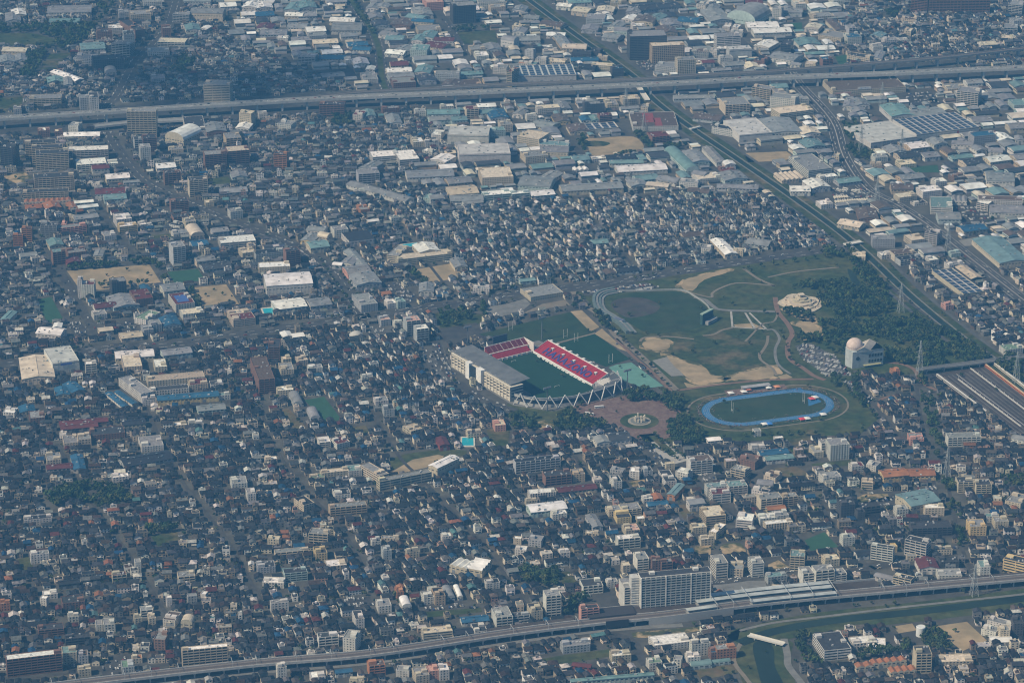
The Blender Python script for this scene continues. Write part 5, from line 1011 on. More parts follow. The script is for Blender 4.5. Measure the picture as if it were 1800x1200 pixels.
traced((1350, 0, 4.), '''30 60 95 65 40 20 w g F;100 85 240 90 55 9 g g W;195 30 270 30 0 10 w c F;0 270 100 275 245 20 b g H;90 310 160 315 275 22 k d H;220 320 380 320 275 7 w t W;255 195 355 205 165 8 w c W;355 245 490 280 210 9 c g F;480 215 545 210 140 8 c n W;560 265 660 260 235 14 w b F;5 400 150 440 360 9 w g W;155 450 225 460 435 7 w g W;260 450 335 455 430 8 c c F;385 420 460 420 400 14 b b H;555 385 650 430 365 10 c d F;735 410 800 415 360 7 w g W;820 285 920 280 265 9 w g F;930 285 990 285 265 8 w g F;740 330 810 325 305 12 w g F;955 215 1005 220 195 10 c c F;570 200 620 200 175 16 g g H;715 250 790 265 225 5 g t W;935 130 1040 140 115 9 c n F;1660 195 1755 200 165 10 g g H;1500 320 1610 310 295 7 w c W;1730 150 1800 150 125 12 g g F;1640 265 1720 270 245 7 c c F
1135 -30 1360 -28 -45 34 b d H;1362 -28 1565 -26 -42 34 b d H;1010 -40 1125 -30 -60 34 b d H;1690 30 1790 40 0 18 g g H;370 555 480 550 540 7 c c F;490 525 580 530 510 12 w g F;455 640 970 610 555 10 c n F;1005 510 1085 510 495 8 w w F;1090 555 1175 560 530 8 c w F;1150 545 1200 540 525 6 w w F;1210 435 1240 440 420 22 p g F;1240 460 1400 450 425 20 k d H;1385 490 1490 480 455 8 c w F;1240 560 1450 510 500 6 c g W;1405 590 1520 590 560 9 w g W;1330 640 1480 655 605 26 w g H;35 620 145 615 590 8 t t W;15 680 190 700 650 22 w g F;60 660 130 655 625 20 c g F;85 800 320 770 760 14 c c O;200 700 290 695 680 10 w g F;0 940 240 925 840 9 w g W;20 890 200 880 830 10 w b W;240 945 365 930 900 8 w c W;275 1040 415 1035 990 5 g t W
870 820 1020 800 740 10 w t W;525 750 610 755 705 7 w g W;610 745 720 740 700 7 w g W;605 790 700 790 760 7 g g W;1030 830 1265 800 780 8 g g W;1045 945 1485 890 840 12 w s S;725 1005 1050 960 890 10 w g M;640 880 780 880 830 12 c c F;1170 1020 1275 1015 980 8 w g W;1290 1010 1440 1020 985 9 w g W;1450 960 1610 950 930 16 g b F;1620 990 1740 985 945 7 c w W;1745 985 1800 985 955 8 w g W;1470 1060 1545 1055 1030 7 w g W;1550 1065 1650 1070 1035 8 w g W;450 1100 500 1105 1080 9 c g F;755 1110 850 1105 1085 8 w g F;720 1150 800 1150 1140 6 c c F;935 1160 1040 1145 1130 7 c c F;1105 1110 1215 1100 1075 7 w g W;1300 1120 1460 1115 1095 5 t t W;1240 1130 1330 1150 1090 6 g g W''')
traced((0, 300, 4.), '''750 60 915 55 25 10 c w W;615 85 700 95 75 6 w g F;870 85 980 85 70 7 w g W;670 165 880 155 125 9 w r W;735 205 890 190 165 7 t t W;240 55 520 40 20 26 c d H;160 155 480 145 130 13 c d H;480 150 530 150 140 6 e g F;545 150 605 150 135 6 e g F;190 270 300 265 240 5 o o W;320 270 435 265 230 5 o o W;490 275 550 270 225 5 o o W;170 225 500 210 205 6 c o Z;525 230 660 225 212 6 w w W;555 265 695 255 245 7 t w W;470 330 520 330 310 6 c g F;525 345 700 340 315 7 c g W;150 405 220 405 390 27 o d H;90 450 160 450 440 18 o b H;285 385 400 385 360 19 g d H;410 405 610 400 385 14 p g H;625 395 715 390 375 13 k g F;430 375 465 375 355 9 p p F
820 345 930 340 305 13 w w F;840 395 970 385 370 11 y w O;735 460 820 455 430 9 w g F;1190 375 1250 395 350 8 w k F;985 380 1030 375 355 9 w w F;1035 385 1075 380 365 7 w w F;1330 70 1460 65 45 28 c d H;1155 20 1270 15 0 20 b d H;1200 220 1325 210 195 18 b d H;1220 330 1330 320 305 12 b d H;1305 360 1380 355 330 15 c g F;1220 445 1345 440 420 8 w g F;1345 460 1440 450 400 7 c c A;1620 290 1710 285 265 12 w g F;1635 50 1745 45 10 6 t g W;1550 160 1745 150 125 6 g g W;1445 225 1505 220 205 7 c c F;1500 435 1615 430 405 8 g g W;1550 510 1800 490 465 10 w w O;1705 580 1800 570 545 9 c c F;1750 530 1800 525 510 8 c g F;1385 640 1520 630 610 9 c g W;1400 620 1560 610 590 11 t t W;1435 700 1640 690 655 5 g d W;1355 530 1470 520 495 7 g b W
1215 540 1305 535 500 30 g g H;1180 495 1220 490 475 33 g g H;350 530 450 520 485 8 c t W;370 575 460 565 550 20 b t H;475 650 570 645 615 7 r r W;480 580 610 575 550 9 b g F;145 605 265 600 580 9 w g W;655 600 720 600 555 9 c g W;570 800 660 800 770 21 w r F;542 765 575 765 740 28 w g F;785 785 890 780 755 21 k g V;955 905 1080 900 840 12 b r F;800 965 985 945 885 6 t g W;670 970 825 960 935 6 w r W;660 1015 755 1010 985 8 w g F;1000 840 1060 830 805 6 w b W;1155 850 1305 835 800 9 w g W;1235 940 1370 925 865 13 w r F;1285 1010 1440 1000 975 9 w c F;945 1030 1010 1055 975 9 w a F;1150 1095 1280 1090 1035 8 w b W;1060 1085 1140 1080 1050 12 g g F;1010 1120 1080 1115 1085 9 g g F;700 1130 800 1125 1105 7 c c W;855 1180 1010 1170 1140 6 c e W;250 1140 425 1155 1095 10 w w W;370 1100 430 1100 1070 6 w w W;1615 1010 1760 995 980 11 c c F;1640 1050 1800 1040 1010 11 c r O;0 1045 60 1050 985 7 w t W''')
traced((450, 300, 4.), '''75 810 400 790 728 17 w w W;45 890 408 860 812 10 w g M;720 25 870 20 -10 17 g g H;1065 50 1395 35 0 8 w g W;1590 50 1810 40 -20 14 c c F;1050 215 1110 190 95 7 w g W;1175 190 1225 195 165 8 t t F;1230 200 1320 190 170 10 g g W;1300 210 1360 205 185 9 w c F;1370 170 1570 155 115 8 c e W;1370 215 1600 210 170 6 g g W;1605 175 1800 165 145 10 t w O;1465 235 1605 230 215 6 w g W;735 275 800 270 240 9 o g F;790 360 865 350 345 5 c w W;690 145 770 140 135 6 w w F;350 415 470 430 385 8 w g W;430 455 500 470 435 8 c c A;310 490 400 500 440 6 y g W;385 545 525 540 500 9 c t W;550 420 650 410 390 13 w g F;20 680 240 670 645 12 c w F;0 590 200 575 560 9 g k F;210 570 310 560 545 24 b d H
150 975 368 965 915 9 w w W;385 955 540 940 905 8 w g W;1000 625 1380 580 590 11 c c O;920 590 1000 600 520 12 c g O;1150 575 1300 570 520 12 c w W;995 640 1080 640 600 10 c n F;1250 640 1390 625 600 6 w t W;1400 680 1490 675 620 7 c g W;650 730 820 720 675 8 p g W;710 805 885 785 730 9 g g W;700 840 900 830 810 6 c g F;740 945 860 935 870 12 g g F;590 650 680 660 610 7 w g W;715 670 790 660 560 6 w g W;535 660 600 665 640 7 g w W;895 870 950 860 850 6 o o W;925 935 990 930 905 8 w w F;995 925 1055 920 900 10 t t F;1145 850 1250 850 790 7 w g W;1525 825 1640 830 805 9 w g F;655 500 840 490 440 9 w k Z;1060 1060 1160 1050 1025 22 g p H;1130 1115 1215 1105 1085 20 g w H;880 1050 945 1040 1020 10 g p F;975 1070 1035 1065 1050 8 w g F;190 1170 260 1160 1135 6 w w W;260 1170 345 1165 1145 6 w w W''')
traced((900, 200, 4.), '''35 155 190 180 110 16 c c F;190 215 395 225 185 10 w t F;95 305 260 295 265 11 c g F;195 265 395 270 225 12 c g W;435 330 555 330 295 7 t t W;180 450 270 470 400 7 w g W;270 440 460 430 405 8 e e W;440 400 545 395 380 7 w w Z;40 500 265 515 430 9 t g W;0 565 130 560 545 10 t w O;140 580 305 565 545 6 t w W;355 545 785 520 500 8 c g W;750 410 1095 390 365 7 w w W;690 350 925 345 325 7 w t W;665 320 870 310 290 7 w k W;565 320 660 310 300 6 w w F;600 425 650 425 410 6 w g F;1225 400 1310 385 255 8 t t A;1260 345 1390 330 270 9 t g W;1440 345 1510 340 235 8 w g W;1500 360 1570 350 335 9 w w W;1480 405 1570 395 370 5 b r F;1260 420 1340 440 395 8 w g W;1310 460 1480 455 420 8 w c F;1500 470 1670 470 415 8 t g W;1440 520 1730 530 490 6 g g W
1230 545 1380 560 515 7 t n W;1175 480 1305 490 450 9 w g F;840 510 960 505 470 7 w g W;940 500 1095 515 475 8 c c W;880 470 1040 460 435 7 t t W;755 470 845 485 450 9 c g F;1010 460 1140 490 430 7 w g W;1500 990 1590 985 885 8 c w W;1555 960 1625 965 940 9 c w F;1330 945 1395 950 915 10 w g F;1640 910 1800 930 870 6 g g W;1210 870 1345 860 835 5 c n W;660 1130 740 1130 1100 6 e n W;740 1115 900 1110 1080 5 w k W;60 1180 170 1175 1160 6 t t W;570 915 680 905 885 6 g t W''')
traced((1350, 200, 4.), '''285 400 457 388 297 14 w g O;310 525 445 515 470 8 w w W;160 545 300 545 505 8 w w W;100 470 270 455 420 6 c c Z;365 450 495 440 430 10 w w F;500 490 665 480 460 6 g t W;375 640 460 630 610 8 w w F;640 740 780 740 665 6 n n W;750 715 850 710 685 5 r r W;485 770 640 800 735 7 c c W;870 530 1025 530 490 9 e n W;1090 550 1235 540 515 11 w w F;925 590 1060 585 560 8 c c F;1145 655 1300 660 580 12 w t O;1260 615 1400 620 575 6 w g Z;1200 740 1360 740 690 9 t g W;735 880 895 880 850 14 g g F;1010 890 1110 885 850 10 c c F;1105 830 1185 850 805 18 w k H;1030 635 1130 630 615 4 w k F
1540 470 1735 475 410 10 w g W;1470 620 1540 640 580 12 w w H;1480 600 1790 610 570 14 w n F;1560 690 1800 700 635 9 w g W;1380 830 1560 820 790 8 c b W;1310 840 1390 845 810 6 g g W;1630 1050 1840 1030 880 9 c t W;1180 480 1265 475 455 9 w w F;1310 450 1395 445 420 9 n g F;930 1030 1100 1020 1005 9 g k H;890 990 1055 985 960 11 c n H;800 995 870 985 970 7 w w F;1140 1030 1205 1025 1005 8 w w F;1290 985 1360 980 965 6 t g F;1275 1065 1390 1055 1040 10 w g F;1430 1160 1510 1150 1075 8 k e W''')
traced((1350, 440, 4.), '''1375 305 1520 285 140 7 c s S;1670 700 1795 685 665 9 w a F;590 40 685 45 5 8 c c F;1250 390 1310 385 365 7 p g F;880 850 930 845 825 7 o o F''')
traced((1100, 640, 4.), '''455 685 600 660 645 18 w n H;440 650 475 645 630 25 w w F;1440 570 1575 560 525 21 w g V;1375 555 1465 545 530 17 w g H;790 660 905 690 620 11 b n F;740 730 830 760 700 12 c g H;805 795 885 785 750 7 w w F;950 640 1155 630 605 6 w b W;990 675 1190 665 645 6 w t W;885 590 985 580 555 8 w g F;1325 620 1395 620 575 8 c g F;575 865 715 855 835 13 w t F;725 860 860 855 820 14 w t H;610 915 740 905 875 13 w r O;885 880 1000 900 860 13 w k F;950 950 1110 945 910 15 c g H;1110 935 1215 930 905 14 e g H;1000 1025 1130 1015 995 5 c o W;920 840 1030 850 805 7 w g W;970 780 1050 800 740 8 c n F;1390 800 1520 790 760 11 w g F;1655 825 1740 830 800 10 c c O;1590 720 1680 715 690 9 w r F;1690 700 1755 720 670 8 w g F
775 1090 890 1100 1040 12 w w O;945 1085 1060 1065 1050 10 w w F;1050 1065 1150 1060 1030 11 w g F;985 1125 1180 1110 1100 9 c w V;565 1070 710 1065 1000 12 e c O;450 985 560 975 950 10 w g W;470 1150 570 1140 1120 8 c c F;1515 990 1615 980 950 20 k d F;1630 1040 1685 1035 1010 14 k d F;1620 1010 1800 1000 980 10 k d H;580 540 675 535 515 5 w w W;905 470 955 470 450 8 w g F;1050 520 1110 515 508 5 w w F''')
traced((1450, 600, 4.615), '''480 1100 680 1075 1040 8 y o W;690 1090 880 1060 1030 7 y o W;1000 780 1260 760 740 12 w g H;690 790 800 780 740 9 p g F;1510 780 1620 830 750 9 w g W''')
traced((1350, 840, 3.3333), '''840 165 1013 130 95 12 c t W;920 175 1030 165 150 11 c w F;755 185 825 180 160 10 w g F;1115 25 1205 20 -10 14 c d H;1220 40 1310 35 5 14 c d H;1390 130 1480 150 80 8 c g F;1185 285 1280 280 240 12 y g F;1280 225 1350 220 205 8 w t F;1330 255 1410 250 225 9 c g F;130 455 215 460 415 18 c t H;205 560 275 560 520 16 w g H;280 545 390 535 510 20 w g H;395 560 465 560 530 14 w g H;335 480 420 470 450 9 c c F;440 350 515 350 325 11 w g F;525 455 630 450 425 6 w k W;605 390 735 410 375 18 w d H;805 355 930 385 330 20 w d H;730 400 760 400 380 8 y y F;845 295 1080 285 255 11 k d H;890 530 1000 520 470 8 w r W;1010 490 1120 485 460 10 k d F;735 570 840 595 550 12 c d H;1000 570 1140 575 530 8 w g F
1380 470 1500 520 440 17 y d O;1245 520 1305 525 480 15 w t F;620 570 740 620 550 6 w g W;815 455 870 450 440 7 c g F;980 420 1080 415 400 7 c d F;330 1010 490 995 910 13 w d O;500 970 640 955 930 7 w w F;580 1000 690 1005 930 6 w w F;870 1030 960 1025 980 23 c d H;1000 1075 1195 1055 1030 9 c c F;1285 830 1400 880 805 11 w g F;1250 880 1330 905 850 8 w g F;1360 890 1420 890 860 14 c g F;1440 850 1500 850 810 18 k d F;1310 960 1430 950 925 5 w w W;610 1090 820 1075 1065 6 c o Z;720 1140 870 1120 1110 6 c o Z;520 1110 620 1100 1085 6 c o Z;240 650 460 640 610 5 g b M;0 580 115 570 555 9 g t F;20 650 200 660 620 10 c w F''')
traced((900, 900, 4.), '''790 530 870 520 465 30 w g H;240 590 345 580 545 26 w g H;135 695 218 690 640 12 c d F;0 730 125 720 705 9 g d H;485 680 615 670 655 18 p d H;1435 360 1515 345 300 20 w g O;1395 300 1440 295 265 26 w w F;1530 395 1625 400 340 10 c g F;1690 360 1775 355 310 18 w g O;1715 310 1775 300 280 20 w w F;880 330 965 330 280 15 w g H;780 375 835 375 350 11 c c F;985 340 1050 330 310 15 b g F;1050 350 1130 345 325 13 b g H;745 190 905 180 160 13 w w H;515 145 610 150 125 7 c c F;1330 190 1420 175 165 9 c w F;1290 140 1370 130 70 9 c w F;1385 130 1420 150 70 9 c w F;1000 935 1260 910 870 8 w w F;360 945 555 935 905 9 g g F;500 900 555 895 880 5 w w F;705 1010 840 1000 970 9 c w F;965 1060 1060 1060 1020 10 w a F
1265 930 1400 925 900 15 w d F;1440 965 1580 955 930 13 o g F;1400 985 1450 985 950 10 b b F;1135 1030 1190 1035 1000 10 w g F;1235 1020 1325 1010 985 12 w w F;415 1190 1000 1140 1170 8 t t W;1260 1085 1400 1060 1050 4 t t A;1410 1060 1540 1050 1040 4 t t A;420 1075 550 1090 1050 6 r r W;10 180 65 185 165 8 c w F;20 260 100 265 230 9 w w F;115 190 205 200 155 9 g g F;340 285 410 280 255 7 w g F;500 520 635 500 470 10 w d H;670 490 745 485 465 8 w g F''')
traced((900, 760, 4.), '''25 210 340 175 185 16 g k H;235 310 425 300 275 13 b d H;430 295 515 290 255 11 e g F;330 420 600 390 385 6 c r W;125 430 310 415 400 9 w w V;100 480 180 480 460 7 c c F;135 560 390 530 505 8 t w W;285 575 390 570 550 8 w w F;715 345 775 340 300 11 w k F;825 270 895 275 240 11 w w F;930 270 990 265 240 10 g d F;1080 345 1150 330 265 9 w d F;1150 270 1235 290 240 10 w w F;1090 430 1145 440 355 8 o t W;1085 220 1145 215 205 9 c c F;690 255 780 270 235 7 g g F;600 75 700 75 30 9 w g W;690 60 845 50 5 9 w d W;925 465 990 460 440 7 w w F;960 515 1100 500 488 5 w b W;1140 415 1220 410 400 6 g w F;1000 470 1060 460 430 6 o o W;780 545 910 530 500 8 c g H;680 555 770 540 515 7 c g F;570 665 632 650 580 6 g g W;880 605 935 600 585 6 c w F;740 600 840 590 555 8 y d F;800 690 900 680 645 8 c p F''')
traced((450, 900, 4.), '''370 145 505 155 105 13 c g H;80 185 160 190 160 10 c c F;135 285 370 255 260 8 c g H;420 290 500 280 240 10 y d F;200 430 360 410 395 11 t d H;10 390 135 375 345 8 g d F;105 640 230 640 615 12 w g F;610 880 697 890 820 18 w g F;440 880 580 870 845 13 w d H;700 750 760 740 690 13 w d F;1060 280 1150 275 255 9 c k F;895 270 955 270 235 12 g g F;1030 660 1095 655 600 9 w w A;990 560 1040 555 520 12 o n F;1360 370 1480 400 320 9 c w Z;1480 390 1590 410 315 9 c w Z;1260 590 1330 580 530 12 e k F;1420 595 1445 595 515 5 w w A;1340 600 1400 600 525 5 g g A;1180 600 1250 590 555 9 w d F;860 660 945 640 610 9 w g F;1175 850 1385 835 810 9 c c O;1390 860 1530 850 820 5 c k W;1450 775 1640 755 735 5 w b W;1690 740 1800 720 670 13 w g H;1540 840 1630 835 780 7 w d F;1620 500 1715 490 470 8 w k F;815 205 880 200 180 9 w k F;880 180 1005 185 160 7 c g F;1310 170 1375 165 145 9 w w F;500 380 640 380 335 7 c w F;45 490 195 495 450 7 w w F
795 1080 910 1075 1040 12 o n H;985 1110 1075 1115 1070 8 w g F;390 1160 490 1155 1120 9 w w F;560 1130 680 1130 1105 6 w b W;1125 1150 1220 1140 1090 11 c g F;1215 1115 1285 1105 1075 12 p p F;1290 1110 1360 1105 1065 13 w w F;150 1090 215 1085 1060 20 w d F;655 1180 760 1185 1150 8 c g F''')
traced((0, 900, 4.), '''45 1035 432 990 1000 21 b w H;440 990 540 980 940 14 c t F;1280 970 1600 940 945 22 c w H;550 1010 620 1005 970 10 g n F;550 1105 640 1100 1075 9 c c F;860 1090 945 1085 1040 10 g a F;1080 890 1160 895 835 13 b g F;930 1030 1000 1025 1000 6 c o F;215 300 345 290 275 12 w g F;790 445 890 435 420 10 c r H;415 510 555 480 480 6 k k W;280 600 325 605 590 11 w w F;305 580 405 575 550 6 w w F;950 350 990 350 325 14 w g F;1170 600 1205 600 585 12 w w F;1410 570 1445 575 550 10 w w F;1320 590 1385 590 570 10 g g F;0 640 70 635 615 10 o c F;480 735 555 730 705 7 w g F;945 745 1000 740 715 11 c g F;1045 745 1095 745 710 11 c g F;675 790 720 785 755 8 w g F;730 790 810 785 745 10 w g F;1145 750 1230 760 690 9 w n F;1270 770 1350 775 730 10 c c A;460 890 635 870 860 9 k d H;270 830 450 820 790 8 b d H;440 640 595 620 590 9 b d F;990 690 1075 680 660 9 w g H;1255 455 1370 440 415 9 c g H;170 55 365 45 25 8 w k F''')
traced((0, 600, 4.), '''155 265 385 245 115 9 c c W;370 155 560 140 50 16 w g M;600 160 680 155 140 16 w w H;870 180 995 160 95 11 c c F;815 120 1085 100 70 9 c w W;1090 180 1170 165 125 9 c w F;1150 100 1355 80 60 8 t g W;990 370 1075 350 255 12 w g F;1040 280 1440 245 240 9 c e F;1335 305 1465 300 265 8 c r F;1060 350 1330 325 320 7 w d F;1480 305 1570 305 275 7 w d F;1110 415 1540 380 380 8 y b W;1000 415 1100 405 380 8 w d F;1540 380 1620 375 360 7 w t F;860 460 905 450 260 4 w b W;930 440 970 430 255 4 w b W;395 380 490 365 325 6 c b W;505 360 600 340 300 6 c b W;140 500 250 490 455 6 c b W
210 540 315 530 490 9 b g F;20 495 100 500 460 7 w w F;420 590 760 560 560 5 n r W;430 620 690 595 590 5 n r W;640 660 880 640 610 8 b d F;995 740 1150 725 670 8 w g F;450 715 550 710 660 8 c g F;550 690 640 690 645 10 c g F;330 835 430 825 785 10 c g F;520 900 605 895 800 6 w b W;790 955 905 950 930 9 w w F;330 900 510 885 865 6 w r W;880 880 1220 820 820 5 g k W;860 590 1025 575 555 7 c k W;1230 590 1315 585 565 6 c w F;1330 590 1430 580 555 7 w d F;1395 490 1590 475 450 6 t g W;1630 1000 1740 995 950 9 w g F;1740 1070 1800 1065 1030 10 w g F''')

# signs and roof markings
r = find(115, 640); w_, d_, h_ = dims(r); sign(r, w_, d_, -w_ * .2, w_ * .22, h_ * .72, h_ * .90, (.10, .14, .42))
r = find(1530, 160); w_, d_, h_ = dims(r); sign(r, w_, d_, -w_ * .16, w_ * .02, h_ + .2, h_ + 4.2, (.66, .66, .64), 'コーナン', (.06, .20, .45)); sign(r, w_, d_, -w_ * .46, -w_ * .25, h_ * .35, h_ * .7, (.58, .36, .30))
r = find(1665, 230); w_, d_, h_ = dims(r)
q = MB(); q.face([(w_ * .16 + 2.2 * math.cos(t), -d_ / 2 - .3, h_ * .6 + 2.2 * math.sin(t)) for t in np.linspace(0, 6.28, 17)[:-1]], (.50, .10, .08)); q.build('emblem', 'plain', r)
r = find(1140, 222); w_, d_, h_ = dims(r)
for x0, x1, y0, y1 in ((-w_ * .22, w_ * .02, -d_ * .2, d_ * .45), (w_ * .0, w_ * .16, -d_ * .45, d_ * .1)): q = MB(); q.box(x0, x1, y0, y1, h_ - .8, h_ - .6, (.24, .06, .06)); q.build('roof_lane', 'plain', r)
r = find(327, 532); w_, d_, h_ = dims(r); q = MB(); q.box(-w_ * .3, w_ * .3, -d_ * .3, d_ * .3, h_ - .8, h_ - .65, (.06, .12, .34)); q.build('roof_court', 'plain', r)
# ================================================================== FAST MESHES FOR MASSES
def quad_mesh(name, V, C, matname, kind='stuff', label=None, cat=None):
    """V: (n,4,3) quads, C: (n,3) colours"""
    n = len(V); me = bpy.data.meshes.new(name); me.vertices.add(n * 4); me.vertices.foreach_set('co', V.astype(np.float32).ravel())
    me.loops.add(n * 4); me.loops.foreach_set('vertex_index', np.arange(n * 4, dtype=np.int32)); me.polygons.add(n)
    me.polygons.foreach_set('loop_start', np.arange(0, n * 4, 4, dtype=np.int32)); me.polygons.foreach_set('loop_total', np.full(n, 4, np.int32))
    me.update(calc_edges=True); ca = me.color_attributes.new('Col', 'FLOAT_COLOR', 'CORNER'); cc = np.ones((n, 4), np.float32); cc[:, :3] = C
    ca.data.foreach_set('color', np.repeat(cc, 4, axis=0).ravel()); me.materials.append(MATS[matname])
    if kind is None: return me
    o = link(name, me); tag(o, label, cat, None, kind); return o
def in_view(x, y, z=0, mg=25):
    a, b = PX((x, y, z)); return -mg < a < 1800 + mg and -mg - 25 < b < 1200 + mg + 12
# ================================================================== HOUSES
ROOFS = [((.020, .022, .027), 'dark slate', 52), ((.042, .044, .050), 'grey', 20), ((.050, .034, .028), 'brown', 8), ((.015, .055, .12), 'blue', 3.5), ((.085, .026, .025), 'dark red', 2.5), ((.14, .14, .14), 'pale grey', 6), ((.46, .44, .41), 'white', 2.5), ((.20, .09, .05), 'orange', .8), ((.08, .16, .17), 'teal', .8), ((.085, .07, .06), 'taupe', 5)]
WALLS = [((.58, .51, .40), 'cream', 26), ((.66, .64, .60), 'white', 22), ((.28, .23, .17), 'beige', 20), ((.17, .17, .17), 'grey', 20), ((.10, .075, .06), 'brown', 10), ((.38, .24, .19), 'pink', 2)]
_rw = np.cumsum([r[2] for r in ROOFS]); _ww = np.cumsum([r[2] for r in WALLS])
def pick(tab, cum): return tab[int(np.searchsorted(cum, random.uniform(0, cum[-1] - 1e-6)))]
def house_geo(w, d, h, style, cw, cr, wm, rm, rw=None):
    """local geometry: walls + windows into wm (materials wall, glass), roof into rm"""
    R2 = [(-w / 2, -d / 2), (w / 2, -d / 2), (w / 2, d / 2), (-w / 2, d / 2)]
    wm.prism(R2, 0, h, cw, 0, top=False)
    if style == 'flat':
        rm.face([(x * .94, y * .94, h - .5) for x, y in R2], cr); wm.prism([(x * .94, y * .94) for x, y in R2], h - .5, h, cw, 0, top=False)
        for i in range(4): a, b = R2[i], R2[(i + 1) % 4]; wm.face([(*a, h), (*b, h), (b[0] * .94, b[1] * .94, h), (a[0] * .94, a[1] * .94, h)], cw)
        x = random.uniform(-.25, .25) * w; wm.box(x - 1.1, x + 1.1, d * .1, d * .35, h - .5, h + 1.6, cw)
    elif style == 'hip':
        o = .5; X, Y = w / 2 + o, d / 2 + o; rs = min(w, d) * .25; rx = max(.4, X - Y) if w >= d else .0; ry = max(.4, Y - X) if d > w else .0; e = h - .25
        P = [(-X, -Y, e), (X, -Y, e), (X, Y, e), (-X, Y, e)]; a, b = (-rx, -ry, h + rs), (rx, ry, h + rs)
        if w >= d: F = [[P[0], P[1], b, a], [P[1], P[2], b], [P[2], P[3], a, b], [P[3], P[0], a]]
        else: F = [[P[0], P[1], a], [P[1], P[2], b, a], [P[2], P[3], b], [P[3], P[0], a, b]]
        for f in F: rm.face(f, cr)
    else:
        if random.random() < .33 and 6 < w < 11:      # ridge running away from the street
            e = .5; rs = w * random.uniform(.18, .28); X, Y = w / 2 + e, d / 2 + e
            rm.face([(-X, -Y, h - .2), (0, -Y, h + rs), (0, Y, h + rs), (-X, Y, h - .2)], cr); rm.face([(0, -Y, h + rs), (X, -Y, h - .2), (X, Y, h - .2), (0, Y, h + rs)], cr)
            for s in (-1, 1): wm.face([(-w / 2, s * d / 2, h), (w / 2, s * d / 2, h), (0, s * d / 2, h + rs - .1)], cw)
        else:
            for g in gable_roof(rm, w, d, h, min(w, d) * random.uniform(.2, .30), cr, .55, .25): wm.face(g, cw)
    if random.random() < .4 and h > 5:                # one-storey wing with a lean-to roof
        x0 = random.choice((-w / 2, -w * .05)); x1 = x0 + w * .55; y0 = -d / 2 - random.uniform(1.4, 2.4); wm.box(x0, x1, y0, -d / 2 + .02, 0, 2.7, cw)
        (rw or rm).face([(x0 - .3, y0 - .4, 2.7), (x1 + .3, y0 - .4, 2.7), (x1 + .3, -d / 2, 3.6), (x0 - .3, -d / 2, 3.6)], cr)
    for k in range(max(1, int(h / 2.9))):
        z = .9 + k * 2.8
        for i in range(max(1, int(w / 3.4))):
            x = -w / 2 + (i + .5) * w / max(1, int(w / 3.4)); wm.face([(x - .85, -d / 2 - .04, z), (x + .85, -d / 2 - .04, z), (x + .85, -d / 2 - .04, z + 1.5), (x - .85, -d / 2 - .04, z + 1.5)], (.03,) * 3, 1)
        for s in (-1, 1):
            y = random.uniform(-.2, .2) * d; X = s * (w / 2 + .04); wm.face([(X, y - .6, z + .2), (X, y + .6, z + .2), (X, y + .6, z + 1.3), (X, y - .6, z + 1.3)], (.03,) * 3, 1)
    if h > 5 and random.random() < .5:     # balcony on the front
        wm.box(-w * .4, w * .1, -d / 2 - 1.1, -d / 2 - .02, 2.7, 3.7, cw)
def add_mb(dst, src, x, y, ang):
    b = len(dst.v); c, s = math.cos(ang), math.sin(ang)
    dst.v.extend([(x + px * c - py * s, y + px * s + py * c, pz) for px, py, pz in src.v]); dst.f.extend([tuple(i + b for i in f) for f in src.f]); dst.c.extend(src.c); dst.m.extend(src.m)
def zpoly(pts): return W2(pts)
ZONE = np.zeros((NY, NX), np.uint8)
# zone kinds: 0 houses, 1 factories, 2 small light houses, 3 mixed with blocks
for k, pts in [(3, [(-60, 195), (480, 195), (640, 330), (520, 420), (660, 560), (450, 600), (-60, 640)]), (1, [(330, -60), (1120, -60), (1120, 160), (640, 165), (420, 70)]), (1, [(1000, -60), (1480, -60), (1480, 130), (1100, 150), (1000, 60)]), (1, [(730, 190), (1150, 170), (1300, 280), (1390, 350), (1250, 340), (1000, 345), (830, 345), (700, 320), (790, 270)]), (1, [(1150, 170), (1500, 140), (1860, 125), (1860, 300), (1600, 340), (1480, 300), (1400, 350)]),
    (1, [(1400, 300), (1860, 300), (1860, 500), (1700, 455), (1530, 440)]), (2, [(690, 350), (1000, 345), (1330, 340), (1480, 425), (1130, 488), (900, 515), (820, 525)]), (2, [(640, 560), (760, 560), (905, 720), (840, 770), (700, 720), (620, 640)]), (3, [(1200, 770), (1600, 760), (1680, 1010), (1250, 1020)])]:
    raster(zpoly(pts), ZONE, k)
def zone_at(x, y):
    i, j = int((x - GX0) / GC), int((y - GY0) / GC); return ZONE[j, i] if 0 <= i < NX and 0 <= j < NY else 0
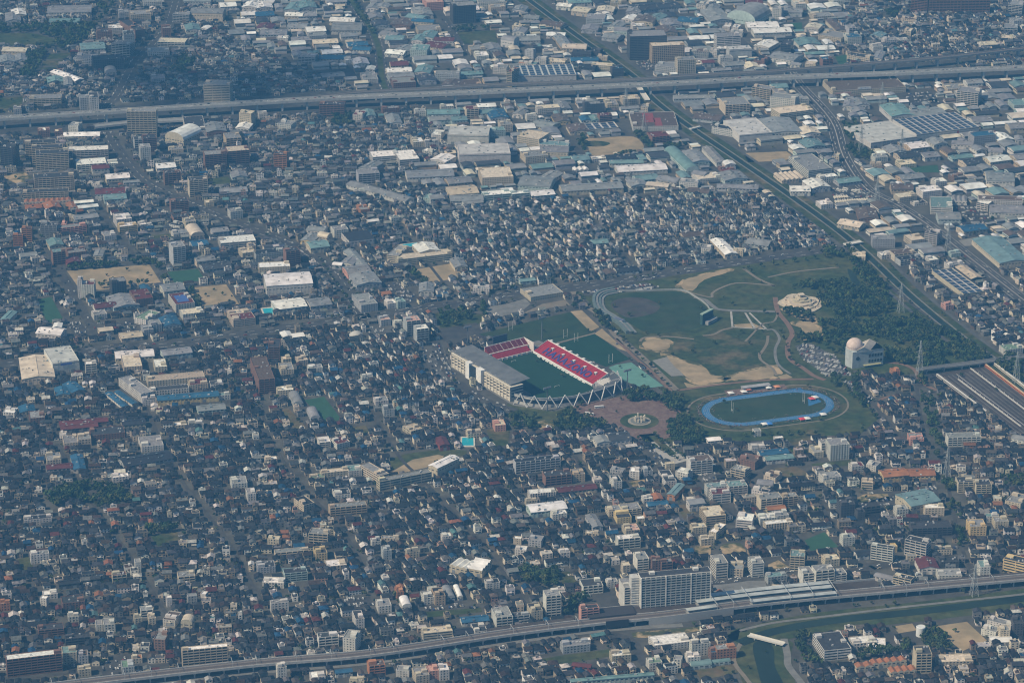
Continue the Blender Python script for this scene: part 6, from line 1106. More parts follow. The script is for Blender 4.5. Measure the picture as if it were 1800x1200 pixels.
WOODS = [(PARK2, [(370, 240), (560, 230), (700, 270), (820, 340), (900, 440), (700, 470), (440, 455), (330, 330)], 5.2), (PARK2, [(560, 60), (640, 80), (760, 190), (870, 310), (820, 335), (680, 240), (580, 140)], 6.5), (PARK2, [(340, 490), (860, 500), (1040, 475), (1190, 560), (1330, 600), (1560, 745), (1500, 790), (1150, 830), (1000, 700), (800, 620), (520, 600), (400, 640)], 5.6), (PARK2, [(800, 690), (1000, 700), (1150, 830), (1130, 850), (960, 820), (830, 760)], 6), (PARK2, [(390, 640), (540, 620), (550, 740), (480, 740), (400, 680)], 6), (PARK2, [(160, 610), (360, 600), (370, 640), (180, 655)], 4.5), (PARK2, [(100, 430), (160, 410), (310, 460), (280, 500), (140, 500)], 6), (PARK2, [(360, 0), (600, -20), (600, 50), (400, 60)], 6.5), (PARK2, [(90, 310), (200, 250), (370, 240), (330, 300), (240, 260)], 6), (PARK2, [(440, 880), (500, 880), (520, 960), (460, 980)], 5.5), (PARK2, [(590, 890), (650, 890), (640, 1000), (700, 1100), (660, 1120), (600, 1000)], 7),
    (PARK, [(150, 440), (210, 430), (320, 560), (310, 590), (230, 540)], 6.5), (PARK, [(0, 410), (60, 400), (20, 430)], 6),
    (TRK, [(290, 430), (400, 370), (540, 420), (565, 550), (420, 575), (310, 540)], 5.2), (TRK, [(110, 215), (280, 190), (400, 260), (405, 330), (330, 335), (250, 290), (130, 240)], 5.5), (TRK, [(-20, 260), (60, 230), (110, 240), (80, 290)], 6),
    (T_S, [(880, 960), (1040, 870), (1200, 930), (1320, 990), (1250, 1015), (1000, 1030), (920, 1010)], 5.5), (T_S, [(560, 880), (650, 900), (700, 1000), (600, 1010)], 6.5), (T_S, [(660, 930), (800, 900), (780, 990), (860, 1030), (720, 1030)], 6.5), (T_S, [(1440, 740), (1600, 720), (1740, 740), (1780, 790), (1560, 790), (1460, 800)], 6), (T_S, [(30, 130), (180, 100), (300, 140), (260, 230), (60, 240)], 8), (T_S, [(350, 60), (420, 70), (400, 160), (350, 140)], 7),
    ((0, 600, 4.), [(330, 1090), (450, 1020), (750, 1010), (950, 1100), (900, 1150), (700, 1170), (500, 1110), (350, 1200)], 5.2), ((0, 900, 4.), [(1030, 120), (1150, 100), (1250, 140), (1060, 170)], 6), ((0, 0, 4.), [(-60, 180), (200, 190), (450, 170), (680, 180), (600, 300), (420, 360), (250, 335), (420, 292), (250, 236), (-60, 238)], 7), ((0, 0, 4.), [(180, 380), (330, 350), (290, 470), (250, 560), (140, 540)], 7), ((0, 0, 4.), [(680, 0), (820, 0), (760, 110), (620, 260), (560, 300), (700, 120)], 8), ((0, 0, 4.), [(1290, 400), (1390, 410), (1340, 520), (1180, 520)], 7),
    ((900, 900, 4.), [(60, 400), (300, 420), (340, 500), (280, 540), (60, 490)], 6), ((900, 900, 4.), [(360, 650), (480, 610), (570, 650), (470, 700), (370, 740)], 6), ((900, 760, 4.), [(60, 970), (300, 960), (330, 1040), (100, 1060)], 6.5), ((450, 0, 4.), [(1400, 190), (1640, 190), (1640, 215), (1390, 235)], 7), ((450, 0, 4.), [(540, 800), (680, 800), (690, 880), (540, 890)], 6), ((450, 0, 4.), [(650, 0), (690, 10), (790, 160), (850, 240), (800, 260)], 10), ((1350, 0, 4.), [(510, 890), (620, 860), (660, 970), (560, 1000)], 6), ((1350, 0, 4.), [(540, 1040), (660, 1030), (750, 1100), (720, 1140), (570, 1110)], 6.5), ((1350, 0, 4.), [(820, 90), (930, 80), (900, 130), (820, 130)], 7), ((1350, 840, 3.3333), [(490, 1030), (690, 1010), (830, 960), (840, 1020), (520, 1070)], 6), ((1350, 840, 3.3333), [(880, 900), (960, 870), (1130, 1010), (1000, 1030), (900, 980)], 6.5), ((1350, 840, 3.3333), [(150, 940), (230, 920), (240, 1010), (330, 1090), (200, 1090)], 6.5), ((1350, 840, 3.3333), [(1370, 0), (1500, 0), (1500, 60), (1400, 70)], 7),
    ((1450, 600, 4.615), [(730, 300), (820, 300), (830, 430), (750, 430)], 6), ((1450, 600, 4.615), [(780, 470), (870, 460), (920, 700), (960, 900), (900, 960), (880, 800), (820, 640)], 6), ((1350, 840, 3.3333), [(1020, 10), (1080, 10), (1120, 200), (1060, 200)], 6), ((1350, 840, 3.3333), [(1090, 240), (1150, 240), (1180, 420), (1130, 440)], 6), ((1450, 600, 4.615), [(1490, 130), (1590, 130), (1600, 330), (1400, 230), (1360, 190)], 6.5), ((900, 0, 4.), [(470, 960), (530, 970), (520, 1080), (470, 1060)], 7), ((900, 0, 4.), [(850, 940), (970, 970), (1000, 1060), (940, 1040)], 6.5), ((900, 0, 4.), [(1060, 1030), (1240, 1030), (1200, 1060), (1080, 1060)], 7), ((0, 300, 4.), [(460, 690), (1050, 640), (1060, 662), (480, 706)], 5.5), ((0, 300, 4.), [(1060, 650), (1110, 650), (1190, 790), (1140, 800)], 6), ((0, 300, 4.), [(1320, 840), (1360, 840), (1430, 970), (1390, 980)], 6), ((450, 300, 4.), [(1060, 720), (1095, 710), (1220, 800), (1180, 810)], 6), ((0, 0, 1.), [(690, 1046), (715, 1042), (722, 1060), (700, 1066)], 6)]
for t_, p_, _s in WOODS:
    tmp_ = np.zeros_like(OCC); raster(poly(t_, p_), tmp_, 1); OCC[(tmp_ > 0) & (OCC == 0)] = 8
HOUSES, SHEDS, GAPS = [], [], []
ANGW = {}
def free(x, y, ang, w, d):
    c, s = math.cos(ang), math.sin(ang)
    for a, b in ((0, 0), (-.48, -.48), (.48, -.48), (.48, .48), (-.48, .48), (0, -.5), (0, .5)):
        if occupied(x + a * w * c - b * d * s, y + a * w * s + b * d * c): return False
    return True
def warp(x, y, an):
    def f(x, y): return x + 12 * math.sin(y / 150) + 5 * math.sin(y / 67 + x / 95), y + 11 * math.sin(x / 140) + 5 * math.sin(x / 61 - y / 110)
    a, b = f(x, y), f(x + math.cos(an), y + math.sin(an)); return a[0], a[1], math.atan2(b[1] - a[1], b[0] - a[0])
def fill(angle, sel):
    """rows of plots along one street direction, kept where sel(picture x, y) holds"""
    an = R(angle); c, s = math.cos(an), math.sin(an)
    u0, u1, v0, v1 = -2100, 2300, 2300, 6300; v = v0
    while v < v1:
        row_z = None; lot = random.uniform(9.8, 11.8); street = random.uniform(4.4, 5.8)
        for half in (0, 1):
            vc = v + lot * (.5 + half); u = u0 + random.uniform(0, 10); cnt = 0; blk = random.randint(6, 11)
            while u < u1:
                x, y = u * c - vc * s, u * s + vc * c
                if not (GY0 + 10 < y < GY1 - 60) or abs(x) > 1150: u += 14; continue
                a, b = PX((x, y, 0))
                if not (-45 < a < 1845 and -40 < b < 1245) or not sel(a, b): u += 9; continue
                z = zone_at(x, y)
                if z == 1: u += 9; continue
                wd = random.uniform(6.2, 8.6) if z == 2 else (random.uniform(6.8, 11.8) if z == 0 else random.uniform(7.5, 14))
                if random.random() < .10: wd += 5
                x, y = (u + wd / 2) * c - vc * s, (u + wd / 2) * s + vc * c
                if random.random() < (.055 if z != 3 else .10): GAPS.append((x, y)); u += wd; cnt += 1; continue
                hw, hd = wd - random.uniform(.8, 2.4), lot - random.uniform(1.2, 3.2); x, y, an2 = warp(x, y, an)
                if free(x, y, an2, hw, hd):
                    r_ = random.random(); st = 'gable' if r_ < .66 else ('hip' if r_ < .86 else 'flat'); h = random.choice((5.2, 5.8, 6.2, 6.6, 8.6 if st != 'hip' else 6, 3.4 if random.random() < .5 else 6.4)) + random.uniform(-.4, .5)
                    if z == 2 and random.random() < .35: h = 8.8
                    if z == 3 and st == 'flat': h = random.choice((6.5, 9, 9.5, 12))
                    if wd > 12 and st == 'flat': h = random.choice((6.5, 9, 9.5))
                    HOUSES.append((x, y, an2 + R(random.gauss(0, 2.0)), hw, hd, h, st, z))
                u += wd; cnt += 1
                if cnt >= blk: u += random.uniform(4.5, 6.5); cnt = 0; blk = random.randint(6, 11)
        v += 2 * lot + street
def fill_ind(angle, sel):
    an = R(angle); c, s = math.cos(an), math.sin(an); v = 2300
    while v < 6300:
        lot = random.uniform(16, 34); u = -2100 + random.uniform(0, 20)
        while u < 2300:
            wd = random.uniform(14, 42); x, y = (u + wd / 2) * c - (v + lot / 2) * s, (u + wd / 2) * s + (v + lot / 2) * c; u += wd + random.choice((3, 3, 5, 9))
            if not (GY0 + 10 < y < GY1 - 60) or abs(x) > 1150 or zone_at(x, y) != 1: continue
            a, b = PX((x, y, 0))
            if not (-45 < a < 1845 and -45 < b < 1245) or not sel(a, b): continue
            hw, hd = wd - 1, lot - random.uniform(1, 4)
            if random.random() < .06: GAPS.append((x, y)); continue
            if free(x, y, an, hw, hd): SHEDS.append((x, y, an + R(random.gauss(0, .8)), hw, hd, random.uniform(5.5, 9.5)))
            else:
                hw2, hd2 = hw * .45, hd * .48
                for fx in (-.25, .25):
                    for fy in (-.25, .25):
                        x2, y2 = x + fx * wd * c - fy * lot * s, y + fx * wd * s + fy * lot * c
                        if free(x2, y2, an, hw2, hd2): SHEDS.append((x2, y2, an, hw2, hd2, random.uniform(4.5, 8)))
        v += lot + random.choice((3, 6, 9))
for ag in (13, 19, 15, 11, 4): fill(ag, lambda x, y, g=ag: zone_angle(x, y) == g)
for ag in (19, 15, 11, 13): fill_ind(ag, lambda x, y, g=ag: zone_angle(x, y) == g)
def dist(t): return t[0] ** 2 + t[1] ** 2
for t in HOUSES: raster(footprint((t[0] - (t[3] * math.cos(t[2]) - t[4] * math.sin(t[2])) / 2, t[1] - (t[3] * math.sin(t[2]) + t[4] * math.cos(t[2])) / 2), t[2], t[3], t[4]), OCC, 10)
HOUSES.sort(key=lambda t: dist(t) if in_view(t[0], t[1], 3, 0) else 1e12)
wmS, rmS = MB(), MB(); HR = []
for i, (x, y, an, hw, hd, h, st, z) in enumerate(HOUSES):
    rc, rn, _ = pick(ROOFS, _rw); wc, wn, _ = pick(WALLS, _ww)
    if z == 2 and random.random() < .25: wc, wn = WALLS[1][:2]
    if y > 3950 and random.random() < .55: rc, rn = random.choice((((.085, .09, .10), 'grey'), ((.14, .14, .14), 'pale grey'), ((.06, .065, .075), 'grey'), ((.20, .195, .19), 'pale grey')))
    if st == 'flat' and random.random() < .6: rc, rn = random.choice((((.15, .15, .15), 'pale grey'), ((.36, .34, .32), 'white'), ((.07, .07, .075), 'grey')))
    own = i < 300 and in_view(x, y, 3, 0); wm, rm, rw = MB(), MB(), MB() if own else None; house_geo(hw, hd, h, st, jit(wc, .16), jit(rc, .25), wm, rm, rw)
    if own:
        r = empty('house', (x, y, 0), an); lb = f"{rn} {'flat-roofed' if st == 'flat' else ('hip-roofed' if st == 'hip' else 'gabled')} house with {wn} walls"
        tag(r, lb, 'house', 'small houses nearest the camera'); wm.build('wall', ['wall', 'glass'], r); rm.build('roof', 'roof', r); (rw.build('wing_roof', 'roof', r) if rw.f else None); HR.append((r, lb, (x, y)))
    else: add_mb(wmS, wm, x, y, an); add_mb(rmS, rm, x, y, an)
hs = empty('house_mass', (0, 0, 0)); tag(hs, 'dense sea of low tiled-roof houses filling the blocks behind the nearest ones', 'houses', None, 'stuff')
o = wmS.build('house_walls', ['wall', 'glass'], hs); o['kind'] = 'stuff'; o = rmS.build('house_roofs', 'roof', hs); o['kind'] = 'stuff'
# factories that no tracing covers: the largest as things, the small rest as one mass
SHEDS.sort(key=lambda t: -(t[3] * t[4]) if in_view(t[0], t[1], 4, 0) else 1e9); wmF, rmF = MB(), MB()
for i, (x, y, an, hw, hd, h) in enumerate(SHEDS):
    wc = random.choice('wwwccggte'); rc = random.choice('wwwggggggggtccndd'); ty = random.choice('WWWWF')
    if i < 25 and in_view(x, y, 4, 0):
        u = np.array([math.cos(an), math.sin(an)]); v = np.array([-u[1], u[0]]); A = np.array([x, y]) - u * hw / 2 - v * hd / 2
        block(A, an, hw, hd, h, wc, rc, ty)
    else:
        wm, rm = MB(), MB(); cw, cr = jit(WC[wc]), jit(RCOL[rc], .15); wm.box(-hw / 2, hw / 2, -hd / 2, hd / 2, 0, h, cw)
        for g in gable_roof(rm, hw, hd, h, min(2.4, .12 * min(hw, hd)), cr): wm.face(g, cw)
        band(wm, hw, hd, h * .6, h * .6 + 1, .04, True, True, False); wm.m[-2:] = [1, 1]; add_mb(wmF, wm, x, y, an); add_mb(rmF, rm, x, y, an)
fs = empty('shed_mass', (0, 0, 0)); tag(fs, 'close-packed small factory sheds between the large warehouses', 'sheds', None, 'stuff')
o = wmF.build('shed_walls', ['wall', 'glass'], fs); o['kind'] = 'stuff'; o = rmF.build('shed_roofs', 'sheet_metal', fs); o['kind'] = 'stuff'
# ================================================================== TREES
def crown_quads(rad, ht, n, seed):
    g = np.random.default_rng(seed); lobes = [(0, 0, ht * .62, rad * .8)] + [(rad * .55 * math.cos(t), rad * .55 * math.sin(t), ht * g.uniform(.5, .8), rad * g.uniform(.42, .62)) for t in g.uniform(0, 6.28, 5)]
    out = np.zeros((n, 4, 3))
    for i in range(n):
        lx, ly, lz, lr = lobes[g.integers(len(lobes))]; v = g.normal(size=3); v /= np.linalg.norm(v); v[2] = abs(v[2]) if g.random() < .7 else v[2]; p = np.array([lx, ly, lz]) + v * lr * g.uniform(.55, 1.05)
        a = np.cross(v, g.normal(size=3)); a /= np.linalg.norm(a); b = np.cross(v + g.normal(size=3) * .5, a); b /= np.linalg.norm(b) + 1e-9; s = rad * g.uniform(.22, .40)
        out[i] = [p - a * s - b * s * .7, p + a * s - b * s * .5, p + a * s * .8 + b * s * .7, p - a * s * .9 + b * s * .6]
    return out
PROT = [crown_quads(3.6, 8.5, 64, 3 + k) for k in range(5)]
GREENS = np.array([(.040, .066, .024), (.055, .082, .028), (.027, .050, .022), (.078, .088, .032), (.045, .064, .034)])
def trunk_mb(ht=5.):
    q = MB(); c = (.07, .05, .035); q.beam((0, 0, 0), (0, 0, ht), .28, c, r2=.13, n=6)
    for t in (0.4, 2.1, 3.6, 5.2): q.beam((0, 0, ht * .55), (1.7 * math.cos(t), 1.7 * math.sin(t), ht * .98), .12, c, r2=.05, n=4)
    return q
TRM = trunk_mb().mesh('trunk', ['plain'])
CRM = []
for k in range(5):
    g = np.random.default_rng(90 + k); CRM.append(quad_mesh('crown', PROT[k], GREENS[k] * g.uniform(.7, 1.35, (64, 1)), 'leaf', None))
def tree_thing(x, y, s, k, label, group):
    r = empty('tree', (x, y, 0), random.uniform(0, 6.28)); r.scale = (s, s, s * random.uniform(.9, 1.15)); tag(r, label, 'tree', group); link('trunk', TRM, r); link('crown', CRM[k % 5], r); return r
def tree_mass(name, spots, label):
    if not spots: return
    V, C = [], []
    for x, y, s in spots:
        k = random.randrange(5); a = random.uniform(0, 6.28); c_, s_ = math.cos(a), math.sin(a); P = PROT[k] * s; Q = P.copy(); Q[..., 0] = P[..., 0] * c_ - P[..., 1] * s_ + x; Q[..., 1] = P[..., 0] * s_ + P[..., 1] * c_ + y
        V.append(Q); C.append(GREENS[random.randrange(5)] * random.uniform(.75, 1.3) * rng.uniform(.75, 1.3, (64, 1)))
    quad_mesh(name, np.concatenate(V), np.concatenate(C), 'leaf', 'stuff', label, 'trees')
def scatter(polyg, spacing, jitter=.45):
    p = np.array(polyg); x0, y0 = p.min(0); x1, y1 = p.max(0); tmp = np.zeros_like(OCC); raster(polyg, tmp, 1); out = []; y = y0
    while y < y1:
        x = x0
        while x < x1:
            a, b = x + random.uniform(-1, 1) * spacing * jitter, y + random.uniform(-1, 1) * spacing * jitter; i, j = int((a - GX0) / GC), int((b - GY0) / GC)
            if 0 <= i < NX and 0 <= j < NY and tmp[j, i]: out.append((a, b))
            x += spacing
        y += spacing * .9
    return out
spots = []
for t, pts, sp in WOODS:
    for x, y in scatter(poly(t, pts), sp):
        if random.random() < .86 and math.sin(x / 8) + math.sin(y / 11 + x / 15) > -1.25: spots.append((x, y, random.uniform(.55, 1.35)))
# lone trees and street trees
lone = []
def row(a, b, n, sc=(.6, .95), tile_=(0, 0, 1.)):
    (x0, y0), (x1, y1) = tile(*tile_, [a, b]); P, Q = G(x0, y0)[:2], G(x1, y1)[:2]
    for i in range(n): f = (i + .5) / n; lone.append((*(P + (Q - P) * f + rng.normal(0, 1., 2)), random.uniform(*sc)))
for a, b, n in [((720, 1112), (870, 1082), 6), ]: row(a, b, n, (.9, 1.2), (900, 0, 4.))
row((690, 825), (1060, 800), 7, (.9, 1.25), (0, 300, 4.)); row((200, 610), (360, 655), 8, (.6, .9), PARK2); row((880, 45), (1180, 200), 12, (.5, .8), (900, 760, 4.)); row((990, 15), (1220, 190), 10, (.5, .8), (900, 760, 4.)); row((1430, 870), (1720, 640), 9, (.6, .9), (1350, 200, 4.)); row((1040, 920), (1190, 740), 7, (.7, 1.), T_S); row((560, 455), (620, 540), 9, (.6, .9)); row((575, 450), (640, 535), 9, (.6, .9)); row((800, 525), (1000, 493), 11, (.6, .9)); row((1480, 680), (1545, 740), 8, (.8, 1.1)); row((1300, 768), (1440, 764), 9, (.6, .9)); row((1010, 515), (1180, 685), 16, (.6, .9)); row((1370, 580), (1400, 650), 6, (.6, .9)); row((1330, 470), (1480, 450), 8, (.7, 1.1))
for i, (x, y, s) in enumerate(lone):
    if 0 < PX((x, y, 3))[0] < 1800: ROOTS.append((tree_thing(x, y, s, i, 'tree', None), 'lone green tree' if s > .85 else 'small green tree', np.array([x, y])))
tree_mass('park_woods', spots, 'dark green woods and tree belts of the park and shrine groves')
town = []
for x, y in GAPS:
    if random.random() < .6: town.append((x + random.uniform(-3, 3), y + random.uniform(-3, 3), random.uniform(.45, .8)))
for _ in range(9000):
    x, y = random.uniform(-1000, 1000), random.uniform(2900, 5700)
    if not occupied(x, y) and zone_at(x, y) != 1 and in_view(x, y, 0, 5): town.append((x, y, random.uniform(.28, .55)))
town = town[:3200]
tree_mass('garden_trees', town, 'small garden trees and shrubs scattered between the houses')
# ================================================================== CARS
def car_mb(c):
    q = MB(); q.box(-2.1, 2.1, -.85, .85, .3, .95, c); b = [(-1.5, -.8), (1.0, -.8), (1.0, .8), (-1.5, .8)]; t = [(-1.1, -.65), (.5, -.65), (.5, .65), (-1.1, .65)]
    for i in range(4): j = (i + 1) % 4; q.face([(*b[i], .95), (*b[j], .95), (*t[j], 1.48), (*t[i], 1.48)], (.02, .025, .03), 1)
    q.face([(*p, 1.5) for p in t], c)
    for x in (-1.35, 1.35):
        for y in (-.87, .87): q.beam((x, y - .1, .32), (x, y + .1, .32), .32, (.02, .02, .02), n=8)
    return q
CARC = [((.72, .72, .70), 'white', 45), ((.34, .35, .36), 'silver', 22), ((.03, .03, .035), 'black', 16), ((.05, .09, .22), 'blue', 7), ((.30, .04, .04), 'red', 3), ((.42, .36, .26), 'beige', 5)]
_cw = np.cumsum([c[2] for c in CARC]); CARM = {n: car_mb(c).mesh('car', ['plain', 'car_glass']) for c, n, _ in CARC}
cars = []; CR = []
def lot(t, pts, ang, where, p=.8, aisle=6.5, size=2.6):
    P = poly(t, pts); a = np.array(P); c0 = a.mean(0); u = np.array([math.cos(ang), math.sin(ang)]); v = np.array([-u[1], u[0]]); tmp = np.zeros_like(OCC); raster(P, tmp, 1); uu = (a - c0) @ u; vv = (a - c0) @ v; y = vv.min() + 3
    while y < vv.max():
        for k in (0, 5.0):
            x = uu.min()
            while x < uu.max():
                q = c0 + u * x + v * (y + k); i, j = int((q[0] - GX0) / GC), int((q[1] - GY0) / GC)
                if 0 <= i < NX and 0 <= j < NY and tmp[j, i] and OCC[j, i] != 9 and random.random() < p: cars.append((*q, ang + math.pi / 2 + random.choice((0, math.pi)), where))
                x += size
        y += 10 + aisle
lot(PARK2, [(190, 670), (300, 650), (480, 750), (590, 880), (420, 890), (240, 760)], R(-28), 'in the large lot beside the domed hall', .85)
lot(PARK2, [(520, 920), (580, 915), (740, 1050), (690, 1080), (600, 1000)], R(-28), 'in the strip lot right of the running track', .7)
lot(PARK, [(90, 290), (180, 270), (540, 225), (640, 260), (500, 290), (300, 300), (110, 320)], R(20), 'in the long lot above the ball ground', .6)
for s_ in SHEETS:
    if s_[0] == 'parking_lot': lot(s_[1], s_[2], R(15), 'in a town parking lot', .45)
for nm, pts, wd in ROADS:
    if wd < 12: continue
    P = smooth(W2(pts), 8); a, b, C, T, Nn = strip_sides(P, wd * .5)
    for i in range(len(C) - 1):
        for k in (0, 1):
            if random.random() < .42: q = (a if k else b)[i] + (np.array(C[i + 1]) - C[i]) * random.random() + Nn[i] * random.uniform(-2, 2); cars.append((q[0], q[1], math.atan2(T[i][1], T[i][0]) + math.pi * k, 'driving on a main road'))
for x, y in GAPS:
    if random.random() < .7 and not occupied(x, y):
        for k in range(random.randint(1, 4)): cars.append((x + k * 2.5 - 3, y + random.uniform(-.5, .5), R(103) + R(random.choice((0, 180))), 'parked between houses'))
cars += [(x, y, a, 'on the highway', 17.1) for x, y, a in HWCARS]
cars = [c for c in cars if in_view(c[0], c[1], 0, 0)]; cars.sort(key=dist); mS = MB()
for i, (x, y, a, wh, *zz) in enumerate(cars):
    z_ = zz[0] if zz else .2
    c, n, _ = pick(CARC, _cw)
    if i < 300 and z_ == .2: o = link('car', CARM[n], None, (x, y, .2), a); tag(o, f'{n} car {wh}', 'car', f'{n} cars {wh}'); CR.append((o, f'{n} car {wh}', (x, y)))
    else: q = car_mb(jit(c)); q.v = [(px, py, pz + z_) for px, py, pz in q.v]; add_mb(mS, q, x, y, a)
o = mS.build('car_mass', ['plain', 'car_glass']); tag(o, 'many far parked cars and traffic seen as dots', 'cars', None, 'stuff')
# buses
NTH = 'first second third fourth fifth sixth seventh eighth ninth tenth eleventh twelfth thirteenth fourteenth'.split()
def bus(x, y, ang, c, label, L=11., group='buses'):
    r = empty('bus', (x, y, .2), ang); tag(r, label, 'bus', group); q = MB(); q.box(-L / 2, L / 2, -1.25, 1.25, .4, 3.1, c, bottom=True); q.build('body', 'plain', r)
    q = MB(); q.face([(-L / 2 - .02, -1.27, 1.6), (L / 2 + .02, -1.27, 1.6), (L / 2 + .02, -1.27, 2.5), (-L / 2 - .02, -1.27, 2.5)]); q.face([(-L / 2 - .02, 1.27, 1.6), (-L / 2 - .02, -1.27, 1.6), (-L / 2 - .02, -1.27, 2.5), (-L / 2 - .02, 1.27, 2.5)]); q.build('window_band', 'glass', r)
    for a in (-L * .33, L * .33): q = MB(); q.beam((a, -1.3, .5), (a, 1.3, .5), .5, (.02, .02, .02), n=8); q.build('axle', 'plain', r)
for x, y, a, lb in [(1053, 717, 12, 'white coach parked on the red plaza before the truss'), (1036, 729, -25, 'white bus at the edge of the trees below the plaza')]: p = G(x, y); bus(p[0], p[1], R(a), (.72, .72, .7), lb, 12)
for k in range(14): p = G(1350 + (478 + k * 17) / 4, 200 + (628 - k * 1.2) / 4); bus(p[0], p[1], R(100), (.66, .60, .48), f'cream bus in the long front row of the depot, {NTH[k]} from its left end', 10, 'buses in the front row of the depot')
for k in range(6): p = G(1350 + (470 + k * 17) / 4, 200 + (598 - k * 1.2) / 4); bus(p[0], p[1], R(100), (.66, .60, .48), f'cream bus in the short second row of the depot, {NTH[k]} from its left end', 10, 'buses in the second row of the depot')
for k, (x, y) in enumerate([(500, 545), (520, 548), (545, 535), (605, 550), (630, 548)]): p = G(1350 + x / 4, 200 + y / 4); bus(p[0], p[1], R(-40), (.66, .64, .58), f'pale bus standing loose on the depot apron, {NTH[k]} from the left', 10, 'loose buses on the depot apron')
# market awnings along the promenade edge and crowd of spectators
cr = MB()
for _ in range(620):
    t = random.uniform(0, 6.28); rr = random.uniform(48.5, 54) if random.random() < .8 else random.uniform(30, 47); x = 42.2 * (1 if math.cos(t) > 0 else -1) * min(1, abs(math.cos(t)) * 1.6) + rr * math.cos(t); y = rr * math.sin(t)
    px_, py_ = TL(x, y); c = random.choice(((.7, .7, .68), (.6, .58, .5), (.05, .05, .07), (.1, .15, .35), (.5, .1, .1)))
    for z0, z1, r0, r1, cc in ((.2, 1.0, .2, .26, (.05, .05, .08)), (1.0, 1.5, .3, .2, c), (1.5, 1.78, .13, .11, (.3, .2, .15))): cr.beam((px_, py_, z0), (px_, py_, z1), r0, cc, r2=r1, n=5)
o = cr.build('crowd', 'plain'); tag(o, 'small spectators and athletes dotted round the blue running track', 'people', None, 'stuff')
# ================================================================== LABELS THAT SINGLE OUT
LM = [(945, 650, 'rugby stadium'), (1350, 716, 'blue running track'), (1515, 620, 'domed hall'), (1185, 1040, 'tall balcony tower'), (822, 776, 'turquoise school pool'), (1080, 260, 'upper sand ballfield'), (205, 487, 'wide sand schoolyard'), (375, 520, 'brown sand schoolyard'), (770, 478, 'central sand schoolyard'), (1690, 1115, 'lower sand field'), (1740, 690, 'train yard'), (740, 830, 'long lower school'), (1410, 530, 'stone playground mound'), (626, 590, 'round domed building'), (1640, 235, 'solar-roofed warehouse'), (1740, 440, 'big teal-roofed factory'), (500, 505, 'big white warehouse'), (90, 290, 'stepped apartment slabs'), (1140, 90, 'dark hotel slab'), (810, 20, 'louvred dark tower'), (160, 875, 'dark shrine grove'), (60, 1160, 'red-brown balcony slab'), (360, 1130, 'white-topped balcony slab'), (1450, 1150, 'skylit white works'), (1600, 1160, 'brick-edged apartment block'), (1330, 1140, 'dark basin'), (1470, 960, 'small green turf field'), (1340, 1060, 'station platforms'), (1680, 900, 'green belt'), (590, 720, 'green rice field'), (60, 650, 'beige flat warehouse'), (310, 690, 'yellow-walled factory'), (1130, 740, 'brick plaza'), (1280, 540, 'ball ground'), (1500, 350, 'bus depot'), (1520, 155, 'large cream store'), (30, 70, 'golf green'), (380, 170, 'grey office slab'), (240, 215, 'grey tower beside the highway'), (665, 60, 'tree-lined avenue'), (1690, 15, 'long brown slabs'), (540, 1000, 'middle lower streets'), (750, 1120, 'cream school by the railway'), (1160, 250, 'rooftop-parking store')]
for i in range(0, len(RC), 7): LM.append((*PX((*RC[i], 0)), 'railway viaduct'))
for x, y in HW1[::2]: LM.append((x, y + 8, 'upper highway'))
for x, y in RIV[1::2]: LM.append((x, y, 'diagonal river'))
ORD = ['leftmost', 'second from left', 'third from left', 'fourth from left', 'fifth from left', 'sixth from left', 'seventh from left', 'eighth from left', 'ninth from left', 'tenth from left', 'eleventh from left', 'twelfth from left'] + [f'{k} from left' for k in ('thirteenth', 'fourteenth', 'fifteenth', 'sixteenth', 'seventeenth', 'eighteenth', 'nineteenth', 'twentieth')]
def place(c):
    x, y = PX((c[0], c[1], 0)); b = sorted(LM, key=lambda l: (l[0] - x) ** 2 + 3 * (l[1] - y) ** 2)[0]; dx, dy = x - b[0], (y - b[1]) * 1.7; dd = math.hypot(dx, dy)
    rel = 'beside' if dd < 38 else ('left of' if dx < 0 else 'right of') if abs(dx) > abs(dy) else ('beyond' if dy < 0 else 'in front of')
    if dd > 110: rel = 'well ' + rel
    return f'{rel} the {b[2]}', x
def short(s):
    for a, b in ((' well ', ' '), (' the ', ' '), (' from left', ' along')):
        if len(s.split()) > 16: s = s.replace(a, b)
    w = s.split()
    if len(w) > 16 and ' with ' in s:
        i = w.index('with'); j = next((k for k in range(i, len(w)) if w[k] in ('roof', 'walls')), i); w = w[:i] + w[j + 1:]
    return ' '.join(w[:16])
def finish(items, group=None):
    D = {}
    for r, base, c in items:
        p, x = place(c); D.setdefault(f'{base} {p}', []).append((x, r))
    for k, L in D.items():
        L.sort(key=lambda t: t[0])
        for i, (x, r) in enumerate(L): r['label'] = short( k if len(L) == 1 else (f'{k}, {ORD[i]}' if i < len(ORD) else f'{k}, further right'))
finish(ROOTS); finish(HR); finish(CR); finish(GR)
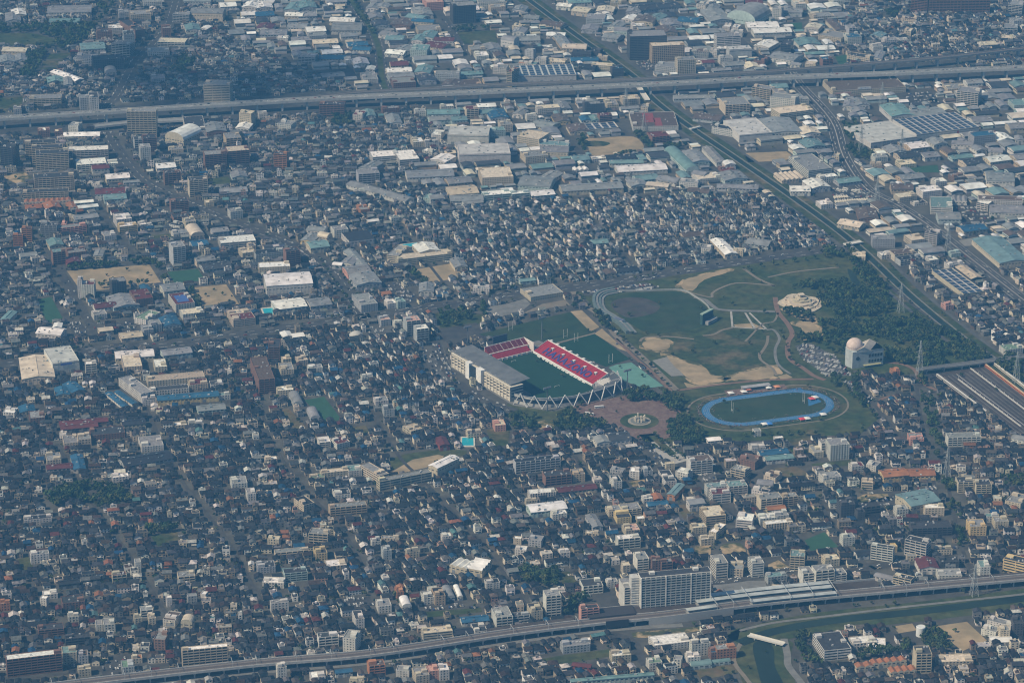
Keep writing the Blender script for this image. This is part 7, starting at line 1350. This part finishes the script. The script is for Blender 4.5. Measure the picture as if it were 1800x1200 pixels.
# ================================================================== CLOUD (high above the haze, over the upper left; it shades that part of the town)
def cloud(cx, cy, z0, rx, ry, label):
    off = np.array([_d[0], _d[1]]) * z0 / _d[2]; g = np.random.default_rng(5); m = MB()
    for k in range(25):
        t = g.uniform(0, 6.28); f = math.sqrt(g.uniform(0, 1)); s = g.uniform(.16, .34) * (1.15 - .5 * f); x, y = cx + off[0] + rx * f * math.cos(t), cy + off[1] + ry * f * math.sin(t); r0 = min(rx, ry) * s * 1.3; z = z0 + g.uniform(0, 50) * (1 - f)
        for i in range(6):
            for j in range(10):
                P = []
                for a, b in ((i, j), (i, j + 1), (i + 1, j + 1), (i + 1, j)):
                    th, ph = math.pi * a / 6, 2 * math.pi * b / 10; P.append((x + r0 * math.sin(th) * math.cos(ph), y + r0 * math.sin(th) * math.sin(ph), z + r0 * .45 * math.cos(th)))
                m.face(P, (.8, .8, .8))
    cm = bpy.data.materials.new('cloud'); cm.use_nodes = True; N = cm.node_tree.nodes; N.clear(); a = N.new('ShaderNodeOutputMaterial'); b = N.new('ShaderNodeMixShader'); c = N.new('ShaderNodeBsdfDiffuse'); t = N.new('ShaderNodeBsdfTransparent'); c.inputs[0].default_value = (.85, .85, .85, 1); b.inputs[0].default_value = .35
    L = cm.node_tree.links; L.new(t.outputs[0], b.inputs[1]); L.new(c.outputs[0], b.inputs[2]); L.new(b.outputs[0], a.inputs[0]); MATS['cloud'] = cm
    tag(m.build('cloud', 'cloud'), label, 'cloud', None, 'stuff')
_c0 = G(395, 132)
cloud(_c0[0], _c0[1], 2500, 235, 195, 'small white cumulus cloud high above the upper left of the town')
# ================================================================== HAZE
hz = MB(); hz.box(-9500, 9500, -4500, 14500, -1.0, 1660, bottom=True)
ho = hz.build('haze', 'wall'); ho['kind'] = 'stuff'; tag(ho, 'thin blue-grey haze lying over the whole city', 'haze')
hm = bpy.data.materials.new('haze'); hm.use_nodes = True; n = hm.node_tree.nodes; n.clear()
out = n.new('ShaderNodeOutputMaterial'); pv = n.new('ShaderNodeVolumePrincipled'); pv.inputs['Color'].default_value = (.135, .475, 1.0, 1); pv.inputs['Density'].default_value = HAZE_DENSITY; pv.inputs['Anisotropy'].default_value = 0.0
hm.node_tree.links.new(pv.outputs[0], out.inputs['Volume']); ho.data.materials.clear(); ho.data.materials.append(hm)
print('COUNTS houses', len(HOUSES), 'sheds', len(SHEDS), 'woods', len(spots), 'town', len(town), 'lone', len(lone), 'cars', len(cars), 'objects', len(bpy.data.objects), 'blocks', len(ROOTS))
